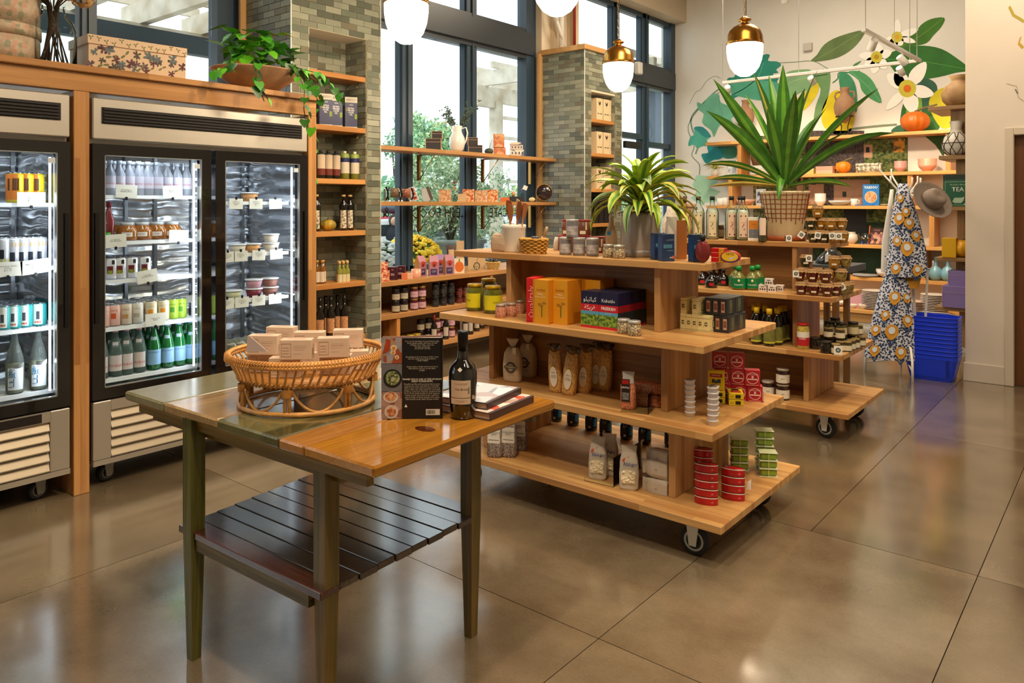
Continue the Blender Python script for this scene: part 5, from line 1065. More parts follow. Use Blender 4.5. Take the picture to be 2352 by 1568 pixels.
def cjar(body,h=.085,r=.038,nm='preserve_jar',lab=True,cl=CLOTH,wavy_=True):
    o=thing(nm,nm,'jar');part('jar_body',MB().lathe([(r*.62,0),(r*.72,h*.04),(r*.96,h*.45),(r,h*.66),(r*.92,h*.78)],20),body,o)
    mb=MB();n=22;vs=[]
    for k,(rr,z) in enumerate(((0,h),(r*.86,h*.985),(r*.94,h*.92),(r*.9,h*.86),(r*1.15,h*.74))):
        for i in range(n):q=1+(.10*math.sin(i*2.85) if k==4 else 0);vs.append((rr*q*math.cos(2*PI*i/n),rr*q*math.sin(2*PI*i/n),z-(.004*math.cos(i*2.85) if k==4 else 0)))
    mb.add(vs,[(k*n+i,k*n+(i+1) % n,k*n+n+(i+1) % n,k*n+n+i) for k in range(4) for i in range(n)]);part('cloth_lid',mb,cl,o)
    part('string',MB().lathe([(r*.93,h*.85),(r*.955,h*.865),(r*.93,h*.88)],14,cap=False),P('#d8cca8',.8),o)
    if lab:part('jar_label',MB().band(r*.93,h*.26,h*.40,-.45,.45,6),CREAM,o)
    return Proto(o)
def hangtag(loc,rz,lab,s=.034,tilt=0):
    o=thing('hang_tag',lab,'tag',loc,rz);o.rotation_euler=(0,tilt,rz)
    part('card',MB().box(-s/2,s/2,-.001,.001,0,s*1.15),P('#ece8e0',.5),o);oval_patch(o,s*.62,s*.62,s*.6,-.0018,P('#2c3430',.5),'round_logo',16)
    part('logo_ring',MB().add([(s*.2*math.cos(2*PI*i/12),0,s*.2*math.sin(2*PI*i/12)) for i in range(12)],[tuple(range(12))]),P('#9aa39a',.5),o,(0,-.0024,s*.6))
DKG=P('#2f3018',.12,coat=.7,noise=.3,nscale=50);AMB=P('#a8761e',.12,coat=.7,noise=.25,nscale=50);RDJ=P('#5f1f12',.12,coat=.7,noise=.3,nscale=50);OLV=SPECK('#4a4220','#a08a4c',45,.1,.5,.15,kind='vor')
J1,J2,J3=cjar(DKG),cjar(AMB),cjar(RDJ);J4=cjar(OLV,lab=False)
tops=[(1868,5.34,0,J1,'dark cloth topped jar in front below the lattice pot'),(1842,5.62,0,J1,'dark cloth topped jar close behind the pot saucer'),(1893,5.36,0,J1,'dark cloth topped jar, second along the shelf front'),(1918,5.40,0,J2,'amber cloth topped jar, third along the shelf front'),(1936,5.46,0,J2,'amber cloth topped jar at the front board end'),
        (1862,5.50,1,J1,'dark cloth topped jar on the second tier nearest the pot'),(1885,5.55,1,J2,'amber cloth topped jar on the second tier beside the dark one'),(1908,5.50,1,J2,'amber cloth topped jar with golden fruit on the second tier'),(1932,5.56,1,J2,'amber cloth topped jar at the end of the second tier'),(1878,5.52,2,J2,'single amber cloth topped jar on the very top of the pile'),
        (1883,5.50,0,J1,'dark cloth topped jar supporting the second tier near the pot'),(1905,5.52,0,J2,'amber cloth topped jar supporting the second tier middle'),(1930,5.60,0,J2,'amber cloth topped jar supporting the second tier end')]
for px,yy,k,pr,lb in tops:
    if k==0 and yy<5.38:yy=5.395
    v=py_(px,yy);pr.put((v.x,v.y,Z1+k*.0865),facecam(v.x,v.y),lb,scale=1.0)
tm=cjar(DKG,.055,.026,'tiny_preserve_jar');v=py_(1811,5.385);tm.put((v.x,v.y,Z1),.3,'tiny cloth topped jar in front of the terracotta saucer')
for px,z,tl,lb in ((1812,.004,0,'square white tag on the tiny jar'),(1836,.035,.6,'tilted white tag on the first dark jar'),(1877,.03,.15,'white tag hanging on the second dark jar'),(1912,.03,-.1,'white tag on the third front jar'),(1927,.028,-.05,'white tag on the front jar at the board end')):
    v=py_(px,5.350);hangtag((v.x,v.y,Z1+z),facecam(v.x,v.y),lb,.04,tl)
v=py_(1958,5.78);o=thing('wine_carafe','small white jug at the far end of the top board','jug',(v.x-.06,v.y-.04,Z1));part('jug_body',MB().lathe([(.02,0),(.035,.03),(.03,.05),(.015,.07),(.02,.085)],16),WHT2,o)
def p2(px,py,z,yl):return pos(px,py,z,yl)
DB=bottle('round_dark_bottle',[(.035,0),(.046,.012),(.046,.045),(.030,.075),(.012,.085),(.011,.11)],P('#0d0b0d',.08,coat=.8),cap=([(.014,.102),(.015,.122),(0,.124)],P('#2b2b2e',.25,.6)),label=(.0468,.018,.040,.35,P('#b3202c',.4)))
for i,(px,py) in enumerate(((1613,656),(1634,664),(1650,660),(1622,650),(1641,652),(1657,650))):v,t=p2(px,py-2,Z2,(5.17,5.5));v.y += (0,0,.09,.16,.16,.2)[i];DB.put((v.x,min(v.y,5.47),Z2),facecam(v.x,v.y),'squat black vinegar bottle, %s of the dark group' % ('front window side','front middle with red seal','front aisle side','back window side','back middle','back aisle side')[i])
GBm=P('#0f7a44',.3,coat=.4);GBO=bottle('green_oil_bottle',[(.034,0),(.040,.008),(.040,.068),(.022,.092),(.012,.098),(.012,.112)],P('#6a6a2c',.1,coat=.7),cap=([(.015,.108),(.0155,.134),(0,.136)],P('#0f8a3c',.35)),label=(.0405,.012,.066,2.2,GBm),txt=('ITALIANO',.012,WT,.03))
part('leaf_logo',MB().ball((0,-.041,.052),.007,8,6,sz=1.3),P('#d8cc9a',.5),GBO.r);KIDS.pop(GBO.r.name,None)
for i,(px,yy) in enumerate(((1697,5.19),(1728,5.24),(1690,5.32),(1741,5.36))):v=py_(px,yy);GBO.put((v.x,v.y,Z2),facecam(v.x,v.y),'green labelled oil bottle, %s' % ('front and window side','front and aisle side','rear and window side','rear and aisle side')[i],scale=1.25)
WB=carton(.055,.045,.046,P('#dcd2cc',.5),F=((.15,.3,.25,.5,P('#2a1a1c',.5)),(.42,.58,.25,.5,P('#2a1a1c',.5)),(.7,.85,.25,.5,P('#2a1a1c',.5)),(.3,.7,.7,.78,BLKT)),R=((.2,.8,.2,.8,P('#2a1a1c',.5)),),name='truffle_carton')
for px,yy,k,lb in ((1753,5.19,0,'tiny white truffle carton, lower window side'),(1774,5.19,0,'tiny white truffle carton, lower middle'),(1791,5.26,0,'tiny white truffle carton, lower aisle side'),(1767,5.19,1,'tiny white truffle carton stacked on top')):v=py_(px,yy);WB.put((v.x,v.y,Z2+.0465*k),.15,lb)
for i,(px,yy,k,pr,lb) in enumerate([(1840,5.165,0,J3,'bottom front row nearest the oak panel'),(1869,5.165,0,J3,'bottom front row second from the panel'),(1900,5.165,0,J3,'bottom front row third from the panel'),(1836,5.20,1,J3,'middle row nearest the oak panel, tagged'),(1866,5.20,1,J3,'middle row second from the panel'),(1896,5.20,1,J3,'middle row third from the panel'),
        (1920,5.25,0,J3,'bottom row fourth from the panel'),(1936,5.33,0,J4,'bottom row fifth from the panel'),(1948,5.42,0,J4,'bottom row last at the board end'),(1848,5.33,0,J3,'second bottom row near the panel'),(1880,5.33,0,J3,'second bottom row middle'),(1906,5.36,1,J2,'second row upper level middle'),
        (1932,5.36,1,J4,'second row upper level end'),(1845,5.33,1,J2,'second row upper level near the panel'),(1878,5.36,1,J2,'second row upper level behind the tagged one'),(1851,5.35,2,J1,'third level nearest the panel, with tag'),(1916,5.35,2,J2,'third level middle, tall golden'),(1942,5.43,2,J4,'third level end, olives')]):
    v=py_(px,yy);pr.put((v.x,v.y,Z2+k*.0868),facecam(v.x,v.y),('red','amber','dark','olive')[[J3,J2,J1,J4].index(pr)]+' cloth topped jar, '+lb)
for px,yy,z,tl,lb in ((1828,5.155,.115,0,'white tag on the middle row jar by the panel'),(1858,5.28,.215,0,'white tag on the high jar by the panel'),(1938,5.26,.04,-.5,'tilted white tag on the olive jars at the board end')):v=py_(px,yy);hangtag((v.x,v.y,Z2+z),facecam(v.x,v.y),lb,.04,tl)
SB=bottle('soy_bottle',[(.030,0),(.033,.006),(.033,.115),(.013,.165),(.0125,.195)],P('#0e0c0a',.08,coat=.8),cap=([(.0165,.188),(.0175,.222),(0,.224)],P('#d8b414',.4)),label=(.0338,.022,.11,1.5,P('#7a7a3c',.4,noise=.25,nscale=30)),neck=(.0345,.018,.028,1.4,P('#c9c43c',.4)))
for i,(px,yy) in enumerate(((1738,5.18),(1767,5.165),(1785,5.24),(1733,5.30),(1758,5.30),(1792,5.34),(1803,5.40),(1745,5.42))):v=py_(px,yy);SB.put((v.x,v.y,Z3),facecam(v.x,v.y),'dark bottle with a yellow cap, %s' % ('front row by the tea cartons','front row middle','front row aisle side','second row by the tea cartons','second row middle','second row aisle side','third row aisle side','third row window side')[i],scale=1.15)
v,t=p2(1845,800,Z3,(5.16,5.3));o=jar(.040,.172,SPECK('#8a7a2c','#c0ac50',45,.1,.5,.15,kind='vor'),P('#b8221a',.4),P('#e8e2d8',.5),'olive_jar',.08,band=(.15,.5,P('#b8222a',.5)),txt=('OLIVES',.016,WT));o.put(v,facecam(v.x,v.y)-.2,'tall jar of green olives with a red lid and label')
KB_=jar(.037,.078,P('#1c1712',.12,coat=.6),P('#23201c',.35),None,'tapenade_jar',.17);KL=jar(.037,.092,P('#4a4420',.12,coat=.6),P('#1f1e1a',.35),P('#cfc09a',.5),'tapenade_jar',.14)
KC=jar(.030,.068,P('#3a321c',.12,coat=.6),P('#8a7448',.5),P('#d8ceb4',.5),'tapenade_jar',.17)
rowsJ=[(KB_,1873,5.26,0),(KB_,1897,5.155,0),(KC,1920,5.16,0),(KC,1931,5.28,0),(KC,1946,5.30,0),(KC,1955,5.38,0),(KC,1965,5.45,0),(KC,1978,5.56,0),(KB_,1912,5.34,0),(KB_,1934,5.42,0),(KB_,1895,5.38,0),(KB_,1953,5.52,0),
         (KC,1903,5.30,1),(KC,1930,5.30,1),(KC,1972,5.56,1),(KL,1906,5.42,1),(KL,1932,5.42,1),(KL,1959,5.50,1),(KL,1918,5.62,1)]
nmJ=['at the back by the oak panel','in front, all dark glass','in front, cloth lid with tag','third along the front','fourth along the front','fifth towards the board end','sixth towards the board end','last at the board end','under the pyramid near the panel','under the pyramid middle','under the pyramid behind the dark one','under the pyramid near the end','second level beside the dark jar','second level middle with barcode','second level at the end','top level nearest the panel','top level middle','top level nearest the aisle','top level rear, dark lid']
for (pr,px,yy,k),nm in zip(rowsJ,nmJ):v=py_(px,yy);pr.put((v.x,v.y,Z3+k*.0785),facecam(v.x,v.y),'small tapenade jar, '+nm)
v=py_(1925,5.118);hangtag((v.x,v.y,Z3+.004),facecam(v.x,v.y),'square white tag on the front tapenade jar',.05)
WJ=jar(.042,.105,P('#33211a',.15,coat=.5),P('#c9c0b4',.4,.4),P('#e4ddd0',.5),'honey_jar',.13,txt=('JAM',.012,P('#5a3a2a',.5)))
for px,yy,k,lb in ((1798,5.22,0,'white labelled jam jar, bottom of the pair by the oak panel'),(1798,5.22,1,'white labelled jam jar stacked on another'),(1764,5.24,0,'white labelled jam jar behind the red cartons'),(1727,5.26,0,'white labelled jam jar peeking over the yellow cartons'),(1652,5.20,0,'white lidded jam jar glimpsed past the nearer gondola panel')):v=py_(px,yy);WJ.put((v.x,v.y,Z4+.1055*k),facecam(v.x,v.y),lb,scale=1.05)
# ================================================================== RUSTIC TABLE GOODS
TT=TZ+.0005
RAT=P('#d69e58',.4,noise=.22,nscale=35,coat=.2);RAT2=P('#c78c46',.45,noise=.2,nscale=35)
bk,_=onZ(706,922,TZ);tr=thing('rattan_tray','oval footed rattan basket on the rustic table','basket',(bk.x,bk.y,TT),.72)
SX,SY=1.0,.90
def ell(r,z,n=48):return [(r*SX*math.cos(2*PI*i/n),r*SY*math.sin(2*PI*i/n),z) for i in range(n)]
part('base_ring',MB().tube(ell(.228,.009),.0085,8,closed=True),RAT,tr);part('lower_hoop',MB().tube(ell(.226,.10),.006,6,closed=True),RAT,tr)
part('tray_floor',MB().lathe([(0,.101),(.222,.101),(.226,.106),(0,.107)],40,sx=SX,sy=SY),WOOD('X','Y','#c4863a','#94601f',.008,3,.5,.6),tr)
for k,(r_,z) in enumerate(((.264,.168),(.268,.176),(.262,.180),(.270,.166))):part('rim_cane',MB().tube(ell(r_,z),.0065,6,closed=True),RAT,tr)
mb=MB()
for k in range(150):
    a=2*PI*k/150;c_=Vector((.266*SX*math.cos(a),.266*SY*math.sin(a),.173));o_=Vector((math.cos(a),math.sin(a),0));tg=Vector((-math.sin(a),math.cos(a),0))
    mb.tube([c_+o_*.010+Vector((0,0,-.010)),c_+o_*.009+Vector((0,0,.008))+tg*.004,c_+Vector((0,0,.014))+tg*.006,c_-o_*.009+Vector((0,0,.006))+tg*.008],.0022,4,cap=False)
part('rim_wrapping',mb,RAT2,tr)['kind']='stuff'
for k in range(56):
    a=2*PI*k/56;a2=a+.09
    mb=MB().tube([(.228*SX*math.cos(a),.228*SY*math.sin(a),.098),(.266*SX*math.cos(a2),.266*SY*math.sin(a2),.168)],.0042,5,cap=False);part('side_cane',mb,RAT,tr)
mb=MB()
for k in range(90):
    a=2*PI*k/90;mb.tube([(.226*SX*math.cos(a),.226*SY*math.sin(a),.092),(.236*SX*math.cos(a+.03),.236*SY*math.sin(a+.03),.101),(.228*SX*math.cos(a+.06),.228*SY*math.sin(a+.06),.108)],.0032,4,cap=False)
part('braided_edge',mb,RAT2,tr)['kind']='stuff'
for k in range(7):
    a=2*PI*k/7+.15
    for d_ in (-.035,.035):part('foot_cane',MB().tube([(.226*SX*math.cos(a+d_),.226*SY*math.sin(a+d_),.008),(.224*SX*math.cos(a+d_*.8),.224*SY*math.sin(a+d_*.8),.1)],.0065,6),RAT,tr)
    part('foot_binding',MB().lathe([(.018,.066),(.019,.072),(.019,.086),(.018,.092)],10,c=(.225*SX*math.cos(a),.225*SY*math.sin(a),0),cap=False),RAT2,tr)
    pts=[]
    for i in range(13):
        u=i/12;aa=a+.06+(2*PI/7-.12)*u;z=.085-.075*math.sin(PI*u)**.75;pts.append((.226*SX*math.cos(aa),.226*SY*math.sin(aa),z+.004))
    part('arch_cane',MB().tube(pts,.0048,6),RAT,tr)
SPC=P('#d6bca6',.6);SPD=P('#8f6f58',.6)
fine=[(.08,.40,.1+.09*i,.125+.09*i,SPD) for i in range(0)]
SOAP=carton(.105,.045,.066,SPC,F=((.06,.36,.15,.17,SPD),(.06,.36,.80,.82,SPD),(.06,.07,.15,.82,SPD),(.36,.37,.15,.82,SPD),(.10,.30,.3,.32,SPD),(.10,.30,.45,.47,SPD),(.10,.30,.6,.62,SPD),(.45,.85,.70,.71,SPD),(.45,.85,.6,.61,SPD),(.45,.80,.5,.51,SPD),(.45,.7,.30,.31,SPD)),
    R=((.3,.7,.15,.6,P('#e4d8c8',.5)),(.34,.38,.2,.55,BLKT),(.42,.44,.2,.55,BLKT),(.5,.54,.2,.55,BLKT),(.6,.62,.2,.55,BLKT)),T=((.2,.8,.35,.65,P('#c99a88',.6)),),name='soap_carton')
zt=TT+.1075
def tb_(px,py,z,rz,lb,tilt=0,s=1.0):
    v,t=onZ(px,py,z);SOAP.put((v.x,v.y,z),rz,lb,scale=s,rot=(tilt,0,rz))
tb_(606,852,zt,.55,'tan soap carton at the tray bottom, window side front',s=1.0);tb_(657,864,zt,.7,'tan soap carton at the tray bottom, middle front');tb_(700,850,zt,.75,'tan soap carton at the tray bottom, centre');tb_(772,857,zt,.75,'tan soap carton at the tray bottom, table edge side')
tb_(812,846,zt,.8,'tan soap carton at the tray bottom, beside the cookbook');tb_(610,842,zt,.5,'tan soap carton at the tray bottom, rear window side');tb_(742,832,zt,.8,'tan soap carton at the tray bottom, rear middle')
tb_(608,812,zt+.0665,.62,'tan soap carton on the second layer, window side with printed table');tb_(648,790,zt+.0665,.55,'tan soap carton on the second layer behind the window side one');tb_(682,823,zt+.0665,.72,'tan soap carton on the second layer, centre front')
tb_(712,803,zt+.0665,.72,'tan soap carton on the second layer, centre rear');tb_(766,818,zt+.0665,.8,'tan soap carton on the second layer, table edge side front');tb_(800,797,zt+.0665,.8,'tan soap carton on the second layer by the cookbook')
solo('price_tag',MB().prism([(-.03,0),(.045,.0),(-.02,.05)],-.001,.001,lambda q:(q[0],q[2],q[1])),P('#cbb6b4',.5),'white triangular card sticking up behind the soap cartons','card',onZ(585,806,zt+.12)[0],.5)
cbk,_=onZ(946,962,TZ);rz=facecam(cbk.x,cbk.y)-.10;o=thing('cookbook','upright cookbook showing its black back cover and food photos','book',(cbk.x,cbk.y,TT),rz)
W_,H_=.196,.262
part('back_cover',MB().box(-W_/2,W_/2,0,.003,0,H_,.001),P('#1c1a1b',.3),o);part('front_cover',MB().box(-W_/2,W_/2,0,.003,0,H_,.001),P('#8a5a4a',.4),o,(0,.032,0),(0,0,.10));part('pages',MB().prism([(-W_/2+.01,.004),(W_/2-.004,.004),(W_/2-.004,.034),(-W_/2+.01,.014)],.004,H_-.004),P('#cfc0aa',.8),o);part('spine',MB().box(W_/2-.004,W_/2,.0,.042,0,H_),P('#1c1a1b',.3),o)
def disc(par,nm,cx_,cz,r,m,y,n=20,sz=1):part(nm,MB().add([(cx_+r*math.cos(2*PI*i/n),y,cz+r*sz*math.sin(2*PI*i/n)) for i in range(n)],[tuple(range(n))]),m,par)
def rect(par,nm,x0,x1,z0,z1,m,y):part(nm,MB().add([(x0,y,z0),(x1,y,z0),(x1,y,z1),(x0,y,z1)],[(0,1,2,3)]),m,par)
xl_=-W_/2
rect(o,'cover_photo',xl_,xl_+.066,H_*.685,H_-.001,SPECK3(['#8f8a92','#a09aa0','#b08a70','#9a4a2c'],60),-.0006);rect(o,'cover_photo',xl_,xl_+.066,H_*.34,H_*.68,P('#6f6f76',.5,noise=.15),-.0006);rect(o,'cover_photo',xl_,xl_+.066,.001,H_*.335,SPECK3(['#a8887a','#8a5a4a','#c0a090','#9a7a70'],45),-.0006)
disc(o,'dark_bowl_photo',xl_+.036,H_*.50,.030,P('#22242a',.3),-.0012);disc(o,'dark_bowl_photo',xl_+.036,H_*.505,.023,SPECK3(['#6f7a4a','#a8ac80','#3a4a2a','#8a9464'],160),-.0018)
for q in ((.040,.875,.010),(.038,.82,.008),(.050,.76,.007)):disc(o,'egg_photo',xl_+q[0],H_*q[1],q[2],P('#e8dcc4',.5),-.0012,14);disc(o,'yolk_photo',xl_+q[0],H_*q[1],q[2]*.6,P('#d98a2c',.5),-.0018,12)
part('lobster_photo',MB().add([(xl_+.004,-.0014,H_*.80),(xl_+.026,-.0014,H_*.84),(xl_+.030,-.0014,H_*.97),(xl_+.016,-.0014,H_*.99)],[(0,1,2,3)]),P('#a8431e',.5,noise=.3,nscale=60),o)
disc(o,'plate_photo',xl_+.030,H_*.27,.024,P('#d8ccc4',.5),-.0012,sz=.75);disc(o,'pasta_photo',xl_+.030,H_*.28,.018,SPECK3(['#c98a5a','#a8603c','#e0b088'],140),-.0018,sz=.8);disc(o,'plate_photo',xl_+.032,H_*.09,.022,P('#cfc4bc',.5),-.0012);disc(o,'pasta_photo',xl_+.032,H_*.09,.015,SPECK3(['#c98a5a','#a8603c','#e0b088'],160),-.0018)
TXm=P('#c9c2b4',.6)
lettering(o,'You can be the king of your kitchen with\nthese simple plates, and they are full\nof flavor and of the open sea.\nThe best of the tin.\n--A GOOD COOK',.0066,TXm,(.033,-.0008,H_*.91));lettering(o,'Everything in the tin tastes of the coast\nand the cellar and a long summer.\n--THE TABLE',.0066,TXm,(.033,-.0008,H_*.74));lettering(o,'Simple plates, bright and honest food\nthat anyone can put on the table\ntonight.',.0066,TXm,(.033,-.0008,H_*.62))
lettering(o,'TINNED FISH IS ONE OF THE WORLD\'S\nGREAT INGREDIENTS.',.0072,P('#e8e4da',.5),(.033,-.0008,H_*.475),bold=.015)
lettering(o,'\n'.join(['Plentiful and flavorful, packed with protein,','it keeps for years and asks for very little.','With a loaf, some lemon and good oil it is','dinner. Here are sixty plates to cook with','sardines, anchovies, mussels, mackerel and','more, from quick snacks to slow suppers,','salads, pasta, toast and soups, each one','easy to make at home and good to share','with friends at the table all year round.']),.0068,TXm,(.033,-.0008,H_*.335))
part('publisher_mark',MB().add([(0,0,0),(.010,0,0),(.005,0,.010)],[(0,1,2)]),P('#e8e4da',.5),o,(-.024,-.0008,H_*.145));rect(o,'barcode_panel',.045,.09,H_*.045,H_*.12,P('#d8d0c4',.5),-.0008)
mb=MB();x=.048
while x<.075:w0=random.choice((.0006,.001,.0016));mb.add([(x,-.0014,H_*.06),(x+w0,-.0014,H_*.06),(x+w0,-.0014,H_*.11),(x,-.0014,H_*.11)],[(0,1,2,3)]);x += w0+.0012
part('barcode',mb,BLKT,o)['kind']='stuff'
wv,_=onZ(1063,957,TZ);WB_=thing('wine_bottle','dark wine bottle with cream back label on the rustic table','bottle',(wv.x,wv.y,TT),facecam(wv.x,wv.y)-.12)
part('bottle_glass',MB().lathe([(.036,0),(.041,.004),(.044,.05),(.0465,.12),(.046,.148),(.040,.168),(.022,.186),(.0165,.20),(.0158,.262)],40),P('#0c0a08',.05,spec=.8,coat=1),WB_)
part('capsule',MB().lathe([(.0168,.216),(.0172,.275),(.0165,.280),(0,.280)],28),P('#1e2024',.3,.5),WB_)
part('back_label',MB().band(.0472,.052,.128,-.80,.68,14),P('#cdb49c',.6),WB_);part('label_rule',MB().band(.0476,.0715,.0728,-.80,.68,14),P('#2c2220',.5),WB_)
lettering(WB_,'Una Botte',.0105,P('#4a2c2c',.5),(0,0,.10),wrap=.0478,italic=.3);lettering(WB_,'vino rosso della casa imbottigliato\nper la tavola di tutti i giorni',.0035,P('#5a4640',.5),(0,0,.117),wrap=.0478);lettering(WB_,'product of the south of italy\ncontains sulfites',.0035,P('#5a4640',.5),(0,0,.062),wrap=.0478)
mb=MB()
for k in range(12):z=.085+k*.0018;mb.band(.0478,z,z+.0009,.48,.58,2)
part('barcode',mb,BLKT,WB_)['kind']='stuff'
part('price_sticker',MB().add([(-.008,0,0),(0,0,-.008),(.008,0,0),(0,0,.008)],[(0,1,2,3)]),P('#d8cfc4',.5),WB_,(-.004,-.0435,.162),(-.35,0,0));oval_patch(WB_,.013,.013,.072,0,P('#c4ac94',.6),'seal',x=0).location=(.037,-.0295,.072);
def flatbook(px,py,rz,w_,d_,h_,z,cov,side,lab,txts=()):
    v,t=onZ(px,py,z);o=thing('cookbook',lab,'book',(v.x,v.y,z),rz)
    part('cover',MB().box(0,w_,0,d_,h_-.003,h_).box(0,w_,0,d_,0,.003).box(w_-.003,w_,0,d_,.003,h_-.003),side,o);part('pages',MB().box(.004,w_-.003,.004,d_-.004,.003,h_-.003),P('#c8a890',.8),o)
    part('cover_photo',MB().add([(.002,.002,h_+.0004),(w_-.012,.002,h_+.0004),(w_-.012,d_-.002,h_+.0004),(.002,d_-.002,h_+.0004)],[(0,1,2,3)]),cov,o)
    for s,sz,m,x,y in txts:lettering(o,s,sz,m,(x,y,h_+.001),(-PI/2,0,0),align='LEFT')
    return o
flatbook(1004,944,.12,.215,.27,.024,TT,SPECK3(['#d8c4bc','#c8503a','#e8ddd4','#b89a94','#e0d0c8'],24),P('#4a3430',.4),'large cookbook lying flat, lower of two behind the bottle',(('PIN',.02,P('#5a2a1a',.5),.13,.05),))
flatbook(998,924,.20,.205,.24,.022,TT+.0245,SPECK3(['#c9ccd6','#9aa0b4','#e2e2e8','#b4a8b0'],14),P('#3a2a28',.4),'large cookbook lying flat, upper of two behind the bottle')
# ================================================================== MIDDLE WINDOW GOODS
def wx(px,X):return onX(px,HY,X)[0]
def striped(w_,d_,h_,base,line,nm='storage_box'):
    o=thing(nm,nm,'box');part('box_body',MB().box(-w_/2,w_/2,-d_/2,d_/2,0,h_*.72),base,o);part('box_lid',MB().box(-w_/2-.002,w_/2+.002,-d_/2-.002,d_/2+.002,h_*.70,h_),base,o)
    e=.0028;f=MB()
    for sx_ in (-1,1):
        for sy_ in (-1,1):x,y=sx_*(w_/2+e*.3),sy_*(d_/2+e*.3);f.box(x-e,x+e,y-e,y+e,0,h_+.001)
    for z in (h_*.70,h_):f.box(-w_/2-e,w_/2+e,-d_/2-e,-d_/2-.0005,z-e,z).box(-w_/2-e,w_/2+e,d_/2+.0005,d_/2+e,z-e,z).box(w_/2+.0005,w_/2+e,-d_/2,d_/2,z-e,z).box(-w_/2-e,-w_/2-.0005,-d_/2,d_/2,z-e,z)
    q=part('edge_binding',f,line,o);q['kind']='stuff';return Proto(o)
KK=P('#26252a',.5);TAN=P('#d6a87a',.6)
XW=-5.56;FR=PI/2
def wput(pr,px,z,lb,dz=0,X=XW,rz=.75,s=None):v=wx(px,X);return pr.put((v.x,v.y,z+dz),rz,lb,scale=s)
B1=striped(.155,.14,.115,KK,TAN);B2=striped(.105,.10,.08,KK,TAN)
wput(B1,996,ZW1,'large black box with tan binding, window shelf, pitcher side');wput(B2,1004,ZW1,'small black box with tan binding stacked by the pitcher',.1155)
wput(B1,1092,ZW1,'large black box with tan binding between pitcher and orange boxes',s=(.95,1,.75));wput(B2,1086,ZW1,'small black box with tan binding between pitcher and orange boxes',.1155*.75)
v=wx(1050,XW);pt=thing('pitcher','white ceramic pitcher on the upper window shelf','pitcher',(v.x,v.y,ZW1),.7)
part('pitcher_body',MB().lathe([(.045,0),(.07,.03),(.086,.09),(.080,.15),(.055,.20),(.048,.225),(.058,.275),(.052,.275),(.042,.225),(0,.1)],28),P('#eae8e2',.2,coat=.5),pt)
part('spout',MB().add([(-.05,-.02,.262),(-.075,0,.285),(-.05,.02,.262),(-.045,0,.22)],[(0,1,3),(1,2,3),(0,3,2)]),P('#eae8e2',.2),pt);part('handle',MB().tube([(.05,0,.25),(.095,0,.26),(.11,0,.2),(.095,0,.12),(.075,0,.08)],.008,8),P('#eae8e2',.2),pt)
rnd=random.Random(12);br=thing('eucalyptus_sprigs','dark leafy sprigs standing in the white pitcher','plant',(v.x,v.y,ZW1+.2),.7);mbS=MB();mbL=MB()
for k in range(12):
    a=(-1)**k*rnd.uniform(.2,.75);L_=rnd.uniform(.16,.30);q=rnd.uniform(-.3,.3);tip=Vector((math.sin(a)*L_*1.1,q*L_,math.cos(a)*L_+.05));mbS.tube([(0,0,0),tip*.5+Vector((0,0,.02)),tip],[.003,.002,.001],4,cap=False)
    for j in range(26):p0=tip*rnd.uniform(.35,1.02)+Vector((rnd.gauss(0,.014),rnd.gauss(0,.014),rnd.gauss(0,.012)));mbL.ico(p0,.009,.006,.0075,.5,rnd)
part('stem',mbS,P('#4a4034',.8),br)['kind']='stuff';part('foliage',mbL,P('#4f6254',.7,noise=.3,nscale=50),br)['kind']='stuff'
v=wx(1123,XW);o=thing('pod_ornament','dark green dried pod with thin stems on the window shelf','ornament',(v.x,v.y,ZW1),.6);part('pod',MB().ball((0,0,.035),.05,16,10,sz=.7),P('#3a453a',.6),o);part('stalk',MB().tube([(0,0,.06),(.02,0,.12),(.04,0,.17)],.002,4),P('#6a6a5a',.7),o)
OF=SPECK3(['#c98a5c','#d6a078','#b87048','#c9603c'],26)
OB=carton(.135,.12,.085,OF,name='floral_box');OB2=carton(.125,.12,.15,OF,T=((0,1,0,1,P('#c07046',.5)),),name='floral_box')
wput(OB,1148,ZW1,'low orange floral box at the bottom of the orange stack',rz=.7);wput(OB2,1146,ZW1,'orange floral box with red tassel on top of the low one',.0855,rz=.7)
FT=SPECK3(['#d8cfc0','#cbbfae','#e2dace','#6a7088'],22)
for i,(w_,h_,px) in enumerate(((.16,.075,1187),(.145,.055,1186),(.13,.03,1184))):
    o=carton(w_,.12,h_,FT if i != 1 else P('#c9bcb0',.5),name='decorative_tin',cat='tin',F=((.1,.2,.3,.7,P('#4a4f66',.5)),(.35,.45,.3,.7,P('#4a4f66',.5)),(.6,.7,.3,.7,P('#4a4f66',.5)),(.82,.92,.3,.7,P('#4a4f66',.5)))[:4 if i<2 else 0]);o.put((wx(px,XW).x,wx(px,XW).y,ZW1+(0,.0755,.131)[i]),.75,'patterned cream tin, %s of the stack by the second column' % ('largest and lowest','middle','flat topmost')[i])
def mug_thing(lab,v,s=1,m=None):
    o=thing('glass_mug',lab,'mug',v,.7);part('mug_glass',MB().lathe([(.035*s,0),(.055*s,.02*s),(.062*s,.06*s),(.048*s,.105*s),(.045*s,.108*s)],20,cap=False),CLEAR,o);part('handle',MB().tube([(.055*s,0,.085*s),(.085*s,0,.075*s),(.085*s,0,.04*s),(.058*s,0,.028*s)],.005*s,6),CLEAR,o)
    if m:part('contents',MB().lathe([(.03*s,.03*s),(.036*s,.1*s),(0,.1*s)],14),m,o)
    return o
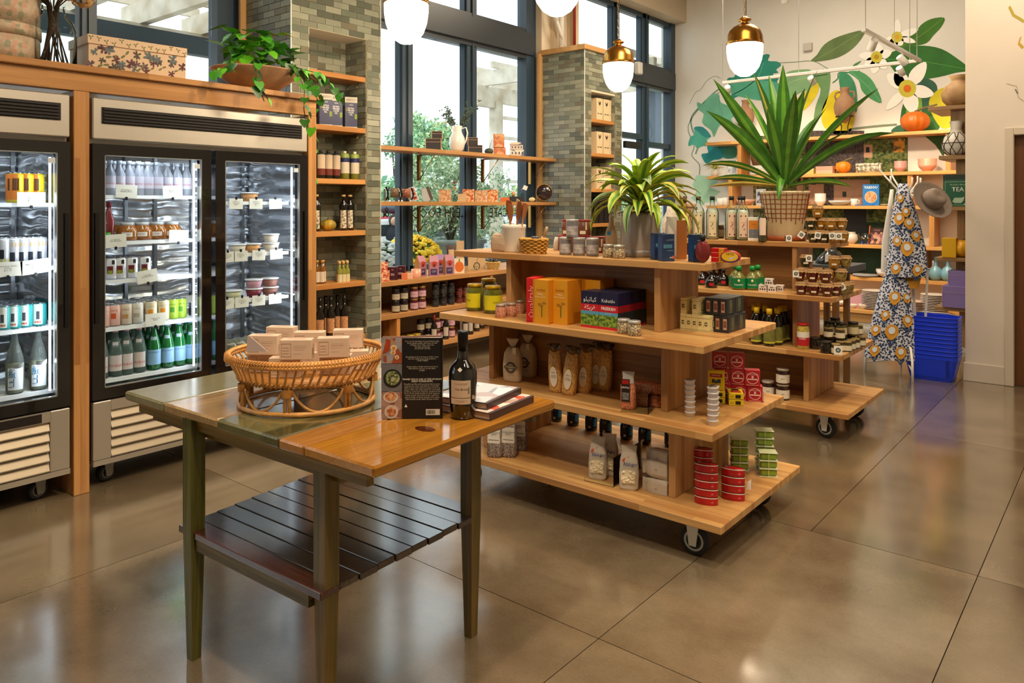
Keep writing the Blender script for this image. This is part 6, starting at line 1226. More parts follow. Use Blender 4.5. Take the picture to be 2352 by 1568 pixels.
mug_thing('clear glass mug cut by the first column on the lower window shelf',wx(874,XW).copy()*1 if False else Vector((XW,wx(874,XW).y,ZW2)),1.3);mug_thing('round glass mug with brown infuser on the lower window shelf',Vector((XW,wx(906,XW).y,ZW2)),1.3,P('#7a5a44',.6,noise=.3));mug_thing('round glass mug with reddish card behind on the lower window shelf',Vector((XW+.02,wx(930,XW).y,ZW2)),1.25,P('#a8604a',.6,noise=.4,nscale=60))
GIF=SPECK3(['#caa37c','#d8b48e','#b98c66','#c98058'],50);GIF2=SPECK3(['#d0803c','#e0b898','#c8965e','#b8502c'],50)
SLB=carton(.125,.02,.125,GIF,name='tea_towel_pack',cat='packet');SLB2=carton(.125,.02,.135,GIF2,name='tea_towel_pack',cat='packet')
for px,pr,tl,lb in ((952,None,.35,'slanted clear pack with red squares leaning on the shelf'),(985,None,.35,'thin slanted dark edged pack on the lower window shelf'),(1022,SLB,0,'cream patterned packet near the flower vase'),(1076,SLB2,0,'golden brown patterned packet beside the kraft card'),(1104,SLB,0,'plain copper toned packet in the clear holder'),(1131,SLB2,0,'orange marbled packet in the clear holder')):
    v=wx(px,XW)
    if pr is None:
        o=carton(.10,.03,.14,P('#cfd3d4',.3) if px<970 else P('#b9bec0',.3),F=((.5,.85,.08,.3,P('#b8402c',.4)),(.5,.85,.38,.6,P('#b8402c',.4)),(.5,.85,.68,.9,P('#b8402c',.4))) if px<970 else ((.7,1,0,1,P('#5a4a40',.5)),),name='gift_pack',cat='packet');o.put((v.x,v.y,ZW2+.006),label=lb,rot=(0,-tl,.75))
    else:pr.put((v.x,v.y,ZW2),.75,lb)
for px,w_,lb in ((1090,.26,'clear acrylic holder around the patterned packets'),(965,.30,'clear acrylic tray under the slanted packs')):v=wx(px,XW-.02);solo('acrylic_holder',MB().box(-w_/2,w_/2,.02,.022,0,.12).box(-w_/2,w_/2,-.03,.02,0,.002),CLEAR,lb,'holder',(v.x,v.y+.02,ZW2),PI/2)
v=wx(1045,XW);o=thing('bud_vase','small clear bud vase holding red flowers','vase',(v.x,v.y,ZW2));part('vase_body',MB().lathe([(.02,0),(.026,.02),(.022,.05),(.012,.07),(.014,.085)],14,cap=False),CLEARG,o)
o=thing('dried_flowers','dark red and yellow flowers in the bud vase','flowers',(v.x,v.y,ZW2+.01));part('stalk',MB().tube([(0,0,0),(0,0,.14),(.005,0,.19)],.002,4),P('#5a5a34',.7),o)
for i,(dx,dz) in enumerate(((0,.20),(-.012,.19),(.012,.195),(0,.16),(-.015,.13),(.01,.12),(-.02,.145))):part('blossom',MB().ico((dx,0,dz),.011,.011,.009,.4),P('#8a3424',.6) if i<4 else P('#c9962c',.6),o)
solo('kraft_card',MB().box(-.045,.045,-.002,.002,0,.085),KRAFT,'plain kraft card with a small clip between flowers and packets','card',(XW,wx(1061,XW).y,ZW2),.75)
v=wx(1186,XW);solo('charcoal_box',MB().box(-.09,.09,-.07,.07,0,.062,.002),P('#23272e',.5),'charcoal box under the tiny glass and wire card holder','box',(v.x,v.y,ZW2),.75)
o=thing('shot_glass','small glass of brown sticks on the charcoal box','glass',(XW,wx(1179,XW).y,ZW2+.0625));part('glass_body',MB().lathe([(.018,0),(.024,.055)],14),P('#b98a5c',.4),o);part('sticks',MB().tube([(0,0,.04),(.006,0,.085)],.003,4),P('#caa878',.7),o)
o=thing('card_holder','wire holder with a printed card on the charcoal box','holder',(XW,wx(1199,XW).y,ZW2+.0625),.75);part('coil',MB().lathe([(.02,0),(.032,.02),(.02,.045)],12,cap=False),CLEARG,o);part('wire',MB().tube([(0,0,.03),(-.012,0,.08),(.01,0,.10)],.0015,4),P('#b9b9b4',.3,1),o);part('card',MB().box(-.025,.025,-.001,.001,.085,.135),P('#e4e0da',.5),o,rot=(0,.35,0))
solo('orange_packet',MB().box(-.05,.05,-.02,.02,0,.05),P('#c8642c',.5),'orange printed packet tucked behind the wooden spatulas','packet',(XW,wx(1160,XW).y,ZW2),.75)
def pumpkin(nm,lab,loc,r,m,stemm,ribs=9,sz=.75,bumps=None,lean=.2):
    o=thing(nm,lab,'pumpkin',loc);mb=MB();n=ribs*4;vs=[]
    for k in range(13):
        ph=PI*k/12
        for i in range(n):a=2*PI*i/n;q=1-.10*abs(math.cos(ribs*a/2))**3*math.sin(ph);dip=.12*r*math.exp(-(math.sin(ph)/.25)**2)*math.copysign(1,math.cos(ph));vs.append((r*q*math.sin(ph)*math.cos(a),r*q*math.sin(ph)*math.sin(a),r*sz*(1-math.cos(ph))-(dip if ph>PI/2 else 0)*-1-(0)))
    mb.smooth=True;mb.add(vs,[(k*n+i,k*n+(i+1) % n,k*n+n+(i+1) % n,k*n+n+i) for k in range(12) for i in range(n)]);part('pumpkin_body',mb,m,o)
    if bumps:
        rnd=random.Random(3);mb=MB()
        for _ in range(bumps):th=rnd.random()*2*PI;ph=rnd.uniform(.5,2.4);mb.ico((r*math.sin(ph)*math.cos(th)*.97,r*math.sin(ph)*math.sin(th)*.97,r*sz*(1-math.cos(PI-ph))),r*.09,r*.09,r*.08,.4,rnd)
        part('warts',mb,m,o)['kind']='stuff'
    part('stalk',MB().tube([(0,0,r*sz*1.86),(r*lean*.4,0,r*sz*2.15),(r*lean*1.6,0,r*sz*2.45)],[r*.13,r*.08,r*.07],7),stemm,o);return o
STM=P('#7a6a44',.8)
pumpkin('gourd','little cream gourd with a tall stalk on the window shelf',(XW,wx(1222,XW).y,ZW2),.04,P('#d8c48e',.5,noise=.2,nscale=20),STM,8,.7)
v=wx(1250,-5.50);o=thing('agate_plate','round dark agate plate with gold rim on a stand','plate',(v.x,v.y,ZW2+.01),.60)
part('plate_disc',MB().lathe([(.092,-.006),(.096,0),(.092,.006)],36),P('#2e2226',.12,noise=.5,nscale=9,coat=.8),o,(0,0,.105),(PI/2,0,0));part('gold_rim',MB().tube([(.097*math.cos(a),0,.105+.097*math.sin(a)) for a in [2*PI*i/36 for i in range(36)]],.004,6,closed=True),GOLD,o);part('stand',MB().box(-.05,.05,-.03,.03,-.01,-.004).box(-.04,-.03,-.02,.02,-.006,.012).box(.03,.04,-.02,.02,-.006,.012),P('#3a2a20',.5),o)
XS=-5.16
def sput(pr,px,z,lb,X=XS,rz=.7,s=None):v=wx(px,X);return pr.put((v.x,v.y,z),rz,lb,scale=s)
ORC=carton(.07,.045,.16,SPECK3(['#e0a078','#c8603c','#e8c4a4','#b84a34'],40),name='fruit_tea_carton');sput(ORC,882,ZS,'orange patterned tea carton beside the first column',-5.22);sput(ORC,886,ZS,'short orange patterned carton in front beside the first column',-5.12,s=(.9,.9,.6))
MAR=carton(.085,.085,.115,P('#3f1a26',.35),F=((.3,.7,.45,.5,P('#c9a8a8',.5)),(.3,.7,.36,.40,P('#c9a8a8',.5)),(.4,.6,.78,.82,P('#c9a8a8',.5))),T=((0,1,0,1,P('#5a3a40',.5)),),name='chocolate_carton')
sput(MAR,903,ZS,'maroon carton, the nearer of a pair on the sill counter',-5.17);sput(MAR,921,ZS,'maroon carton, the farther of a pair on the sill counter',-5.20)
sput(carton(.05,.04,.055,P('#d8764c',.5),name='small_carton'),929,ZS,'tiny orange carton beside the coral mug',-5.12);sput(carton(.075,.05,.05,P('#e2b49c',.5),name='small_carton'),939,ZS,'tiny pale pink carton beside the coral mug',-5.13)
v=wx(956,-5.13);o=thing('mug','coral pink straight sided mug on the sill counter','mug',(v.x,v.y,ZS),.6);part('mug_body',MB().lathe([(.044,0),(.046,.004),(.046,.082),(.042,.082),(.042,.02),(0,.02)],24),P('#d89a80',.3,coat=.4),o);part('handle',MB().tube([(.044,0,.07),(.07,0,.065),(.07,0,.03),(.044,0,.02)],.005,6),CLEAR,o)
def pbx(o):
    oval_patch(o,.05,.05,.115,-.037,P('#b03a2c',.5),'fruit_print');oval_patch(o,.018,.03,.10,-.0376,P('#5a1f1a',.5),'fruit_core');patches(o,.088,.07,.18,((.1,.82,.06,.38,P('#3a2f5a',.5)),),name='bag_label');lettering(o,'COFFEE\nBLEND',.012,P('#c9b8c9',.5),(-.003,-.0362,.045))
def gable(m,side,lab,px,X,rz,ex=True):
    v=wx(px,X);o=thing('coffee_bag',lab,'bag',(v.x,v.y,ZS),rz)
    mb=MB();w_,d_,h_=.045,.035,.135
    mb.add([(-w_,-d_,0),(w_,-d_,0),(w_,d_,0),(-w_,d_,0),(-w_,-d_,h_),(w_,-d_,h_),(w_,d_,h_),(-w_,d_,h_),(-w_*.9,0,h_*1.42),(w_*.9,0,h_*1.42)],[(0,1,5,4),(2,3,7,6),(4,5,9,8),(6,7,8,9),(3,2,1,0)])
    part('bag_body',mb,m,o);part('bag_gusset',MB().add([(w_,-d_,0),(w_,d_,0),(w_,d_,h_),(w_*.9,0,h_*1.42),(w_,-d_,h_),(w_*.8,0,0),(w_*.8,0,h_)],[(0,5,6,4),(5,1,2,6),(4,6,3),(6,2,3)]).add([(-w_,-d_,0),(-w_,d_,0),(-w_,d_,h_),(-w_*.9,0,h_*1.42),(-w_,-d_,h_),(-w_*.8,0,0),(-w_*.8,0,h_)],[(4,6,5,0),(6,2,1,5),(3,6,4),(3,2,6)]),side,o)
    if ex:pbx(o)
MAUV=P('#a87284',.5);OCH=P('#b8863c',.5)
gable(MAUV,OCH,'mauve coffee bag beside the coral mug, turned to show its ochre side',966,-5.24,1.5);gable(MAUV,OCH,'mauve coffee bag facing out beside the coral mug',996,-5.15,.95);gable(P('#8a6a9a',.5),OCH,'violet coffee bag half behind the mauve one',1010,-5.24,1.0);gable(MAUV,OCH,'mauve coffee bag next to the pumpkin card',1030,-5.15,1.15)
v=wx(1055,-5.16);o=thing('pumpkin_card','greeting card with an orange pumpkin on it','card',(v.x,v.y,ZS),.7);part('card',MB().box(-.05,.05,-.002,.002,0,.145),P('#e8ddc8',.6),o);oval_patch(o,.088,.105,.062,-.003,P('#d8702c',.6),'pumpkin_print');part('stalk_print',MB().box(-.006,.006,-.004,-.003,.115,.14),P('#6a8a4a',.6),o)
v=wx(1035,-5.40);o=thing('whisk_broom','bundle of dark bristles wrapped in a kraft label','broom',(v.x,v.y,ZS+.12),.7);part('bristles',MB().lathe([(.03,0),(.04,.08),(.055,.14),(0,.14)],16),P('#5a4a44',.9,noise=.4,nscale=90),o);part('label',MB().band(.046,.0,.10,-.4,.9,8),KRAFT,o);part('holder_base',MB().lathe([(.04,-.12),(.03,-.01),(.03,0)],14),P('#8a6a4a',.7),o)
for px,X,h_,w_,lb in ((1086,-5.30,.20,.10,'tall kraft card with printed label behind the pumpkin card'),(1105,-5.36,.21,.09,'kraft card standing behind the glass ornament'),(1057,-5.42,.30,.08,'kraft swing tag above the bristle bundle')):v=wx(px,X);solo('kraft_card',MB().box(-w_/2,w_/2,-.002,.002,0,h_,.0005),KRAFT,lb,'card',(v.x,v.y,ZS),.7)
v=wx(1095,-5.22);o=thing('glass_ornament','clear glass bird ornament on the sill counter','ornament',(v.x,v.y,ZS));part('glass_body',MB().ball((0,0,.045),.035,14,9,sz=1.1),CLEAR,o);part('neck',MB().tube([(0,0,.08),(.01,0,.13),(-.03,0,.17)],.004,6),CLEAR,o)
v=wx(1132,-5.20);basket_weave('wicker_basket','pale round basket of dark glass balls on the sill counter','basket',(v.x,v.y,ZS),.055,.078,.075,P('#d6b06a',.6,noise=.2,nscale=60),20,7,.3,.8)
for i,(dx,dy) in enumerate(((-.04,-.01),(0,.02),(.04,.0),(.0,-.03))):tag(part('glass_ball',MB().ball((0,0,0),.026,14,9),P('#1c2024',.08,coat=.8),None,(v.x+dx,v.y+dy,ZS+.085)),'dark glass ball in the pale basket, %s' % ('window shelf side','rear','gondola side','front')[i],'ball')
BLJ=jar(.036,.105,P('#1d1418',.12,coat=.6),P('#17161a',.35),P('#b3a690',.5,noise=.25,nscale=50),'dark_jar',.2,txt=('OLIVES',.010,P('#4a3a34',.5)))
PKJ=jar(.038,.105,P('#4a1420',.12,coat=.6),P('#a8864a',.35,.6),P('#c096a0',.5,noise=.12,nscale=50),'berry_jar',.14,txt=('JAM',.014,P('#7a2a4a',.5)))
GYJ=jar(.034,.10,P('#141418',.12,coat=.7),P('#1a1a1e',.3),P('#2a2a2c',.4),'black_jar',.2,txt=('TRUFFLE',.007,P('#8a8a88',.5)))
RDJ2=jar(.030,.07,P('#4a1c18',.12,coat=.6),P('#5a241c',.35),P('#6a2f28',.4),'red_jar',.17)
def jrow(pr,base,pxs,z,Xs,lev,desc):
    for i,px in enumerate(pxs):
        for j,X in enumerate(Xs):
            v=wx(px,X);v.y -= 0
            for k in range(lev):pr.put((X,v.y,z+k*(.1055 if pr is not RDJ2 else .0705)),facecam(v.x,v.y),'%s, %s from the tiled column, %s row, %s' % (desc,ORD[i],('front','rear')[j],('lower','upper')[k]))
jrow(BLJ,0,(909,928),ZJ1,(-5.14,-5.26),2,'dark jar with beige label');jrow(PKJ,0,(951,969),ZJ1,(-5.14,-5.25),2,'berry jar with pink label')
jrow(GYJ,0,(1000,1018,1036),ZJ1,(-5.14,-5.27),2,'black truffle jar');jrow(RDJ2,0,(1055,1068),ZJ1,(-5.15,-5.25),2,'small dark red jar')
YLJ=jar(.038,.10,P('#3a2a14',.12,coat=.6),P('#b89a2c',.35,.5),P('#cbbf9c',.5),'dark_jar',.16)
jrow(YLJ,0,(885,905,925,943,958),ZJ2,(-5.13,),1,'gold lidded jar on the lowest shelf');jrow(BLJ,0,(966,985),ZJ2,(-5.20,),2,'dark jar on the lowest shelf');jrow(PKJ,0,(1003,1020,1036),ZJ2,(-5.16,),2,'berry jar on the lowest shelf')
DBT=bottle('dark_bottle',[(.034,0),(.037,.005),(.037,.17),(.014,.22),(.013,.27)],P('#120c0c',.08,coat=.8),cap=([(.0155,.255),(.0155,.30),(0,.30)],P('#2a2a2c',.35)),label=(.0378,.04,.14,.8,P('#b5a99a',.5)),neck=(.016,.225,.25,1.2,P('#b58a90',.5)))
DBR=bottle('dark_bottle',[(.034,0),(.037,.005),(.037,.17),(.014,.22),(.013,.27)],P('#120c0c',.08,coat=.8),cap=([(.0155,.235),(.0155,.30),(0,.30)],P('#8a1f24',.35)),label=(.0378,.04,.14,.8,P('#b5a99a',.5)))
for px,X,pr,lb in ((1062,-5.2,DBT,'dark bottle on the lowest shelf just behind the wine bottle neck'),(1080,-5.12,DBT,'dark bottle with grey cap on the lowest shelf by the gondola'),(1095,-5.2,DBT,'dark bottle farthest along the lowest shelf'),(1106,-5.28,DBT,'dark bottle at the rear by the gondola post')):v=wx(px,X);pr.put((v.x,v.y,ZJ2),facecam(v.x,v.y),lb,scale=.9)
for px,py,pr,lb in ((1018,900,DBR,'wine red capped bottle between cookbook and wine bottle'),(1045,905,DBT,'grey capped bottle close behind the tabletop'),(1090,905,DBR,'red capped bottle beside the wine bottle shoulder')):
    v=onX(px,HY,-5.0)[0];pr.put((v.x-.12,v.y,ZJ2),facecam(v.x,v.y),lb,scale=.85)
# ================================================================== NICHES
def nx(px,X=-5.14):return onX(px,HY,X)[0]
OT=carton(.105,.075,.235,P('#2a2f5a',.4),F=((0,1,.82,1,P('#d8cfbc',.5)),(0,1,0,.05,P('#d8cfbc',.5)),(.78,.98,.3,.46,P('#8aa03c',.5)),(.06,.18,.55,.65,P('#8a7a2c',.5))),R=((0,1,.82,1,P('#d8cfbc',.5)),),
    txt=(('SAVOU',.026,P('#3a3430',.5),0,.213),('GREEK',.012,WT,0,.175),('EXTRA\nVIRGIN\nOLIVE\nOIL',.0175,WT,-.002,.125,{'bold':.02})),name='oil_tin',cat='tin',body='tin_body')
for px,rz,lb in ((748,1.15,'navy olive oil tin in the niche partly hidden by the oak surround'),(772,1.15,'navy olive oil tin in the middle of the niche shelf'),(806,1.15,'navy olive oil tin at the mural end of the niche shelf')):v=nx(px-2);OT.put((v.x,v.y,NZ1[1]),rz,lb,scale=(1,1,1.12))
O1=bottle('oil_bottle',[(.034,0),(.035,.19),(.03,.205)],P('#26302c',.35),cap=([(.015,.2),(.015,.225),(0,.225)],P('#1a1a1a',.4)),label=(.0358,.03,.19,1.0,P('#c9b49a',.5)),neck=(.036,.03,.08,1.0,P('#6a2a1e',.5)))
O2=bottle('oil_bottle',[(.036,0),(.037,.195),(.03,.21)],P('#8a9a4a',.4),cap=([(.013,.205),(.013,.23),(0,.23)],P('#d8d0b8',.4)),label=(.0378,.05,.14,2.0,P('#cdc4b0',.5)),neck=(.038,.14,.175,2.0,P('#2a2f5a',.5)))
for px,pr,lb in ((737,O1,'black oil bottle half hidden by the surround post, third niche shelf'),(754,O1,'black oil bottle with cream label, second along the third niche shelf'),(772,O1,'black oil bottle with cream label, third along the third niche shelf'),(792,O2,'pale green oil bottle, nearer of a pair on the third niche shelf'),(815,O2,'pale green oil bottle, farther of a pair on the third niche shelf')):v=nx(px);pr.put((v.x,v.y,NZ1[2]),facecam(v.x,v.y)+.2,lb,scale=1.04)
BB2=bottle('black_oil_bottle',[(.036,0),(.037,.21),(.034,.225),(.015,.245),(.014,.285)],P('#0d0d10',.08,coat=.8),cap=([(.018,.282),(.018,.30),(0,.30)],P('#c9a86a',.5)),label=(.0376,.02,.17,.7,SPECK('#8a7a62','#e0d8c4',60)))
for px,lb in ((789,'tall black bottle with a flowered label, nearer of two in the niche'),(804,'tall black bottle with a flowered label, farther of two in the niche'),(727,'tall black bottle mostly hidden by the oak post')):v=nx(px);BB2.put((v.x,v.y,NZ1[3]),facecam(v.x,v.y),lb)
v=nx(753);pumpkin('gourd','small green and yellow striped gourd in the niche',(v.x,v.y,NZ1[3]),.068,SPECK('#6a6a24','#c0982c',14,.4,.6,.5),STM,9,.72)
VB=bottle('vinegar_bottle',[(.019,0),(.02,.10),(.008,.12),(.008,.15)],P('#7a4a14',.12,coat=.6),cap=([(.010,.145),(.010,.165),(0,.165)],P('#b8863c',.5)),label=(.0205,.01,.085,1.0,P('#d8cbb8',.5)))
VC=bottle('vinegar_bottle',[(.017,0),(.018,.085),(.007,.105),(.007,.13)],P('#8a8a3c',.12,coat=.6),cap=([(.010,.125),(.010,.15),(0,.15)],P('#c9a86a',.5)),label=(.0185,.0,.055,1.6,P('#cfc49c',.5)))
for i,px in enumerate((729,736,743)):v=nx(px);VB.put((v.x+.02*(i % 2),v.y,NZ1[4]),facecam(v.x,v.y),'small amber vinegar bottle, %s from the oak post' % ORD[i],scale=1.15)
for i,(px,X) in enumerate(((780,-5.10),(789,-5.10),(798,-5.10),(778,-5.16),(787,-5.17),(796,-5.17))):v=nx(px,X);VC.put((v.x,v.y,NZ1[4]),facecam(v.x,v.y),'tiny yellow green oil bottle, %s in the %s row of six' % (ORD[i % 3],('front','back')[i//3]),scale=1.15)
WN=bottle('wine_vinegar_bottle',[(.034,0),(.037,.005),(.037,.19),(.014,.24),(.013,.31)],P('#100c0a',.08,coat=.8),cap=([(.0155,.27),(.0155,.335),(0,.335)],P('#141414',.3)),label=(.0378,.04,.16,.9,P('#b9835a',.5,noise=.4,nscale=40)))
for i,px in enumerate((735,748,760,775,791)):v=nx(px,-5.10-.05*(i % 2));WN.put((v.x,v.y,NZ1[5]),facecam(v.x,v.y),'tall dark bottle on the lowest visible niche shelf, %s from the post' % ORD[i])
CBX=carton(.135,.16,.27,P('#d6c09a',.55),F=((.35,.65,.70,.80,P('#3a2a2a',.5)),(.45,.5,.62,.72,P('#3a2a2a',.5)),(.3,.42,.78,.86,P('#3a2a2a',.5)),(.58,.7,.78,.86,P('#3a2a2a',.5)),(.15,.42,.28,.32,P('#3a2a2a',.5)),(.55,.85,.28,.32,P('#3a2a2a',.5))),name='panettone_carton')
def mx_(px):return onX(px,HY,-5.13)[0]
for r_,z in enumerate(NZ2[:3]):
    for i,px in enumerate((1368,1384,1400)):v=mx_(px);CBX.put((v.x-.02,v.y+(0,0,-.02)[i],z),FR,'cream tree printed carton, %s niche shelf down, %s from the near side' % (ORD[r_],ORD[i]))
BKB=carton(.10,.10,.26,P('#1a1a1c',.4),name='black_carton');CRB=carton(.075,.10,.20,P('#cfc09c',.5),F=((.3,.7,.75,.88,BLKT),(.0,1,0,.06,BLKT)),name='cream_carton')
for i in range(5):CRB.put((-5.12,7.60+.045+i*.09,NZ2[4]),FR,'narrow cream carton in the lowest visible niche row, %s from the near side' % ORD[i])
for i in range(4):BKB.put((-5.13,7.60+.055+i*.12,NZ2[3]),FR,'plain black carton in the second column niche, %s from the near side' % ORD[i])
# ================================================================== ON TOP OF THE REFRIGERATOR SURROUND
ZT=2.287
FLW=SPECK3(['#c8ac8c','#c4a886','#ccb090','#caae8c','#6a5a62','#c6aa88','#7a7a4c'],34)
def tpos(px,X):return onX(px,HY,X)[0]
fb=tpos(286,-4.66);o=thing('floral_box','large cream box with dark painted flowers on the surround top','box',(-4.60,fb.y,ZT),FR-.05)
CR2=P('#cdb294',.6,noise=.04,nscale=10)
part('box_body',MB().box(-.27,.27,-.15,.15,0,.155),CR2,o);part('box_lid',MB().box(-.276,.276,-.156,.156,.150,.20),CR2,o)
rnd=random.Random(31);DKF=[P('#5a4450',.6),P('#4a4438',.6),P('#6a6a3c',.6),P('#5a3438',.6),P('#5f6a6c',.6)]
def petals(mb,c,s,n,y,fx=None):
    for k in range(n):
        a=2*PI*k/n+rnd.random();p_=[(0,0),(.25,.16),(.75,.2),(1,0),(.75,-.2),(.25,-.16)];q=[]
        for u,v_ in p_:q.append((c[0]+s*(u*math.cos(a)-v_*math.sin(a)),y,c[1]+s*(u*math.sin(a)+v_*math.cos(a))))
        mb.add(q,[(0,1,2,3,4,5)])
for i in range(5):
    mb=MB()
    for j in range(7):petals(mb,(-.24+.48*((j*5+i*1.3) % 7)/7+rnd.uniform(-.02,.02),rnd.uniform(.02,.135)),rnd.uniform(.022,.036),6 if i != 2 else 2,-.1506-.0002*i)
    part('painted_flower',mb,DKF[i],o)['kind']='stuff'
mb=MB()
for j in range(14):petals(mb,(-.26+.04*j,rnd.uniform(.16,.19)),.016,3,-.1566)
part('painted_flower',mb,DKF[2],o)['kind']='stuff'
HB_=SPECK3(['#b09a84','#b8a48c','#b89078','#a8967c','#8a8a70','#b4a088'],45)
for k,lb in enumerate(('lower round hat box with faded flowers at the picture edge','upper round hat box with faded flowers at the picture edge')):
    v=tpos(5,-4.70);o=thing('round_hat_box',lb,'box',(v.x,v.y-.02,ZT+k*.215));r_=.20-.0*k
    part('box_body',MB().lathe([(r_*.97,0),(r_*.97,.16)],36),HB_,o);part('box_lid',MB().lathe([(r_,.15),(r_,.212),(r_*.97,.214),(0,.214)],36),HB_,o)
v=tpos(122,-4.60);o=thing('glass_vase','tall clear bottle vase on the surround top','vase',(v.x,v.y,ZT));part('vase_glass',MB().lathe([(.10,0),(.115,.01),(.115,.21),(.10,.26),(.06,.30),(.055,.34),(.065,.36)],32,cap=False),THIN('#eef7f8',.14),o);part('base',MB().lathe([(.11,0),(.11,.012),(0,.012)],28),THIN('#d9ecee',.15),o)
o=thing('dried_hydrangeas','bunch of dried tan hydrangeas in the glass vase','flowers',(v.x,v.y,ZT+.02));rnd=random.Random(17);mb=MB();mb2=MB()
for k in range(26):
    a=rnd.random()*2*PI;r0=rnd.uniform(.02,.095);mb.tube([(r0*math.cos(a),r0*math.sin(a),0),(.02*math.cos(a+1),.02*math.sin(a+1),.22),(.03*math.cos(a),.03*math.sin(a),.33),(.14*math.cos(a),.14*math.sin(a),.44)],.0035,4,cap=False)
part('stalk',mb,P('#4a3628',.9),o)['kind']='stuff'
for k in range(11):
    a=2*PI*k/11;c_=Vector((.16*math.cos(a),.16*math.sin(a),.42+.05*(k % 3)));
    for j in range(60):d_=Vector((rnd.gauss(0,1),rnd.gauss(0,1),rnd.gauss(0,1))).normalized()*.068;mb2.cur=rnd.randrange(2);s=.016;n_=d_.normalized().cross(Vector((.3,.2,1))).normalized();m_=n_.cross(d_.normalized());q=c_+d_;mb2.add([q-n_*s,q+m_*s,q+n_*s,q-m_*s],[(0,1,2,3)])
part('flower_heads',mb2,[P('#c29a62',.8),P('#a87c48',.8)],o)['kind']='stuff'
v=tpos(600,-4.50);v=Vector((-4.50,2.80,ZT));o=thing('wooden_bowl','wide shallow terracotta brown bowl at the end of the surround','bowl',v)
part('bowl_body',MB().lathe([(.09,0),(.14,.015),(.30,.13),(.305,.14),(.295,.142),(.2,.09),(0,.07)],36,sx=.85),SPECK('#8a6244','#b48c68',9,.3,.7,.6),o)
pb=thing('pothos','trailing green ivy-like plant spilling from the brown bowl','plant',v+Vector((0,0,.09)));rnd=random.Random(23)
LM=[P('#3f8a1e',.35,noise=.3,nscale=10),P('#5fae24',.35,noise=.25,nscale=10),P('#2c5e1c',.35,noise=.3,nscale=10),P('#c9962c',.5,noise=.2,nscale=10)]
LME=[]
for m in LM:
    mb=MB();mb.smooth=True;pts=[(0,0),(.42,.06),(.55,.35),(.42,.65),(0,1.1)];vs=[(0,0,0)]
    L_=[(-x,y) for x,y in pts[1:4]];mid=[(0,y,-.02-.10*y*y) for y in (.0,.35,.7,1.1)]
    vs=mid+[(x,y,.10-.22*y*y) for x,y in ((.42,-.05),(.56,.30),(.36,.68))]+[(-x,y,.10-.22*y*y) for x,y in ((.42,-.05),(.56,.30),(.36,.68))]
    mb.add(vs,[(0,4,5,1),(1,5,6,2),(2,6,3),(0,1,8,7),(1,2,9,8),(2,3,9)]);LME.append(mb.mesh('leaf',m))
def pleaf(par,p_,d_,s,k):
    q=Vector(d_).to_track_quat('Y','Z');o_=link('leaf',LME[k],par,p_);o_.rotation_euler=q.to_euler();o_.scale=(s,s,s)
for k in range(95):
    a=rnd.random()*2*PI;el=rnd.uniform(.1,1.4);r_=rnd.uniform(.06,.24);p_=Vector((r_*.8*math.cos(a),r_*math.sin(a),.03+.30*math.sin(el)*rnd.uniform(.5,1)));pleaf(pb,p_,(math.cos(a)*.8,math.sin(a)*.8,rnd.uniform(-.9,.5)),rnd.uniform(.065,.105),rnd.choice([0,0,1,1,2,0,1,2,3] if rnd.random()<.3 else [0,1,2,1,0]))
mb=MB()
for (sx_,sy_,path) in [(0,0,[(.15,.05,.12),(.28,.1,.05),(.36,.12,-.08),(.38,.1,-.22),(.37,.13,-.36)]),(0,0,[(.1,.2,.1),(.2,.34,.06),(.26,.42,-.02),(.27,.46,-.12)]),(0,0,[(.12,.1,.12),(.27,.16,.04),(.33,.2,-.07),(.345,.24,-.16)]),(0,0,[(.15,-.12,.1),(.3,-.2,.0),(.36,-.22,-.10),(.37,-.18,-.2)]),
        (0,0,[(.1,.25,.1),(.12,.385,.02),(.04,.415,-.2),(.0,.42,-.5),(.03,.42,-.8),(.0,.42,-1.15)]),(0,0,[(.1,-.2,.08),(.2,-.36,-.0),(.3,-.45,-.06)])]:
    mb.tube(path,.003,5,cap=False)
    for i in range(len(path)-1):
        for t in (.15,.5,.85):
            p_=Vector(path[i]).lerp(Vector(path[i+1]),t);pleaf(pb,p_+Vector((rnd.uniform(-.01,.03),rnd.uniform(-.03,.03),0)),(rnd.uniform(.1,.8),rnd.uniform(-.7,.7),-.8),rnd.uniform(.04,.075),rnd.choice([0,2,2,0,1]))
part('vine',mb,P('#4a5a24',.7),pb)['kind']='stuff'
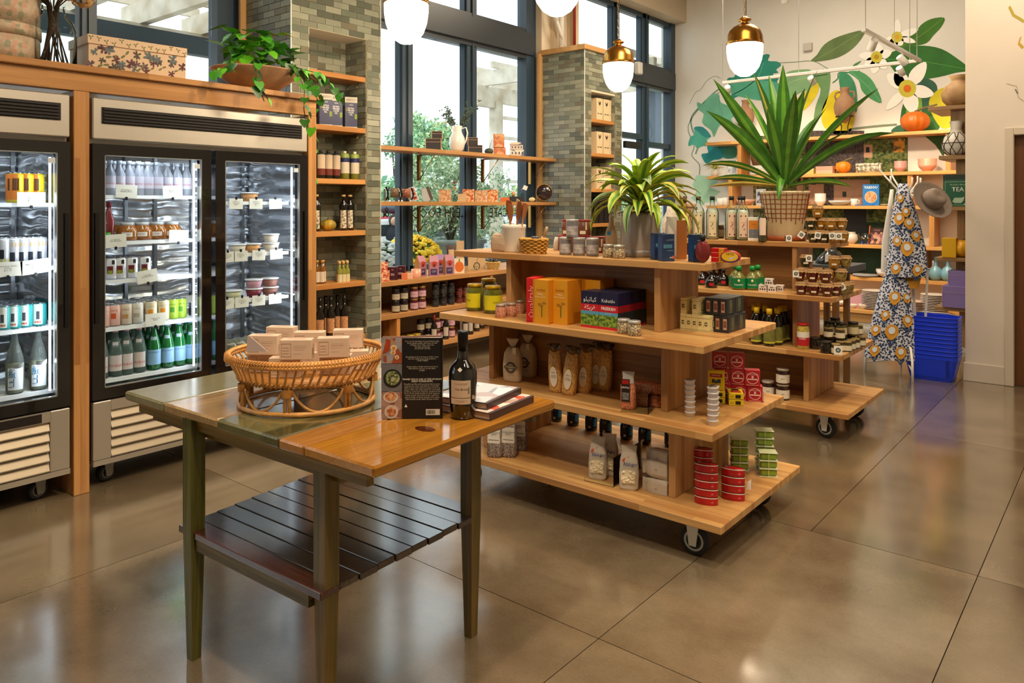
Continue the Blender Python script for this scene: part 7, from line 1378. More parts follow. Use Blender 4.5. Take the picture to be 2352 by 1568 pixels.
# ================================================================== REFRIGERATOR CONTENTS
def canp(body,nm='drink_can',h=.123,r=.033,bands=(),txt=None):
    o=thing(nm,nm,'can');part('can_body',MB().lathe([(r*.86,0),(r,h*.05),(r,h*.90),(r*.84,h*.965)],18),body,o);part('can_top',MB().lathe([(r*.85,h*.963),(r*.85,h),(r*.78,h*.985),(0,h*.985)],16),P('#b9bcc2',.25,1),o)
    for (z0,z1,a0,a1,m) in bands:part('can_print',MB().band(r*1.012,h*z0,h*z1,a0,a1,8),m,o)
    if txt:lettering(o,txt[0],txt[1],txt[2],(0,0,h*txt[3]),wrap=r*1.03)
    return Proto(o)
SL=P('#cfd2d8',.3,.4)
CN={'heart':canp(P('#d6d6dc',.3,.2),bands=((.28,.62,-.5,.5,P('#6a1f22',.4)),(.25,.42,-.38,.38,P('#8a9a2c',.4)),(.7,.9,.3,.8,P('#22262c',.4)))),'pink':canp(P('#dcb0a4',.35),bands=((.35,.6,-.4,.4,P('#c9502c',.4)),),txt=('OLIPOP',.014,P('#b8502c',.5),.72)),
      'tanc':canp(P('#cfc0ae',.35),bands=((.3,.5,-.5,.5,P('#b98a5c',.4)),),txt=('OLIPOP',.014,P('#8a5a34',.5),.72)),'cream':canp(P('#d0cdc6',.35),bands=((.3,.5,-.5,.5,P('#a8a294',.4)),),txt=('OLIPOP',.014,P('#c9a040',.5),.72)),
      'yel':canp(P('#d2c9ae',.35),bands=((.35,.6,-.45,.45,P('#d8902c',.4)),),txt=('OLIPOP',.014,P('#c98a1c',.5),.72)),'lime':canp(P('#9ab83c',.35),bands=((.35,.6,-.4,.4,P('#4a8a2c',.4)),),txt=('OLIPOP',.014,P('#3a5a1c',.5),.72)),
      'gold':canp(P('#d0b81e',.35),h=.16,bands=((.1,.95,-1.2,.15,P('#c9702c',.4)),(.4,.8,-.65,.3,P('#2a1f18',.4)))),'peng':canp(P('#c9ccd6',.3,.3),h=.16,bands=((.15,.5,-.35,.35,P('#2a2c3a',.4)),(.68,.82,-2,2,P('#c9a87a',.4)))),'pengy':canp(P('#c4c8d2',.3,.3),h=.16,bands=((.0,.3,-2,2,P('#b8b03c',.4)),(.3,.6,-.3,.3,P('#22242c',.4)))),
      'teal':canp(P('#2f9a9a',.35),h=.123,r=.035,bands=((.08,.95,-.75,.55,P('#d8dcdc',.4)),(.3,.65,-.3,.15,P('#2a2f3a',.4)),(.14,.22,-.55,.35,P('#b8604a',.4))))}
def fx(px,X):return onX(px,HY,X)[0]
XF0=XD-.225
def canrow(seq,z,names,rows,where,dx=.070,X0=XF0):
    for j in range(rows):
        for i,(px,k) in enumerate(seq):
            v=fx(px,X0);CN[k].put((X0-j*dx,v.y,z),facecam(v.x,v.y)-.1,'%s can, %s in row %s back %s' % (names[k],ORD[i],('at the front','one','two','three')[j],where))
nm={'heart':'white heart printed','pink':'pink striped','tanc':'tan','cream':'cream','yel':'pale yellow','lime':'lime green','gold':'orange and yellow','peng':'silver penguin printed','pengy':'silver and lime penguin printed','teal':'teal and white'}
def rowlab(j):return ('in the front row','one row back','two rows back','three rows back')[j]
def canrow(seq,z,rows,where,dx=.070,X0=XF0):
    for j in range(rows):
        for i,(px,k) in enumerate(seq):
            v=fx(px,X0);CN[k].put((X0-j*dx,v.y,z),facecam(v.x,v.y)-.1,'%s can, %s %s, %s' % (nm[k],ORD[i],rowlab(j),where))
FS=[1.60,1.335,1.115,.845,.555]
canrow([(254,'heart'),(276,'heart'),(303,'heart'),(333,'heart')],FS[2],4,'middle shelf')
canrow([(238,'pink'),(262,'pink'),(289,'tanc'),(315,'cream'),(347,'yel'),(375,'yel'),(397,'lime'),(416,'lime')],FS[3],4,'fourth shelf')
canrow([(40,'gold'),(62,'gold'),(86,'gold')],1.555,2,'single door refrigerator top');canrow([(6,'pengy'),(30,'peng'),(50,'peng'),(72,'peng'),(92,'peng')],1.215,3,'single door refrigerator middle')
canrow([(8,'teal'),(32,'teal'),(58,'teal'),(90,'teal')],.895,4,'single door refrigerator below',.074)
WCL=P('#8fa8a0',.06,spec=.7,trans=.7,ior=1.15);PAN=P('#d2c4c4',.5);GRB=P('#1f7a3c',.06,coat=.6,trans=.35)
PN=bottle('water_bottle',[(.034,0),(.038,.006),(.038,.13),(.030,.17),(.015,.22),(.013,.245)],WCL,cap=([(.0155,.238),(.0155,.262),(0,.262)],P('#d8a8a4',.4)),label=(.0386,.03,.115,1.0,PAN),neck=(.030,.158,.188,.5,P('#cfc6cc',.5)),txt=('PANNA',.021,P('#b8402c',.5),.058))
PG=bottle('water_bottle',[(.034,0),(.038,.006),(.038,.13),(.030,.17),(.015,.22),(.013,.245)],GRB,cap=([(.0155,.238),(.0155,.262),(0,.262)],P('#9ab8d8',.4)),label=(.0386,.03,.115,1.3,P('#8ab4dc',.5)),neck=(.030,.158,.188,.5,P('#a8bcd0',.5)),txt=('S.PELLEGRINO',.012,P('#2a4a8a',.5),.10))
PN2=bottle('small_water_bottle',[(.032,0),(.034,.005),(.034,.12),(.012,.165),(.012,.19)],P('#b4b8c4',.1,trans=.4),cap=([(.015,.18),(.015,.2),(0,.2)],P('#b9c0cc',.4)),label=(.0346,.04,.11,1.2,P('#c4bcc9',.5)),txt=('PANNA',.017,P('#b8605c',.5),.065))
for j in range(3):
    for i,(px,k) in enumerate(((232,0),(265,0),(290,0),(319,0),(353,1),(384,1),(411,1),(439,1))):
        v=fx(px,XF0);(PG if k else PN).put((XF0-j*.082,v.y+.01*(j % 2),.556),facecam(v.x,v.y),'%s, %s %s' % (('clear bottle of still water with pink cap','green bottle of sparkling water with blue label')[k],ORD[i],rowlab(j)),scale=1.05)
    for i,px in enumerate((252,274,296,318,340,362,384,406,428)):
        if j<2:v=fx(px,XF0);PN2.put((XF0-j*.075,v.y,FS[0]),facecam(v.x,v.y),'small water bottle on the top shelf, %s %s' % (ORD[i],rowlab(j)))
CJ=bottle('cider_jug',[(.06,0),(.066,.006),(.066,.055),(.045,.085),(.038,.09)],P('#a8641a',.08,coat=.5,trans=.3),cap=([(.042,.085),(.042,.105),(0,.105)],P('#b4b8bc',.4)),label=(.0668,.022,.048,.5,P('#d8d4d0',.5)),txt=('HONEY',.012,P('#a8342c',.5),.035))
for j in range(2):
    for i,px in enumerate((292,326,360,395)):v=fx(px,XF0-.02);CJ.put((XF0-.02-j*.14,v.y,FS[1]),facecam(v.x,v.y),'amber honey jar on the second shelf, %s %s' % (ORD[i],rowlab(j)),scale=(.9,.9,1))
v=fx(250,XF0);bottle('cordial_bottle',[(.026,0),(.03,.12),(.013,.17),(.012,.21)],P('#7a2a2c',.15,coat=.6),cap=([(.014,.2),(.014,.225),(0,.225)],P('#8a1f2c',.4)),label=(.0306,.0,.05,1.5,P('#5fb84a',.5))).put((v.x,v.y,FS[1]),0,'tall red cordial bottle with a green label')
SKB=bottle('sake_bottle',[(.036,0),(.040,.006),(.040,.15),(.034,.19),(.014,.26),(.013,.32)],P('#a8b0ac',.06,trans=.8,ior=1.15),cap=([(.015,.315),(.016,.335),(0,.335)],P('#8a8f94',.3,.7)),label=(.0406,.02,.13,.9,P('#d8dce4',.5)),liquid=([(.037,.006),(.037,.145),(0,.15)],P('#c9c9a0',.3)))
lettering(SKB.r,'紀\n土',.052,P('#1f6a94',.5),(-.008,0,.075),wrap=.0415);part('neck_sash',MB().band(.033,.19,.215,-.7,.8,8),P('#c9d0d8',.5),SKB.r,(0,0,-.01),(.5,0,0));KIDS.pop(SKB.r.name,None)
for px,lb in ((34,'clear bottle with large blue brush characters, at the picture edge'),(88,'clear bottle with large blue brush characters, by the door hinge')):v=fx(px,XF0+.01);SKB.put((v.x,v.y,.556),facecam(v.x,v.y)+.1,lb,scale=1.05)
def tub(m):o=thing('deli_tub','tub','tub');part('tub_body',MB().lathe([(.042,0),(.055,.052)],20),m,o);part('tub_lid',MB().lathe([(.059,.052),(.059,.058),(.055,.06),(0,.059)],20),P('#d6dae2',.3),o);return Proto(o)
TUB={'o':tub(P('#c9925c',.5,noise=.3,nscale=60)),'w':tub(P('#cfc4b4',.5,noise=.2,nscale=60)),'r':tub(P('#7a2438',.4,noise=.4,nscale=60)),'b':tub(P('#8a5a50',.5,noise=.3,nscale=60)),'g':tub(P('#bcbc98',.5,noise=.2,nscale=60)),'p':tub(P('#b88a98',.5,noise=.2,nscale=60))}
S2=[1.565,1.225,.925,.565]
for px,z,k,n_,lb in ((573,S2[0],'o',1,'tub of orange salad on the top shelf'),(622,S2[1],'w',2,'tub of pale dip on the second shelf'),(545,S2[1],'w',1,'wide tub behind the cards on the second shelf'),(580,S2[1],'o',1,'tub of golden crumbs on the second shelf'),(535,S2[2],'g',1,'tub of pale green salad on the third shelf'),(583,S2[2],'r',2,'tub of beet salad on the third shelf'),(620,S2[2],'b',2,'tub of brown spread on the third shelf')):
    for j in range(n_):v=fx(px,XF0-.01);TUB[k if not (k=='r' and j) else 'p'].put((v.x,v.y,z+j*.0605),0,lb+(', lower',', upper')[j] if n_>1 else lb)
for i,px in enumerate((530,552,574)):v=fx(px,XF0);solo('salad_bag',MB().ball((0,0,.05),.06,14,9,sz=.8),P('#6a6a5c',.25,noise=.5,nscale=40,coat=.5),'clear bag of salad leaves on the lowest shelf, %s from the hinge' % ORD[i],'bag',(v.x-.03,v.y,.566))
v=fx(625,XF0);
for i in range(4):v=fx(600+18*i,XF0);solo('small_bottle',MB().lathe([(.02,0),(.022,.07),(.01,.09),(.01,.11)],14),P('#4a6a78',.15,coat=.5),'small blue grey bottle on the lowest shelf, %s along' % ORD[i],'bottle',(v.x,v.y,.566))
CRD=P('#dedbd2',.6);TXc=P('#4a4a48',.6)
def pcard(px,z,s,lab,tilt,line,X=XD-.150,up=True,w_=.062,h_=.040):
    v=fx(px,X);o=thing('price_card',lab,'card',(X,v.y,z),FR);o.rotation_euler=(0,tilt,FR)
    part('card',MB().box(-w_/2*s,w_/2*s,-.001,.001,0,h_*s),CRD,o);part('clip',MB().box(-.006,.006,-.005,.004,-.012 if up else h_*s-.006,.006 if up else h_*s+.012),P('#22242a',.4,.5),o)
    lettering(o,line,.0085*s,TXc,(0,-.002,h_*s*.55));return o
for px,z,t,ln,lb in ((72,1.535,0,'Pale Ale\n4 Pack\n$11.99','price card clipped under the orange and yellow cans'),(18,1.175,0,'Raindrop Gose\n4 Pack\n$11.99','price card at the picture edge under the penguin cans'),(82,1.180,.10,'Nanna Cold IPA\n4 Pack\n$16.99','tilted price card beside the one at the picture edge')):pcard(px,z,1.5,lb,-t,ln,w_=.088,h_=.050)
for px,z,t,ln,lb in ((290,1.583,-.04,'San Pellegrino\nSparkling Water','price card on the top shelf under the sparkling water'),(397,1.583,.03,'Aqua Panna\nStill Water','price card on the top shelf nearer the door edge'),(266,1.300,.04,'St. Agrestis\nNon Alcoholic','price card by the cordial bottle'),(410,1.315,-.05,'Domestic\nHoney','price card at the end of the honey jars'),(340,1.085,.12,'Peach Fizz\nSparkling Water','tilted price card beneath the heart printed cans'),(357,.825,0,'Olipop Soda\n$2.99','price card under the pale yellow cans')):pcard(px,z,1.25,lb,-t,ln,w_=.096,h_=.060)
for r_,(z,pxs) in enumerate(((1.515,(542,588,633)),(1.175,(523,553,594,635)),(.875,(522,556,594,632)))):
    for i,px in enumerate(pxs):pcard(px,z,1.3,'white card clipped over the %s deli shelf edge, %s from the hinge' % (ORD[r_],ORD[i]),random.uniform(-.05,.05),'Fresh from\nour kitchen\n$8.99',up=False,w_=.074,h_=.052)
for px,w_,c_,z,lb in ((596,.12,P('#8a9aa4',.6),1.62,'grey printed notice hanging inside the deli door'),(648,.15,P('#2c6a3c',.6),1.68,'green printed notice hanging inside the deli door')):
    v=fx(px,XD-.66);o=thing('notice',lb,'notice',(v.x,v.y,z),FR);part('sheet',MB().box(-w_/2,w_/2,-.001,.001,0,.15),c_,o)
    lettering(o,'NOTICE\nwipe and close\nkeep chilled\nthank you',.016,P('#c9d4cc',.6),(0,-.002,.08))
# ================================================================== MURAL WALL
YB_=11.118
def mural(nm,pts,hexc,k,noise=.08,spl=True,tr=True):
    """flat paint on the wall; points are traced in the enlarged view and laid on the wall plane"""
    P2=[]
    n=len(pts)
    if spl:
        for i in range(n):
            p0,p1,p2,p3=[pts[(i+j) % n] for j in (-1,0,1,2)]
            for t in (0,.33,.66):P2.append(tuple(.5*((2*p1[c])+(-p0[c]+p2[c])*t+(2*p0[c]-5*p1[c]+4*p2[c]-p3[c])*t*t+(-p0[c]+3*p1[c]-3*p2[c]+p3[c])*t**3) for c in (0,1)))
    else:P2=pts
    vs=[onY(1550+x/2.94 if tr else x,y/2.94 if tr else y,YB_-.0008*k)[0] for x,y in P2]
    return part(nm,MB().add(vs,[tuple(range(len(vs)))]),P(hexc,.7,noise=noise,nscale=6),wb)
def leafp(pts,c,k,vein=None,nm='painted_leaf'):
    mural(nm,pts,c,k,.14)
    if vein:stroke(vein[0],vein[1],vein[2],k+1)
def stroke(pts,hexc,wd,k,nm='painted_stem',tr=True):
    vs=[];q=[Vector((1550+x/2.94,y/2.94)) if tr else Vector((x,y)) for x,y in pts];qq=[]
    for i in range(len(q)-1):
        p0,p1,p2,p3=q[max(i-1,0)],q[i],q[i+1],q[min(i+2,len(q)-1)]
        for t in (0,.25,.5,.75):qq.append(.5*((2*p1)+(-p0+p2)*t+(2*p0-5*p1+4*p2-p3)*t*t+(-p0+3*p1-3*p2+p3)*t**3))
    qq.append(q[-1]);q=qq
    for i,p_ in enumerate(q):
        t=(q[min(i+1,len(q)-1)]-q[max(i-1,0)]).normalized();n_=Vector((-t.y,t.x))*wd/2
        for s in (-1,1):w_=p_+n_*s;vs.append(onY(w_.x,w_.y,YB_-.0008*k)[0])
    return part(nm,MB().add(vs,[(2*i,2*i+1,2*i+3,2*i+2) for i in range(len(q)-1)]),P(hexc,.7),wb)
stroke([(100,700),(130,640),(150,615),(175,605),(215,545),(270,515),(310,530)],'#9aa39a',1.2,1);stroke([(300,600),(250,640),(150,740),(110,800),(120,880),(160,960),(140,1040)],'#7f9a86',3.5,1)
stroke([(300,625),(200,690),(90,850),(130,980),(115,1050),(165,1110),(165,1180)],'#8a9a86',2.2,1);stroke([(690,425),(800,420),(930,412),(1010,450),(1040,470)],'#6f8f6a',1.6,1);stroke([(1065,560),(1100,530),(1110,490),(1190,490),(1250,480)],'#4f8a5a',3,1)
leafp([(150,690),(190,700),(230,650),(290,632),(310,690),(370,720),(400,780),(380,800),(395,850),(340,850),(300,850),(265,925),(245,880),(185,830),(195,770),(160,740)],'#6fb898',2,([(300,640),(300,720),(320,770),(260,900)],'#5a9a80',1))
leafp([(90,985),(105,925),(135,905),(130,860),(190,860),(240,920),(215,945),(235,985),(190,985),(150,1000),(130,975)],'#4fae98',3);leafp([(130,860),(190,858),(245,920),(200,925),(160,890)],'#2f8c8c',4)
leafp([(180,1040),(225,1030),(222,985),(320,990),(330,1050),(300,1075),(260,1080),(215,1105),(190,1075)],'#1f8a8e',4);leafp([(322,985),(412,990),(412,1060),(330,1065)],'#3f8a74',3)
leafp([(355,530),(400,520),(420,480),(480,500),(520,440),(600,370),(642,372),(630,410),(690,415),(718,440),(685,470),(700,490),(660,500),(700,530),(690,560),(710,680),(640,665),(600,685),(540,655),(500,660),(430,650),(385,670),(380,620),(355,600)],'#2c8f7c',2,([(600,420),(560,520),(480,590),(390,640)],'#5fb49c',1.6));leafp([(380,560),(480,540),(700,560),(705,680),(600,682),(430,650),(370,620)],'#57b091',3)
leafp([(700,580),(745,500),(800,475),(900,468),(935,485),(1040,500),(985,540),(920,600),(850,625),(750,672)],'#85b281',2,([(710,600),(820,540),(1030,502)],'#a8c99c',1.4));leafp([(925,500),(1035,470),(1050,560),(1020,700),(940,835),(950,720),(985,600)],'#6f9a64',3)
leafp([(750,700),(840,655),(920,590),(965,560),(968,620),(900,720),(830,760),(780,740)],'#e0cf24',4,nm='painted_lemon');leafp([(990,800),(1000,720),(1050,630),(1110,610),(1180,660),(1215,760),(1190,880),(1130,905),(1060,900),(1010,860)],'#e6d41c',3,nm='painted_lemon')
leafp([(1112,490),(1170,500),(1215,560),(1232,660),(1225,760),(1160,690),(1115,590)],'#3f9068',4);leafp([(1170,485),(1240,480),(1300,510),(1350,570),(1398,692),(1320,665),(1262,610),(1240,540)],'#4f9e66',4,([(1200,495),(1300,580),(1390,685)],'#78b886',1.2))
leafp([(920,414),(960,370),(1010,300),(1110,245),(1280,205),(1230,300),(1140,370),(1040,405)],'#66804c',2,([(930,412),(1080,330),(1270,210)],'#869c66',1.2));leafp([(1505,322),(1540,270),(1620,225),(1660,170),(1730,128),(1820,120),(1800,180),(1745,240),(1700,290),(1610,312)],'#3f7620',2,([(1520,318),(1660,240),(1810,124)],'#6a9a3a',1.4))
leafp([(1410,395),(1470,350),(1560,320),(1680,308),(1800,330),(1900,390),(1993,470),(1900,490),(1780,520),(1640,538),(1520,520),(1460,450)],'#2c6e26',2,([(1430,400),(1640,410),(1985,470)],'#4f9440',1.6))
leafp([(1640,545),(1720,535),(1770,580),(1760,660),(1700,740),(1640,760)],'#2f5f4a',3);leafp([(1590,630),(1640,620),(1665,660),(1665,760),(1600,800),(1560,760)],'#7fae3c',4);leafp([(1718,720),(1730,650),(1790,600),(1860,592),(1930,640),(1930,800),(1830,870),(1770,830)],'#cbc022',4,nm='painted_lemon')
leafp([(1530,870),(1545,690),(1590,760),(1640,740),(1700,700),(1790,860),(1700,880)],'#2f6a2c',2);leafp([(1660,890),(1740,890),(1830,905),(1825,960),(1815,1055),(1760,980)],'#2f5f2a',2);leafp([(1460,890),(1500,850),(1560,845),(1620,880),(1560,900)],'#2f6048',3)
leafp([(1200,450),(1215,430),(1260,410),(1230,440)],'#4f8a4a',3)
def flower(c,R_,pet,cen,k):
    for a,l,w_ in pet:
        a=math.radians(a);d_=Vector((math.cos(a),math.sin(a)));n_=Vector((-d_.y,d_.x));L_=R_*l
        mural('painted_petal',[tuple(Vector(c)+d_*L_*u+n_*R_*w_*1.45*s) for u,s in ((.05,.1),(.4,.9),(.75,.75),(1,0),(.75,-.75),(.4,-.9),(.05,-.1))],'#fbfbf4',k,.02)
    mural('painted_flower_heart',[tuple(Vector(c)+Vector((math.cos(t),math.sin(t)))*R_*.34) for t in [2*PI*i/8 for i in range(8)]],'#ccc23c',k+1);mural('painted_flower_heart',[tuple(Vector(c)+Vector((math.cos(t),math.sin(t)))*R_*.15) for t in [2*PI*i/8 for i in range(8)]],cen,k+2)
flower((1500,250),110,[(-88,1.1,.18),(-20,1.4,.17),(15,1.2,.14),(150,.9,.2),(120,.8,.2),(60,.6,.2)],'#d8a81c',6);flower((1362,385),115,[(-80,.8,.25),(-20,.95,.2),(185,1.05,.18),(100,1.0,.22),(50,.9,.22),(140,.9,.2)],'#b8901c',6)
flower((1570,598),175,[(-55,1.25,.2),(12,1.05,.18),(75,1.0,.22),(135,1.15,.13),(215,.95,.2),(235,.8,.2)],'#d86a14',8)
mural('painted_leaf',[(1600,402),(1645,405),(1648,418),(1630,430),(1655,440),(1640,452),(1655,462),(1620,464),(1614,472),(1600,464),(1588,455),(1600,440),(1590,425)],'#a6d2b4',2,.1,False,False)
q=lambda nm,x0,y0,x1,y1,m,k:part(nm,MB().add([onY(a,b_,YB_-.0006*k)[0] for a,b_ in ((x0,y1),(x1,y1),(x1,y0),(x0,y0))],[(0,1,2,3)]),m,wb)
IVY=SPECK('#1f3a1c','#8a9450',30,.35,.7,.8);IVD=SPECK('#1c2c20','#3f5a34',14,.35,.7,.8);ROOF=SPECK('#3a3034','#5f5650',40,.4,.65,.8);PCH=P('#c49a80',.8,noise=.1,nscale=10)
q('printed_landscape',1730,312,2085,636,IVY,3);q('printed_foliage',1815,510,2040,636,IVD,4);q('printed_roof',1850,300,1985,398,ROOF,4);q('printed_house',1830,398,1892,470,PCH,5);q('printed_house',1915,412,1998,470,PCH,5);q('printed_ivy',1845,398,1857,470,IVY,6);q('printed_roof',1893,398,1915,470,ROOF,5)
q('printed_window',1829+2,408,1839,424,P('#2a2a2a',.6),6);q('printed_window',1863,408,1874,424,P('#2a2a2a',.6),6);q('printed_window',1935,440,1944,452,P('#3a3a3a',.6),6);q('printed_house',1984,332,2004,362,PCH,6);q('printed_window',1989,338,1997,350,P('#22262a',.6),7)
q('printed_roof',1938,480,1990,540,P('#2a3034',.7),6);q('printed_edge',1730,395,1745,540,SPECK('#5f6a44','#b4a878',30),6);q('printed_blossom',2050,318,2078,350,SPECK('#6a5a2a','#e0a02c',20),6);q('printed_green',1940,560,2100,632,P('#22402c',.7,noise=.4,nscale=5),7)
stroke([(1950,300),(1960,296),(2010,290),(2060,286)],'#7a8a74',5,3,'painted_brushwork',False)
for pts,c_ in (([(2318,15),(2328,35),(2345,45),(2352,50)],'#a8983c'),([(2312,192),(2335,198),(2338,215),(2332,205),(2340,225),(2352,232)],'#b5a894'),([(2344,85),(2340,100),(2350,110)],'#b89a3c')):
    vs=[];
    for i,(x,y) in enumerate(pts):
        for s in (-1,1):vs.append(onY(x+s*(2.5 if c_ != '#b5a894' else .8),y-s*(2.5 if c_ != '#b5a894' else .8),7.663)[0])
    part('painted_sprig',MB().add(vs,[(2*i,2*i+1,2*i+3,2*i+2) for i in range(len(pts)-1)]),P(c_,.7),pw)
# ================================================================== GOODS ON THE MURAL WALL SHELVES
YS=10.88
def ws(px,Y=YS):return onY(px,HY,Y)[0]
CLAY=P('#b08664',.7,noise=.12,nscale=12);IRON=P('#1f1d1c',.6)
def amphora(px,lab,s=1.0,sh=0):
    v=ws(px);o=thing('amphora',lab,'vase',(v.x,v.y,ZB[0]),.3)
    part('vase_body',MB().lathe([(.012,.16),(.05,.19),(.115,.28),(.13,.37),(.11,.45),(.055,.51),(.045,.57),(.06,.60),(.055,.61),(0,.6)],26),CLAY,o)
    for s_ in ((-1,1) if not sh else (1,)):part('handle',MB().tube([(s_*.05,0,.56),(s_*.10,0,.55),(s_*.115,0,.5),(s_*.095,0,.455)],.012,7),CLAY,o)
    for k in range(4):a=PI/4+k*PI/2;part('stand_leg',MB().tube([(.10*math.cos(a),.10*math.sin(a),.24),(.05*math.cos(a),.05*math.sin(a),.12),(.06*math.cos(a),.06*math.sin(a),.04),(.12*math.cos(a),.12*math.sin(a),.005),(.13*math.cos(a),.13*math.sin(a),.025)],.006,5),IRON,o)
    part('stand_hoop',MB().tube([(.105*math.cos(a),.105*math.sin(a),.245) for a in [2*PI*i/24 for i in range(24)]],.006,5,closed=True),IRON,o);o.scale=(s,s,s);return o
amphora(1940,'two handled clay amphora in an iron stand on the top wall shelf',1.08);amphora(1712,'clay amphora behind the tall plant leaves, in an iron stand',1.0,1)
v=ws(2102);o=pumpkin('pumpkin','large orange pumpkin on the top wall shelf',(v.x,v.y,ZB[0]),.175,P('#c8641a',.4,noise=.12,nscale=7),STM,12,.78,None,.9)
v=ws(1937);pumpkin('pumpkin','small warty orange pumpkin on the second wall shelf',(v.x,v.y,ZB[1]),.105,P('#d8821c',.5,noise=.15,nscale=20),STM,9,.8,40,.7)
WHC=P('#e2d6ca',.3,coat=.3);PNK=P('#dc9a80',.35,coat=.3);PNL=P('#cf9a90',.35,coat=.3)
BWm=lambda r,h:MB().lathe([(r*.45,0),(r*.5,h*.08),(r*.85,h*.5),(r,h),(r*.97,h),(r*.8,h*.5),(0,h*.15)],24)
def stackup(nm,cat,px,z,r,h,n_,dz,m,lab,Y=YS,prof=None):
    v=ws(px,Y);o=thing(nm,nm,cat);part(nm+'_body',prof or BWm(r,h),m,o);pr=Proto(o)
    for k in range(n_):pr.put((v.x,v.y,z+k*dz),0,(lab+', %s from the bottom' % ORD[k]) if n_>1 else lab)
stackup('bowl','bowl',2068,ZB[1],.078,.075,4,.022,PNL,'small rose pink bowl in the narrow stack');stackup('bowl','bowl',2130,ZB[1],.112,.095,4,.022,PNK,'coral pink bowl in the wide stack')
PL=lambda r:MB().lathe([(r*.6,0),(r*.65,.004),(r,.016),(r*.98,.02),(r*.6,.008),(0,.008)],28)
PL2=lambda r,h:MB().lathe([(r*.8,0),(r,h*.3),(r,h),(r*.95,h),(r*.9,h*.3),(0,h*.25)],28)
stackup('plate','plate',1746,ZB[1],.15,.03,6,.022,WHC,'white dish in the stack on the second wall shelf',prof=PL2(.15,.028));stackup('bowl','bowl',1884,ZB[2],.078,.08,5,.022,WHC,'white bowl in the stack behind the lattice pot plant')
v=ws(1995);o=thing('bark_box','oval birch bark box with lid on the second wall shelf','box',(v.x,v.y,ZB[1]));part('box_body',MB().lathe([(.16,0),(.16,.11)],28,sy=.6),SPECK('#8a8470','#d8d4c0',30),o);part('box_lid',MB().lathe([(.164,.085),(.164,.125),(0,.126)],28,sy=.6),SPECK('#9a947c','#dcd8c4',30),o)
part('box_lid',MB().box(-.112,.112,-.082,.082,.055,.10),P('#d89a84',.5),(o2 := thing('pink_box','shallow coral box with lid on the second wall shelf','box',(ws(1898).x,YS-.02,ZB[1]))));part('box_body',MB().box(-.11,.11,-.08,.08,0,.056),P('#d8a890',.5),o2)
part('box_lid',MB().box(-.142,.142,-.092,.092,.04,.075),P('#d8c87c',.5),(o2 := thing('yellow_box','flat pale yellow box on the second wall shelf','box',(ws(1851).x,YS-.02,ZB[1]))));part('box_body',MB().box(-.14,.14,-.09,.09,0,.041),P('#cdbb6c',.5),o2);solo('notebook',MB().box(-.10,.10,-.08,.08,0,.04,.001),P('#c9c01c',.4),'lime yellow notebook behind the flat yellow box','book',(ws(1876).x,YS+.04,ZB[1]))
v=ws(1642);o=thing('plant_pot','small white pot on the second wall shelf','pot',(v.x,v.y,ZB[1]));part('pot_body',MB().lathe([(.045,0),(.06,.11),(.055,.11),(0,.1)],18),P('#cfc8bc',.5),o)
o=thing('spider_plant','small bushy striped plant on the second wall shelf','plant',(v.x,v.y,ZB[1]+.1));rnd=random.Random(6)
for k in range(56):part('leaf',leafstrip(rnd.uniform(.12,.22),.014,rnd.uniform(.5,1.4),rnd.uniform(1.5,2.6),(2,3),k*2.4,rnd,5),MATL,o)
solo('framed_picture',MB().box(-.07,.07,-.006,.006,0,.24,.002),SPECK('#c9d0d4','#8a9aa8',10),'pale framed print beside the small bushy plant','picture',(ws(1676).x,YS+.06,ZB[1]))
v=ws(1734);solo('jug_vase',MB().lathe([(.05,0),(.08,.1),(.06,.2),(.03,.26),(.035,.3)],20),P('#6a4a2c',.5,noise=.3),'brown stoneware jug behind the plates on the second wall shelf','vase',(v.x,YS+.05,ZB[1]+.15))
def mug2(px,z,lab,c='#d8d6d0',s=1.0):
    v=ws(px);o=thing('mug',lab,'mug',(v.x,v.y,z),-.3);part('mug_body',MB().lathe([(.035*s,0),(.042*s,.01),(.042*s,.085*s),(.038*s,.085*s),(0,.02)],18),P(c,.35,coat=.3),o);part('handle',MB().tube([(.04*s,0,.07*s),(.066*s,0,.062*s),(.066*s,0,.032*s),(.04*s,0,.022*s)],.006*s,6),P(c,.35),o)
mug2(1655,ZB[2],'white mug with handle, third wall shelf, mural vine side',s=1.3);mug2(1668,ZB[2],'white mug stacked near another, third wall shelf',s=1.4);mug2(1962,ZB[2],'white mug beside the blue cookbook',s=1.1)
stackup('serving_bowl','bowl',1713,ZB[2],.14,.09,1,.02,P('#d8a88a',.4),'wide coral bowl on the third wall shelf');stackup('serving_bowl','bowl',1845,ZB[2],.10,.06,1,.02,P('#d0925c',.4),'shallow orange bowl beside the lattice pot');stackup('serving_bowl','bowl',1930,ZB[2],.155,.07,1,.02,P('#c9c8c2',.35),'wide grey white bowl on the third wall shelf')
stackup('serving_bowl','bowl',1590,ZB[2],.1,.06,1,.02,WHC,'white bowl at the vine end of the third wall shelf') if False else None
o=carton(.165,.02,.24,P('#c4ccd4',.5),F=((.1,.9,.15,.85,SPECK('#3f4a66','#c4ccd8',8)),),name='cookbook',cat='book');o.put((ws(1748).x,YS,ZB[2]),-.3,'pale blue grey cookbook leaning behind the lattice pot')
o=carton(.205,.035,.285,P('#2a7ac4',.4),name='cookbook',cat='book',txt=(('YASSOU',.045,WT,0,.242,{'bold':.03}),));disc(o.r,'cake_photo',0,.115,.078,P('#e0c09c',.5),-.0190,24);disc(o.r,'cake_photo',0,.115,.070,SPECK3(['#c98a5c','#d8a878','#b8743c'],30),-.0194,24);
for k in range(4):part('slice_line',MB().box(-.07,.07,-.0200,-.0196,-.0012,.0012),P('#e8d4b8',.5),o.r,(0,0,.115),(0,k*PI/4,0))
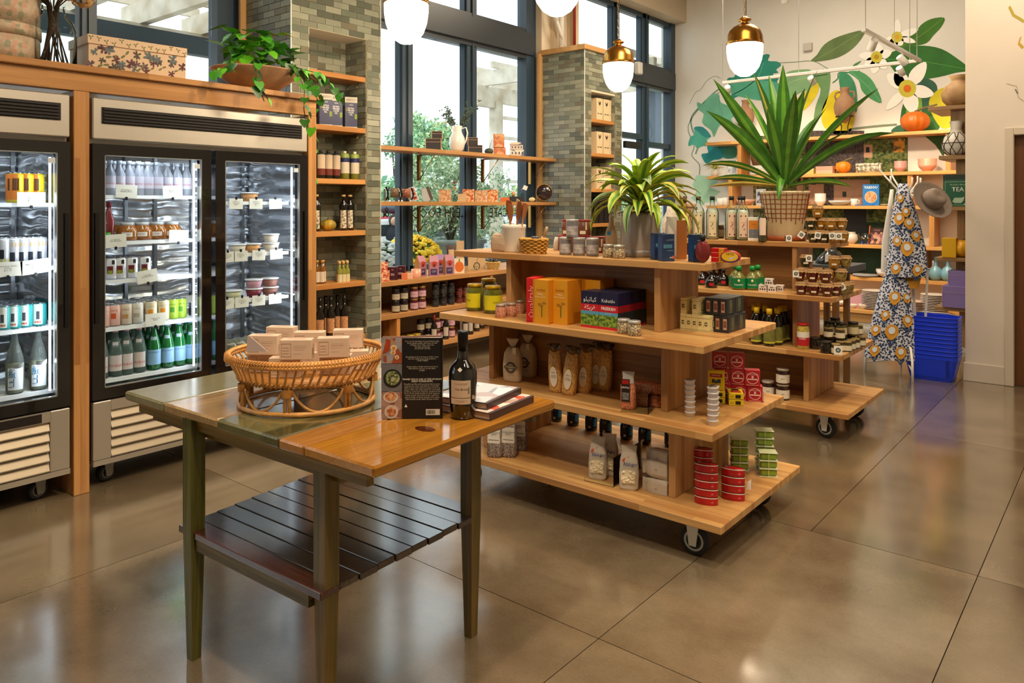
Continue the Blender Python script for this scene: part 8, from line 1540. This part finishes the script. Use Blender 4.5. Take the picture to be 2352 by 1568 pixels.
KIDS.pop(o.r.name,None);o.put((ws(2002).x,YS-.02,ZB[2]),0,'bright blue cookbook with a round cake on the cover')
stackup('plate','plate',2050,ZB[2],.13,.03,1,.02,WHC,'white plate beyond the blue cookbook',prof=PL(.15));solo('open_book',MB().box(-.11,.11,-.04,.04,0,.012,.001),P('#3a6ab0',.5),'small blue booklet lying before the blue cookbook','book',(ws(1990).x,YS-.10,ZB[2]))
v=ws(1955);solo('white_jug',MB().lathe([(.05,0),(.09,.06),(.08,.12),(.05,.15),(.06,.16)],20),WHC,'round white jug on the fourth wall shelf','jug',(v.x,v.y,ZB[3]))
def goblet(px,lab):
    v=ws(px);o=thing('goblet',lab,'glass',(v.x,v.y,ZB[3]));part('glass_bowl',MB().lathe([(.008,.05),(.05,.09),(.058,.14)],18,cap=False),THIN('#b4c4c4',.4),o);part('coloured_stem',MB().lathe([(.035,0),(.036,.004),(.008,.012),(.014,.035),(.008,.05)],14),P('#1f2f8a',.1,coat=.8),o)
goblet(1980,'blue stemmed goblet beside the dark cookbook');goblet(1993,'blue stemmed goblet touching the dark cookbook');goblet(2040,'blue stemmed goblet beyond the dark cookbook')
o=carton(.20,.03,.22,P('#3a2a2a',.5),F=((.05,.95,.05,.75,SPECK3(['#8a5a5c','#c9a08c','#4a2f2c','#b87a6c'],26)),),name='cookbook',cat='book',txt=(('TABLE',.03,P('#c97a7c',.5),0,.19),));o.put((ws(2015).x,YS,ZB[3]),0,'dark cookbook with a bowl photo on the fourth wall shelf')
solo('incense_stick',MB().tube([(0,0,0),(.02,0,.25)],.008,6),P('#b8502c',.5),'tall orange candle leaning beside the dark cookbook','candle',(ws(1996).x,YS-.03,ZB[3]))
stackup('platter','plate',1990,ZB[4],.17,.02,2,.010,P('#c4c4c6',.35),'pale platter on the lowest wall shelf',prof=PL(.17));stackup('serving_bowl','bowl',2040,ZB[4],.15,.09,2,.02,WHC,'white serving bowl on the lowest wall shelf')
stackup('plate','plate',2085,ZB[4],.115,.03,7,.020,P('#d8bfa8',.35),'cream side plate on the lowest wall shelf',prof=PL(.12))
BV=P('#7fb0c4',.35,coat=.3)
for px,lb in ((2149,'pale blue long necked bottle vase on the lowest wall shelf'),(2177,'pale blue bottle vase half hidden by the display tower')):v=ws(px);solo('bottle_vase',MB().lathe([(.045,0),(.078,.04),(.085,.10),(.06,.155),(.022,.19),(.02,.29),(.026,.30)],24),BV,lb,'vase',(v.x,v.y,ZB[4]))
YPP=10.22
stackup('dinner_plate','plate',2010,zp,.165,.03,12,.0195,P('#dccfc2',.35),'white dinner plate in the tall stack on the platform',Y=YPP,prof=PL(.155));stackup('dinner_plate','plate',2100,zp,.165,.03,7,.0195,P('#d8b8a0',.35),'pinkish plate in the stack behind the apron',Y=YPP,prof=PL(.145));stackup('dinner_plate','plate',2146,zp,.165,.03,12,.0195,P('#dccfc2',.35),'white dinner plate in the stack beside the display tower',Y=YPP,prof=PL(.15))
v=ws(1966,YPP);solo('pink_box',MB().box(-.12,.12,-.1,.1,0,.17,.002),P('#d8a4b0',.5),'pale pink box on the low platform','box',(v.x,v.y+.1,zp));v=ws(1960,YPP-.1);solo('small_bowl',BWm(.05,.05),WHC,'small white bowl before the pink box','bowl',(v.x,v.y,zp));mugv=ws(1982,YPP-.1);solo('teacup',BWm(.055,.06),WHC,'white teacup beside the tall plate stack','cup',(mugv.x,mugv.y,zp));v=ws(1920,YPP);solo('serving_bowl',BWm(.13,.06),WHC,'shallow cream bowl on the low platform behind the gondola jars','bowl',(v.x,v.y,zp))
v=onY(1915,HY,6.55)[0];o=thing('side_table','small table with a dark grey top behind the second gondola','table',(v.x,v.y,0));part('table_top',MB().box(-.24,.20,-.2,.2,1.0,1.055,.003),P('#454b50',.55),o)
for x,y in ((-.10,-.15),(.06,-.15),(-.10,.15),(.06,.15)):part('leg',MB().box(x-.022,x+.022,y-.022,y+.022,0,.999),WOOD('Z','X','#8a6238','#5f4022',.1,2),o)
o=thing('cellophane_gift','cellophane wrapped gift with ribbon on the grey topped table','gift',(v.x+.0,v.y-.05,1.056));part('wrap',MB().lathe([(.13,0),(.11,.05),(.06,.10),(.03,.12),(.07,.16)],9),THIN('#dfe6ea',.5,.1),o);part('ribbon',MB().box(-.02,.02,-.115,-.105,0,.08),P('#d6d8dc',.4),o)
# ================================================================== DISPLAY TOWER GOODS
YT_=9.12
def tw(px,Y=YT_):return onY(px,HY,Y)[0]
v=tw(2207);solo('wooden_vase',MB().lathe([(.12,0),(.17,.06),(.185,.13),(.15,.21),(.095,.25),(.085,.28),(.11,.32),(.095,.32),(0,.28)],30),SPECK('#8f6a44','#b8935f',7,.35,.65,.6),'rounded stoneware vase on the very top of the tower','vase',(v.x,v.y,2.571))
o=thing('netted_vase','white bottle vase wrapped in dark cord netting','vase',(tw(2198).x,YT_-.04,2.051));part('vase_body',MB().lathe([(.07,0),(.12,.05),(.135,.12),(.11,.20),(.06,.245),(.048,.28),(.062,.36),(.052,.36),(0,.3)],28),P('#d6d0c4',.4),o)
mb=MB()
for k in range(9):
    for s in (-1,1):mb.tube([(r_*math.cos(2*PI*k/9+s*z*4),r_*math.sin(2*PI*k/9+s*z*4),z) for r_,z in ((.085,.01),(.127,.055),(.138,.12),(.114,.198),(.064,.243))],.004,4,cap=False)
mb.tube([(.139*math.cos(a),.139*math.sin(a),.13) for a in [2*PI*i/24 for i in range(24)]],.004,4,closed=True);part('cord_net',mb,P('#3f342c',.8),o)['kind']='stuff'
GT=P('#1c5a42',.4);o=carton(.27,.1,.33,GT,F=((0,1,.84,1,P('#1a2f28',.5)),(.07,.93,.04,.05,P('#a8c0a8',.5)),(.07,.93,.77,.78,P('#a8c0a8',.5)),(.07,.08,.04,.78,P('#a8c0a8',.5)),(.92,.93,.04,.78,P('#a8c0a8',.5))),T=((0,1,0,1,P('#1a2f28',.5)),),name='tea_tin',cat='tin',txt=(('TEA',.062,P('#c9d4c0',.5),.0,.175,{'bold':.01}),('Breakfast Blend',.022,P('#a8c0a8',.5),0,.225)))
ot=o.r
for nm_,pts in (('teapot_print',[(-.05,.05),(-.03,.09),(.03,.09),(.06,.10),(.05,.06),(.03,.035),(-.03,.035)]),('cup_print',[(-.10,.03),(-.05,.03),(-.06,.015),(-.09,.015)]),('cup_print',[(.05,.03),(.10,.03),(.09,.015),(.06,.015)])):part(nm_,MB().add([(x,-.0525,z) for x,z in pts],[tuple(range(len(pts)))]),P('#a8c0a8',.5),ot)
KIDS.pop(ot.name,None);o.put((tw(2206).x,YT_-.1,1.521),0,'large green tea tin on the middle tower board')
v=tw(2186);solo('yellow_carton',MB().box(-.065,.065,-.06,.06,0,.20,.001),P('#d8a80c',.45),'bright yellow carton on the tower beside the yellow pumpkin','box',(v.x,v.y-.1,.991));v=tw(2214);pumpkin('pumpkin','yellow pumpkin half hidden by the partition edge',(v.x,v.y-.05,.991),.118,P('#d89c14',.4),STM,10,.8)
PU=P('#8676b4',.5);PUL=P('#b8a0b8',.5);S1=striped(.32,.24,.20,PU,PUL);S1.put((tw(2206).x+.04,YT_-.06,.476),.0,'large purple box with pale binding on the lowest tower board',scale=(1.1,1,1.1));S1.put((tw(2206).x+.05,YT_-.06,.476+.2215),.0,'smaller purple box with pale binding stacked on top',scale=(.85,.8,.78))
v=tw(2160);solo('notebook',MB().box(-.012,.012,-.06,.06,0,.16),P('#e0c8bc',.5),'thin pink notebook upright at the end of a tower board','book',(v.x,v.y-.02,1.521));o=thing('bird_figurine','little black bird figurine beside the green tea tin','figurine',(tw(2178).x,YT_-.2,1.521));part('bird_body',MB().ball((0,0,.05),.03,12,8,sz=1.3),P('#15161a',.4),o);part('tail',MB().tube([(.02,0,.04),(.05,0,.005)],[.014,.004],6),P('#15161a',.4),o)
# ================================================================== COAT STAND, APRONS, HAT
CST=onZ(2084,826,0)[0];CST=Vector((-1.655,7.75,0));CST=onY(2080,HY,7.6)[0];CST.z=0;WM=P('#e6e2da',.35)
cs=thing('coat_stand','white metal coat stand with upturned hooks','coat stand',CST)
part('pole',MB().tube([(0,0,.12),(0,0,1.62)],.024,14),WM,cs)
for k,a in enumerate((-2.75,-1.2,.35,1.9)):part('foot',MB().tube([(0,0,.30),(.12*math.cos(a),.12*math.sin(a),.30),(.26*math.cos(a),.26*math.sin(a),.27),(.33*math.cos(a),.33*math.sin(a),.17),(.34*math.cos(a),.34*math.sin(a),.0)],.011,8).tube([(0,0,.14),(.33*math.cos(a),.33*math.sin(a),.09)],.007,6),WM,cs)
for a,r_ in ((2.75,.26),(2.35,.22),(-2.4,.14),(1.0,.14),(.2,.12),(-.9,.12)):part('hook',MB().tube([(0,0,1.60),(r_*.8*math.cos(a),r_*.8*math.sin(a),1.60+r_*.8),(r_*math.cos(a),r_*math.sin(a),1.62+r_*.95),(r_*math.cos(a),r_*math.sin(a),1.67+r_*.95)],.008,7),WM,cs)
for a,r_ in ((PI,.17),(3.6,.15),(.1,.22),(-.4,.2),(1.2,.15)):part('lower_hook',MB().tube([(0,0,.98),(r_*.9*math.cos(a),r_*.9*math.sin(a),.965),(r_*math.cos(a),r_*math.sin(a),.99),(r_*math.cos(a),r_*math.sin(a),1.04)],.006,7),WM,cs)
def apron_mat():
    m,t,b=newmat('lemon_print');N=t.nodes.new;L=t.links.new;tc_=N('ShaderNodeTexCoord')
    v1=N('ShaderNodeTexVoronoi');v1.inputs['Scale'].default_value=55;L(tc_.outputs['Object'],v1.inputs[0]);r1=N('ShaderNodeValToRGB');r1.color_ramp.interpolation='CONSTANT';r1.color_ramp.elements[0].color=C('#26365c');r1.color_ramp.elements[1].position=.50;r1.color_ramp.elements[1].color=C('#c9cdda');L(v1.outputs['Distance'],r1.inputs[0])
    L(r1.outputs[0],b.inputs['Base Color']);b.inputs['Roughness'].default_value=.8;return m
APM=apron_mat();LMN=P('#c98f2a',.8);LMI=P('#ccd6e2',.8);NVL=P('#24406a',.8)
def cloth(prof,n,fold,mat_,seed=0):
    """hanging cloth: prof = (half width, half depth, z, x shift)"""
    rnd=random.Random(seed);vs=[];mb=MB();mb.smooth=True
    for (w_,d_,z,xs_) in prof:
        for i in range(n):
            a=2*PI*i/n;q=1+fold*math.sin(a*5+seed+z*3)+.3*fold*math.sin(a*11);vs.append((xs_+w_*q*math.cos(a),d_*q*math.sin(a),z))
    m_=len(prof);mb.add(vs,[(k*n+i,k*n+(i+1) % n,k*n+n+(i+1) % n,k*n+n+i) for k in range(m_-1) for i in range(n)]+[tuple(range((m_-1)*n,m_*n))]);return mb
def printlemons(o,prof,spots,nm='lemon_motif'):
    def wid(z):
        for (a,b_) in zip(prof,prof[1:]):
            if a[2] <= z <= b_[2]:t=(z-a[2])/(b_[2]-a[2]);return a[0]+(b_[0]-a[0])*t,a[1]+(b_[1]-a[1])*t,a[3]+(b_[3]-a[3])*t
        return prof[-1][0],prof[-1][1],prof[-1][3]
    for (u,z,s) in spots:
        for mt_,pts,dd in ((NVL,[(-.1,-1.0),(.1,-1.0),(.06,-2.2),(.6,-1.2),(.75,-1.5),(.1,-2.5),(-.1,-2.5),(-.6,-1.6),(-.7,-1.2),(-.06,-2.1)],.006),(LMN,[(math.cos(t)*(1),math.sin(t)*1.1-(.3 if abs(t+PI/2)<.4 else 0)) for t in [2*PI*i/14-PI for i in range(14)]],.009),(LMI,[(math.cos(t)*.5,math.sin(t)*.6+.15) for t in [2*PI*i/12 for i in range(12)]],.012)):
            vs=[]
            for x,y in pts:zz=z+y*s;w_,d_,xs_=wid(max(min(zz,prof[-1][2]),prof[0][2]));uu=max(-.99,min(.99,u+x*s/w_));vs.append((xs_+w_*uu,-(d_*1.12)*math.sqrt(1-uu*uu)-dd,zz))
            part(nm,MB().add(vs,[tuple(range(len(vs)))]),mt_,o)
fc=facecam(CST.x,CST.y)
pr1=[(.19,.10,.79,0),(.20,.10,.84,.01),(.175,.095,1.05,.02),(.145,.08,1.25,.0),(.10,.06,1.42,-.01),(.07,.045,1.52,-.02),(.045,.03,1.62,-.02)]
pr1=[(w_*.82,d_*.9,z+.11,x) for w_,d_,z,x in pr1]
o=thing('lemon_apron','navy and yellow lemon print apron on the upper hooks','apron',CST+Vector((.035,-.16,0)),fc);part('apron_cloth',cloth(pr1,44,.05,APM,1),APM,o);printlemons(o,pr1,[(-.55,.98,.040),(.5,.97,.040),(-.05,1.16,.052),(.55,1.27,.038),(-.6,1.22,.035),(-.45,1.42,.042),(.25,1.38,.040),(.1,1.48,.034),(-.4,1.60,.03)])
part('apron_tail',cloth([(.05,.03,.80,.05),(.07,.04,.90,.05)],16,.1,LMN,4),LMN,o)
pr2=[(.20,.10,.16,-.03),(.205,.10,.20,-.03),(.17,.09,.5,.0),(.12,.07,.78,.02),(.08,.05,.95,.03),(.045,.035,1.02,.01),(.06,.04,1.08,-.01)]
CST2=onY(2051,HY,7.42)[0];o=thing('lemon_apron','long navy and yellow lemon print apron tied on the lower hook','apron',(CST2.x,CST2.y,0),fc);part('apron_cloth',cloth(pr2,44,.05,APM,2),APM,o);printlemons(o,pr2,[(-.6,.24,.042),(.45,.24,.045),(-.72,.42,.04),(.0,.42,.055),(.7,.52,.042),(-.4,.56,.036),(0,.72,.048),(.75,.72,.035)])
part('knotted_top',cloth([(.07,.05,.76,.03),(.08,.055,.86,.02),(.05,.04,.98,.01)],20,.18,NVL,6),P('#26375e',.8,noise=.5,nscale=18),o)
o=thing('white_cloth','white cloth hanging beside the upper apron','cloth',CST+Vector((-.10,-.06,0)),fc);part('cloth_body',cloth([(.03,.02,.92,-.06),(.035,.02,1.2,-.05),(.02,.015,1.5,-.02),(.015,.012,1.68,0)],14,.1,WHT2,3),P('#dcd9d2',.8),o)
o=thing('white_straps','white straps hanging from the lower hook of the stand','strap',CST+Vector((.12,-.05,0)),fc);part('strap',MB().box(-.012,.012,-.003,.003,.5,.96),P('#d8d4cc',.8),o,rot=(0,-.06,0));part('strap',MB().box(-.01,.01,-.003,.003,.45,.96),P('#d8d4cc',.8),o,(.03,.01,0),(0,.04,0))
hv=onY(2137,462,7.45)[0];o=thing('felt_hat','grey wide brimmed felt hat hanging on the stand','hat',hv,.5);FE=P('#8a7c72',.9,noise=.06,nscale=30)
hb=part('brim',MB().lathe([(.09,.0),(.165,.012),(.178,.028),(.176,.032),(.163,.017),(.09,.006)],36,sx=1.06,cap=False),FE,o);hc=part('crown',MB().lathe([(.092,0),(.088,.05),(.078,.095),(.055,.118),(.03,.108),(0,.100)],30,sx=1.1),FE,o);part('hat_band',MB().lathe([(.0935,.002),(.092,.018),(.0915,.018)],30,sx=1.1,cap=False),P('#6f645c',.7),o)
o.rotation_euler=(1.05,.35,.75)
part('hook',MB().tube([(0,0,1.60),(.06,-.05,1.63),(.12,-.12,1.60),(.16,-.2,1.56)],.008,7),WM,cs)
# ================================================================== SHOPPING BASKETS
bl,_=onZ(2091,869,0);brr,_=onZ(2189,882,0)
BLB=P('#0a2ab8',.35,coat=.2,noise=.05);bcx,bcy=-1.385,7.58
BLB=P('#1038d8',.35,coat=.2)
def sbasket(first):
    mb=MB();w0,d0,w1,d1,h_=.165,.10,.215,.135,.235;n=24
    def ring(w_,d_,z,e=.35):
        return [(math.copysign(abs(math.cos(a))**e,math.cos(a))*w_,math.copysign(abs(math.sin(a))**e,math.sin(a))*d_,z) for a in [2*PI*(i+.5)/n for i in range(n)]]
    rs=[ring(w0,d0,0),ring(w0*1.06,d0*1.06,.02),ring(w1*.985,d1*.98,h_-.045),ring(w1,d1,h_-.045),ring(w1,d1,h_),ring(w1*.96,d1*.94,h_),ring(w0*1.02,d0*1.0,.02)]
    vs=[v for r in rs for v in r];mb.add(vs,[(k*n+i,k*n+(i+1) % n,k*n+n+(i+1) % n,k*n+n+i) for k in range(len(rs)-1) for i in range(n)]+[tuple(range(n-1,-1,-1)),tuple(range(6*n,7*n))])
    return mb
o=thing('shopping_basket','b','basket');part('basket_body',sbasket(0),BLB,o);part('rim_lip',(lambda m_:m_.tube([(math.copysign(abs(math.cos(a))**.35,math.cos(a))*.217,math.copysign(abs(math.sin(a))**.35,math.sin(a))*.137,.233) for a in [2*PI*(i+.5)/24 for i in range(24)]],.004,5,closed=True))(MB()),BLB,o)
BS=Proto(o)
for k in range(10):BS.put((bcx-.01,bcy-.02,.0+k*.036),.0,'blue plastic shopping basket, %s from the floor in the nested stack' % ORD[k])
KIDS.pop(BS.r.name,None);mb=MB()
for s in (0,1):
    for r_ in range(9):
        for side in (-1,1):x=side*(.130+.016*s);z=.04+r_*.018;mb.box(x-.003,x+.003,-.1185-z*.115-.0,-.113-z*.115,z,z+.011)
for k in range(16):x=-.11+k*.0145;mb.box(x-.002,x+.002,-.1150,-.110,.024,.036)
part('vent_slots',mb,P('#061a70',.5),BS.keep)['kind']='stuff'
part('handle',MB().tube([(-.2,0,0),(-.15,0,.012),(.15,0,.012),(.2,0,0)],.006,6),P('#2a2f3a',.4),dd_ := BS.keep,(0,0,.235+.0405*10+.004)) if False else None
solo('basket_handle',MB().tube([(-.19,.02,0),(-.10,.03,.014),(.10,.03,.014),(.19,.02,0)],.006,6),P('#9a9a9c',.3,.8),'metal carrying handle folded on the top blue basket','handle',(bcx,bcy-.02,.235+.324+.006))
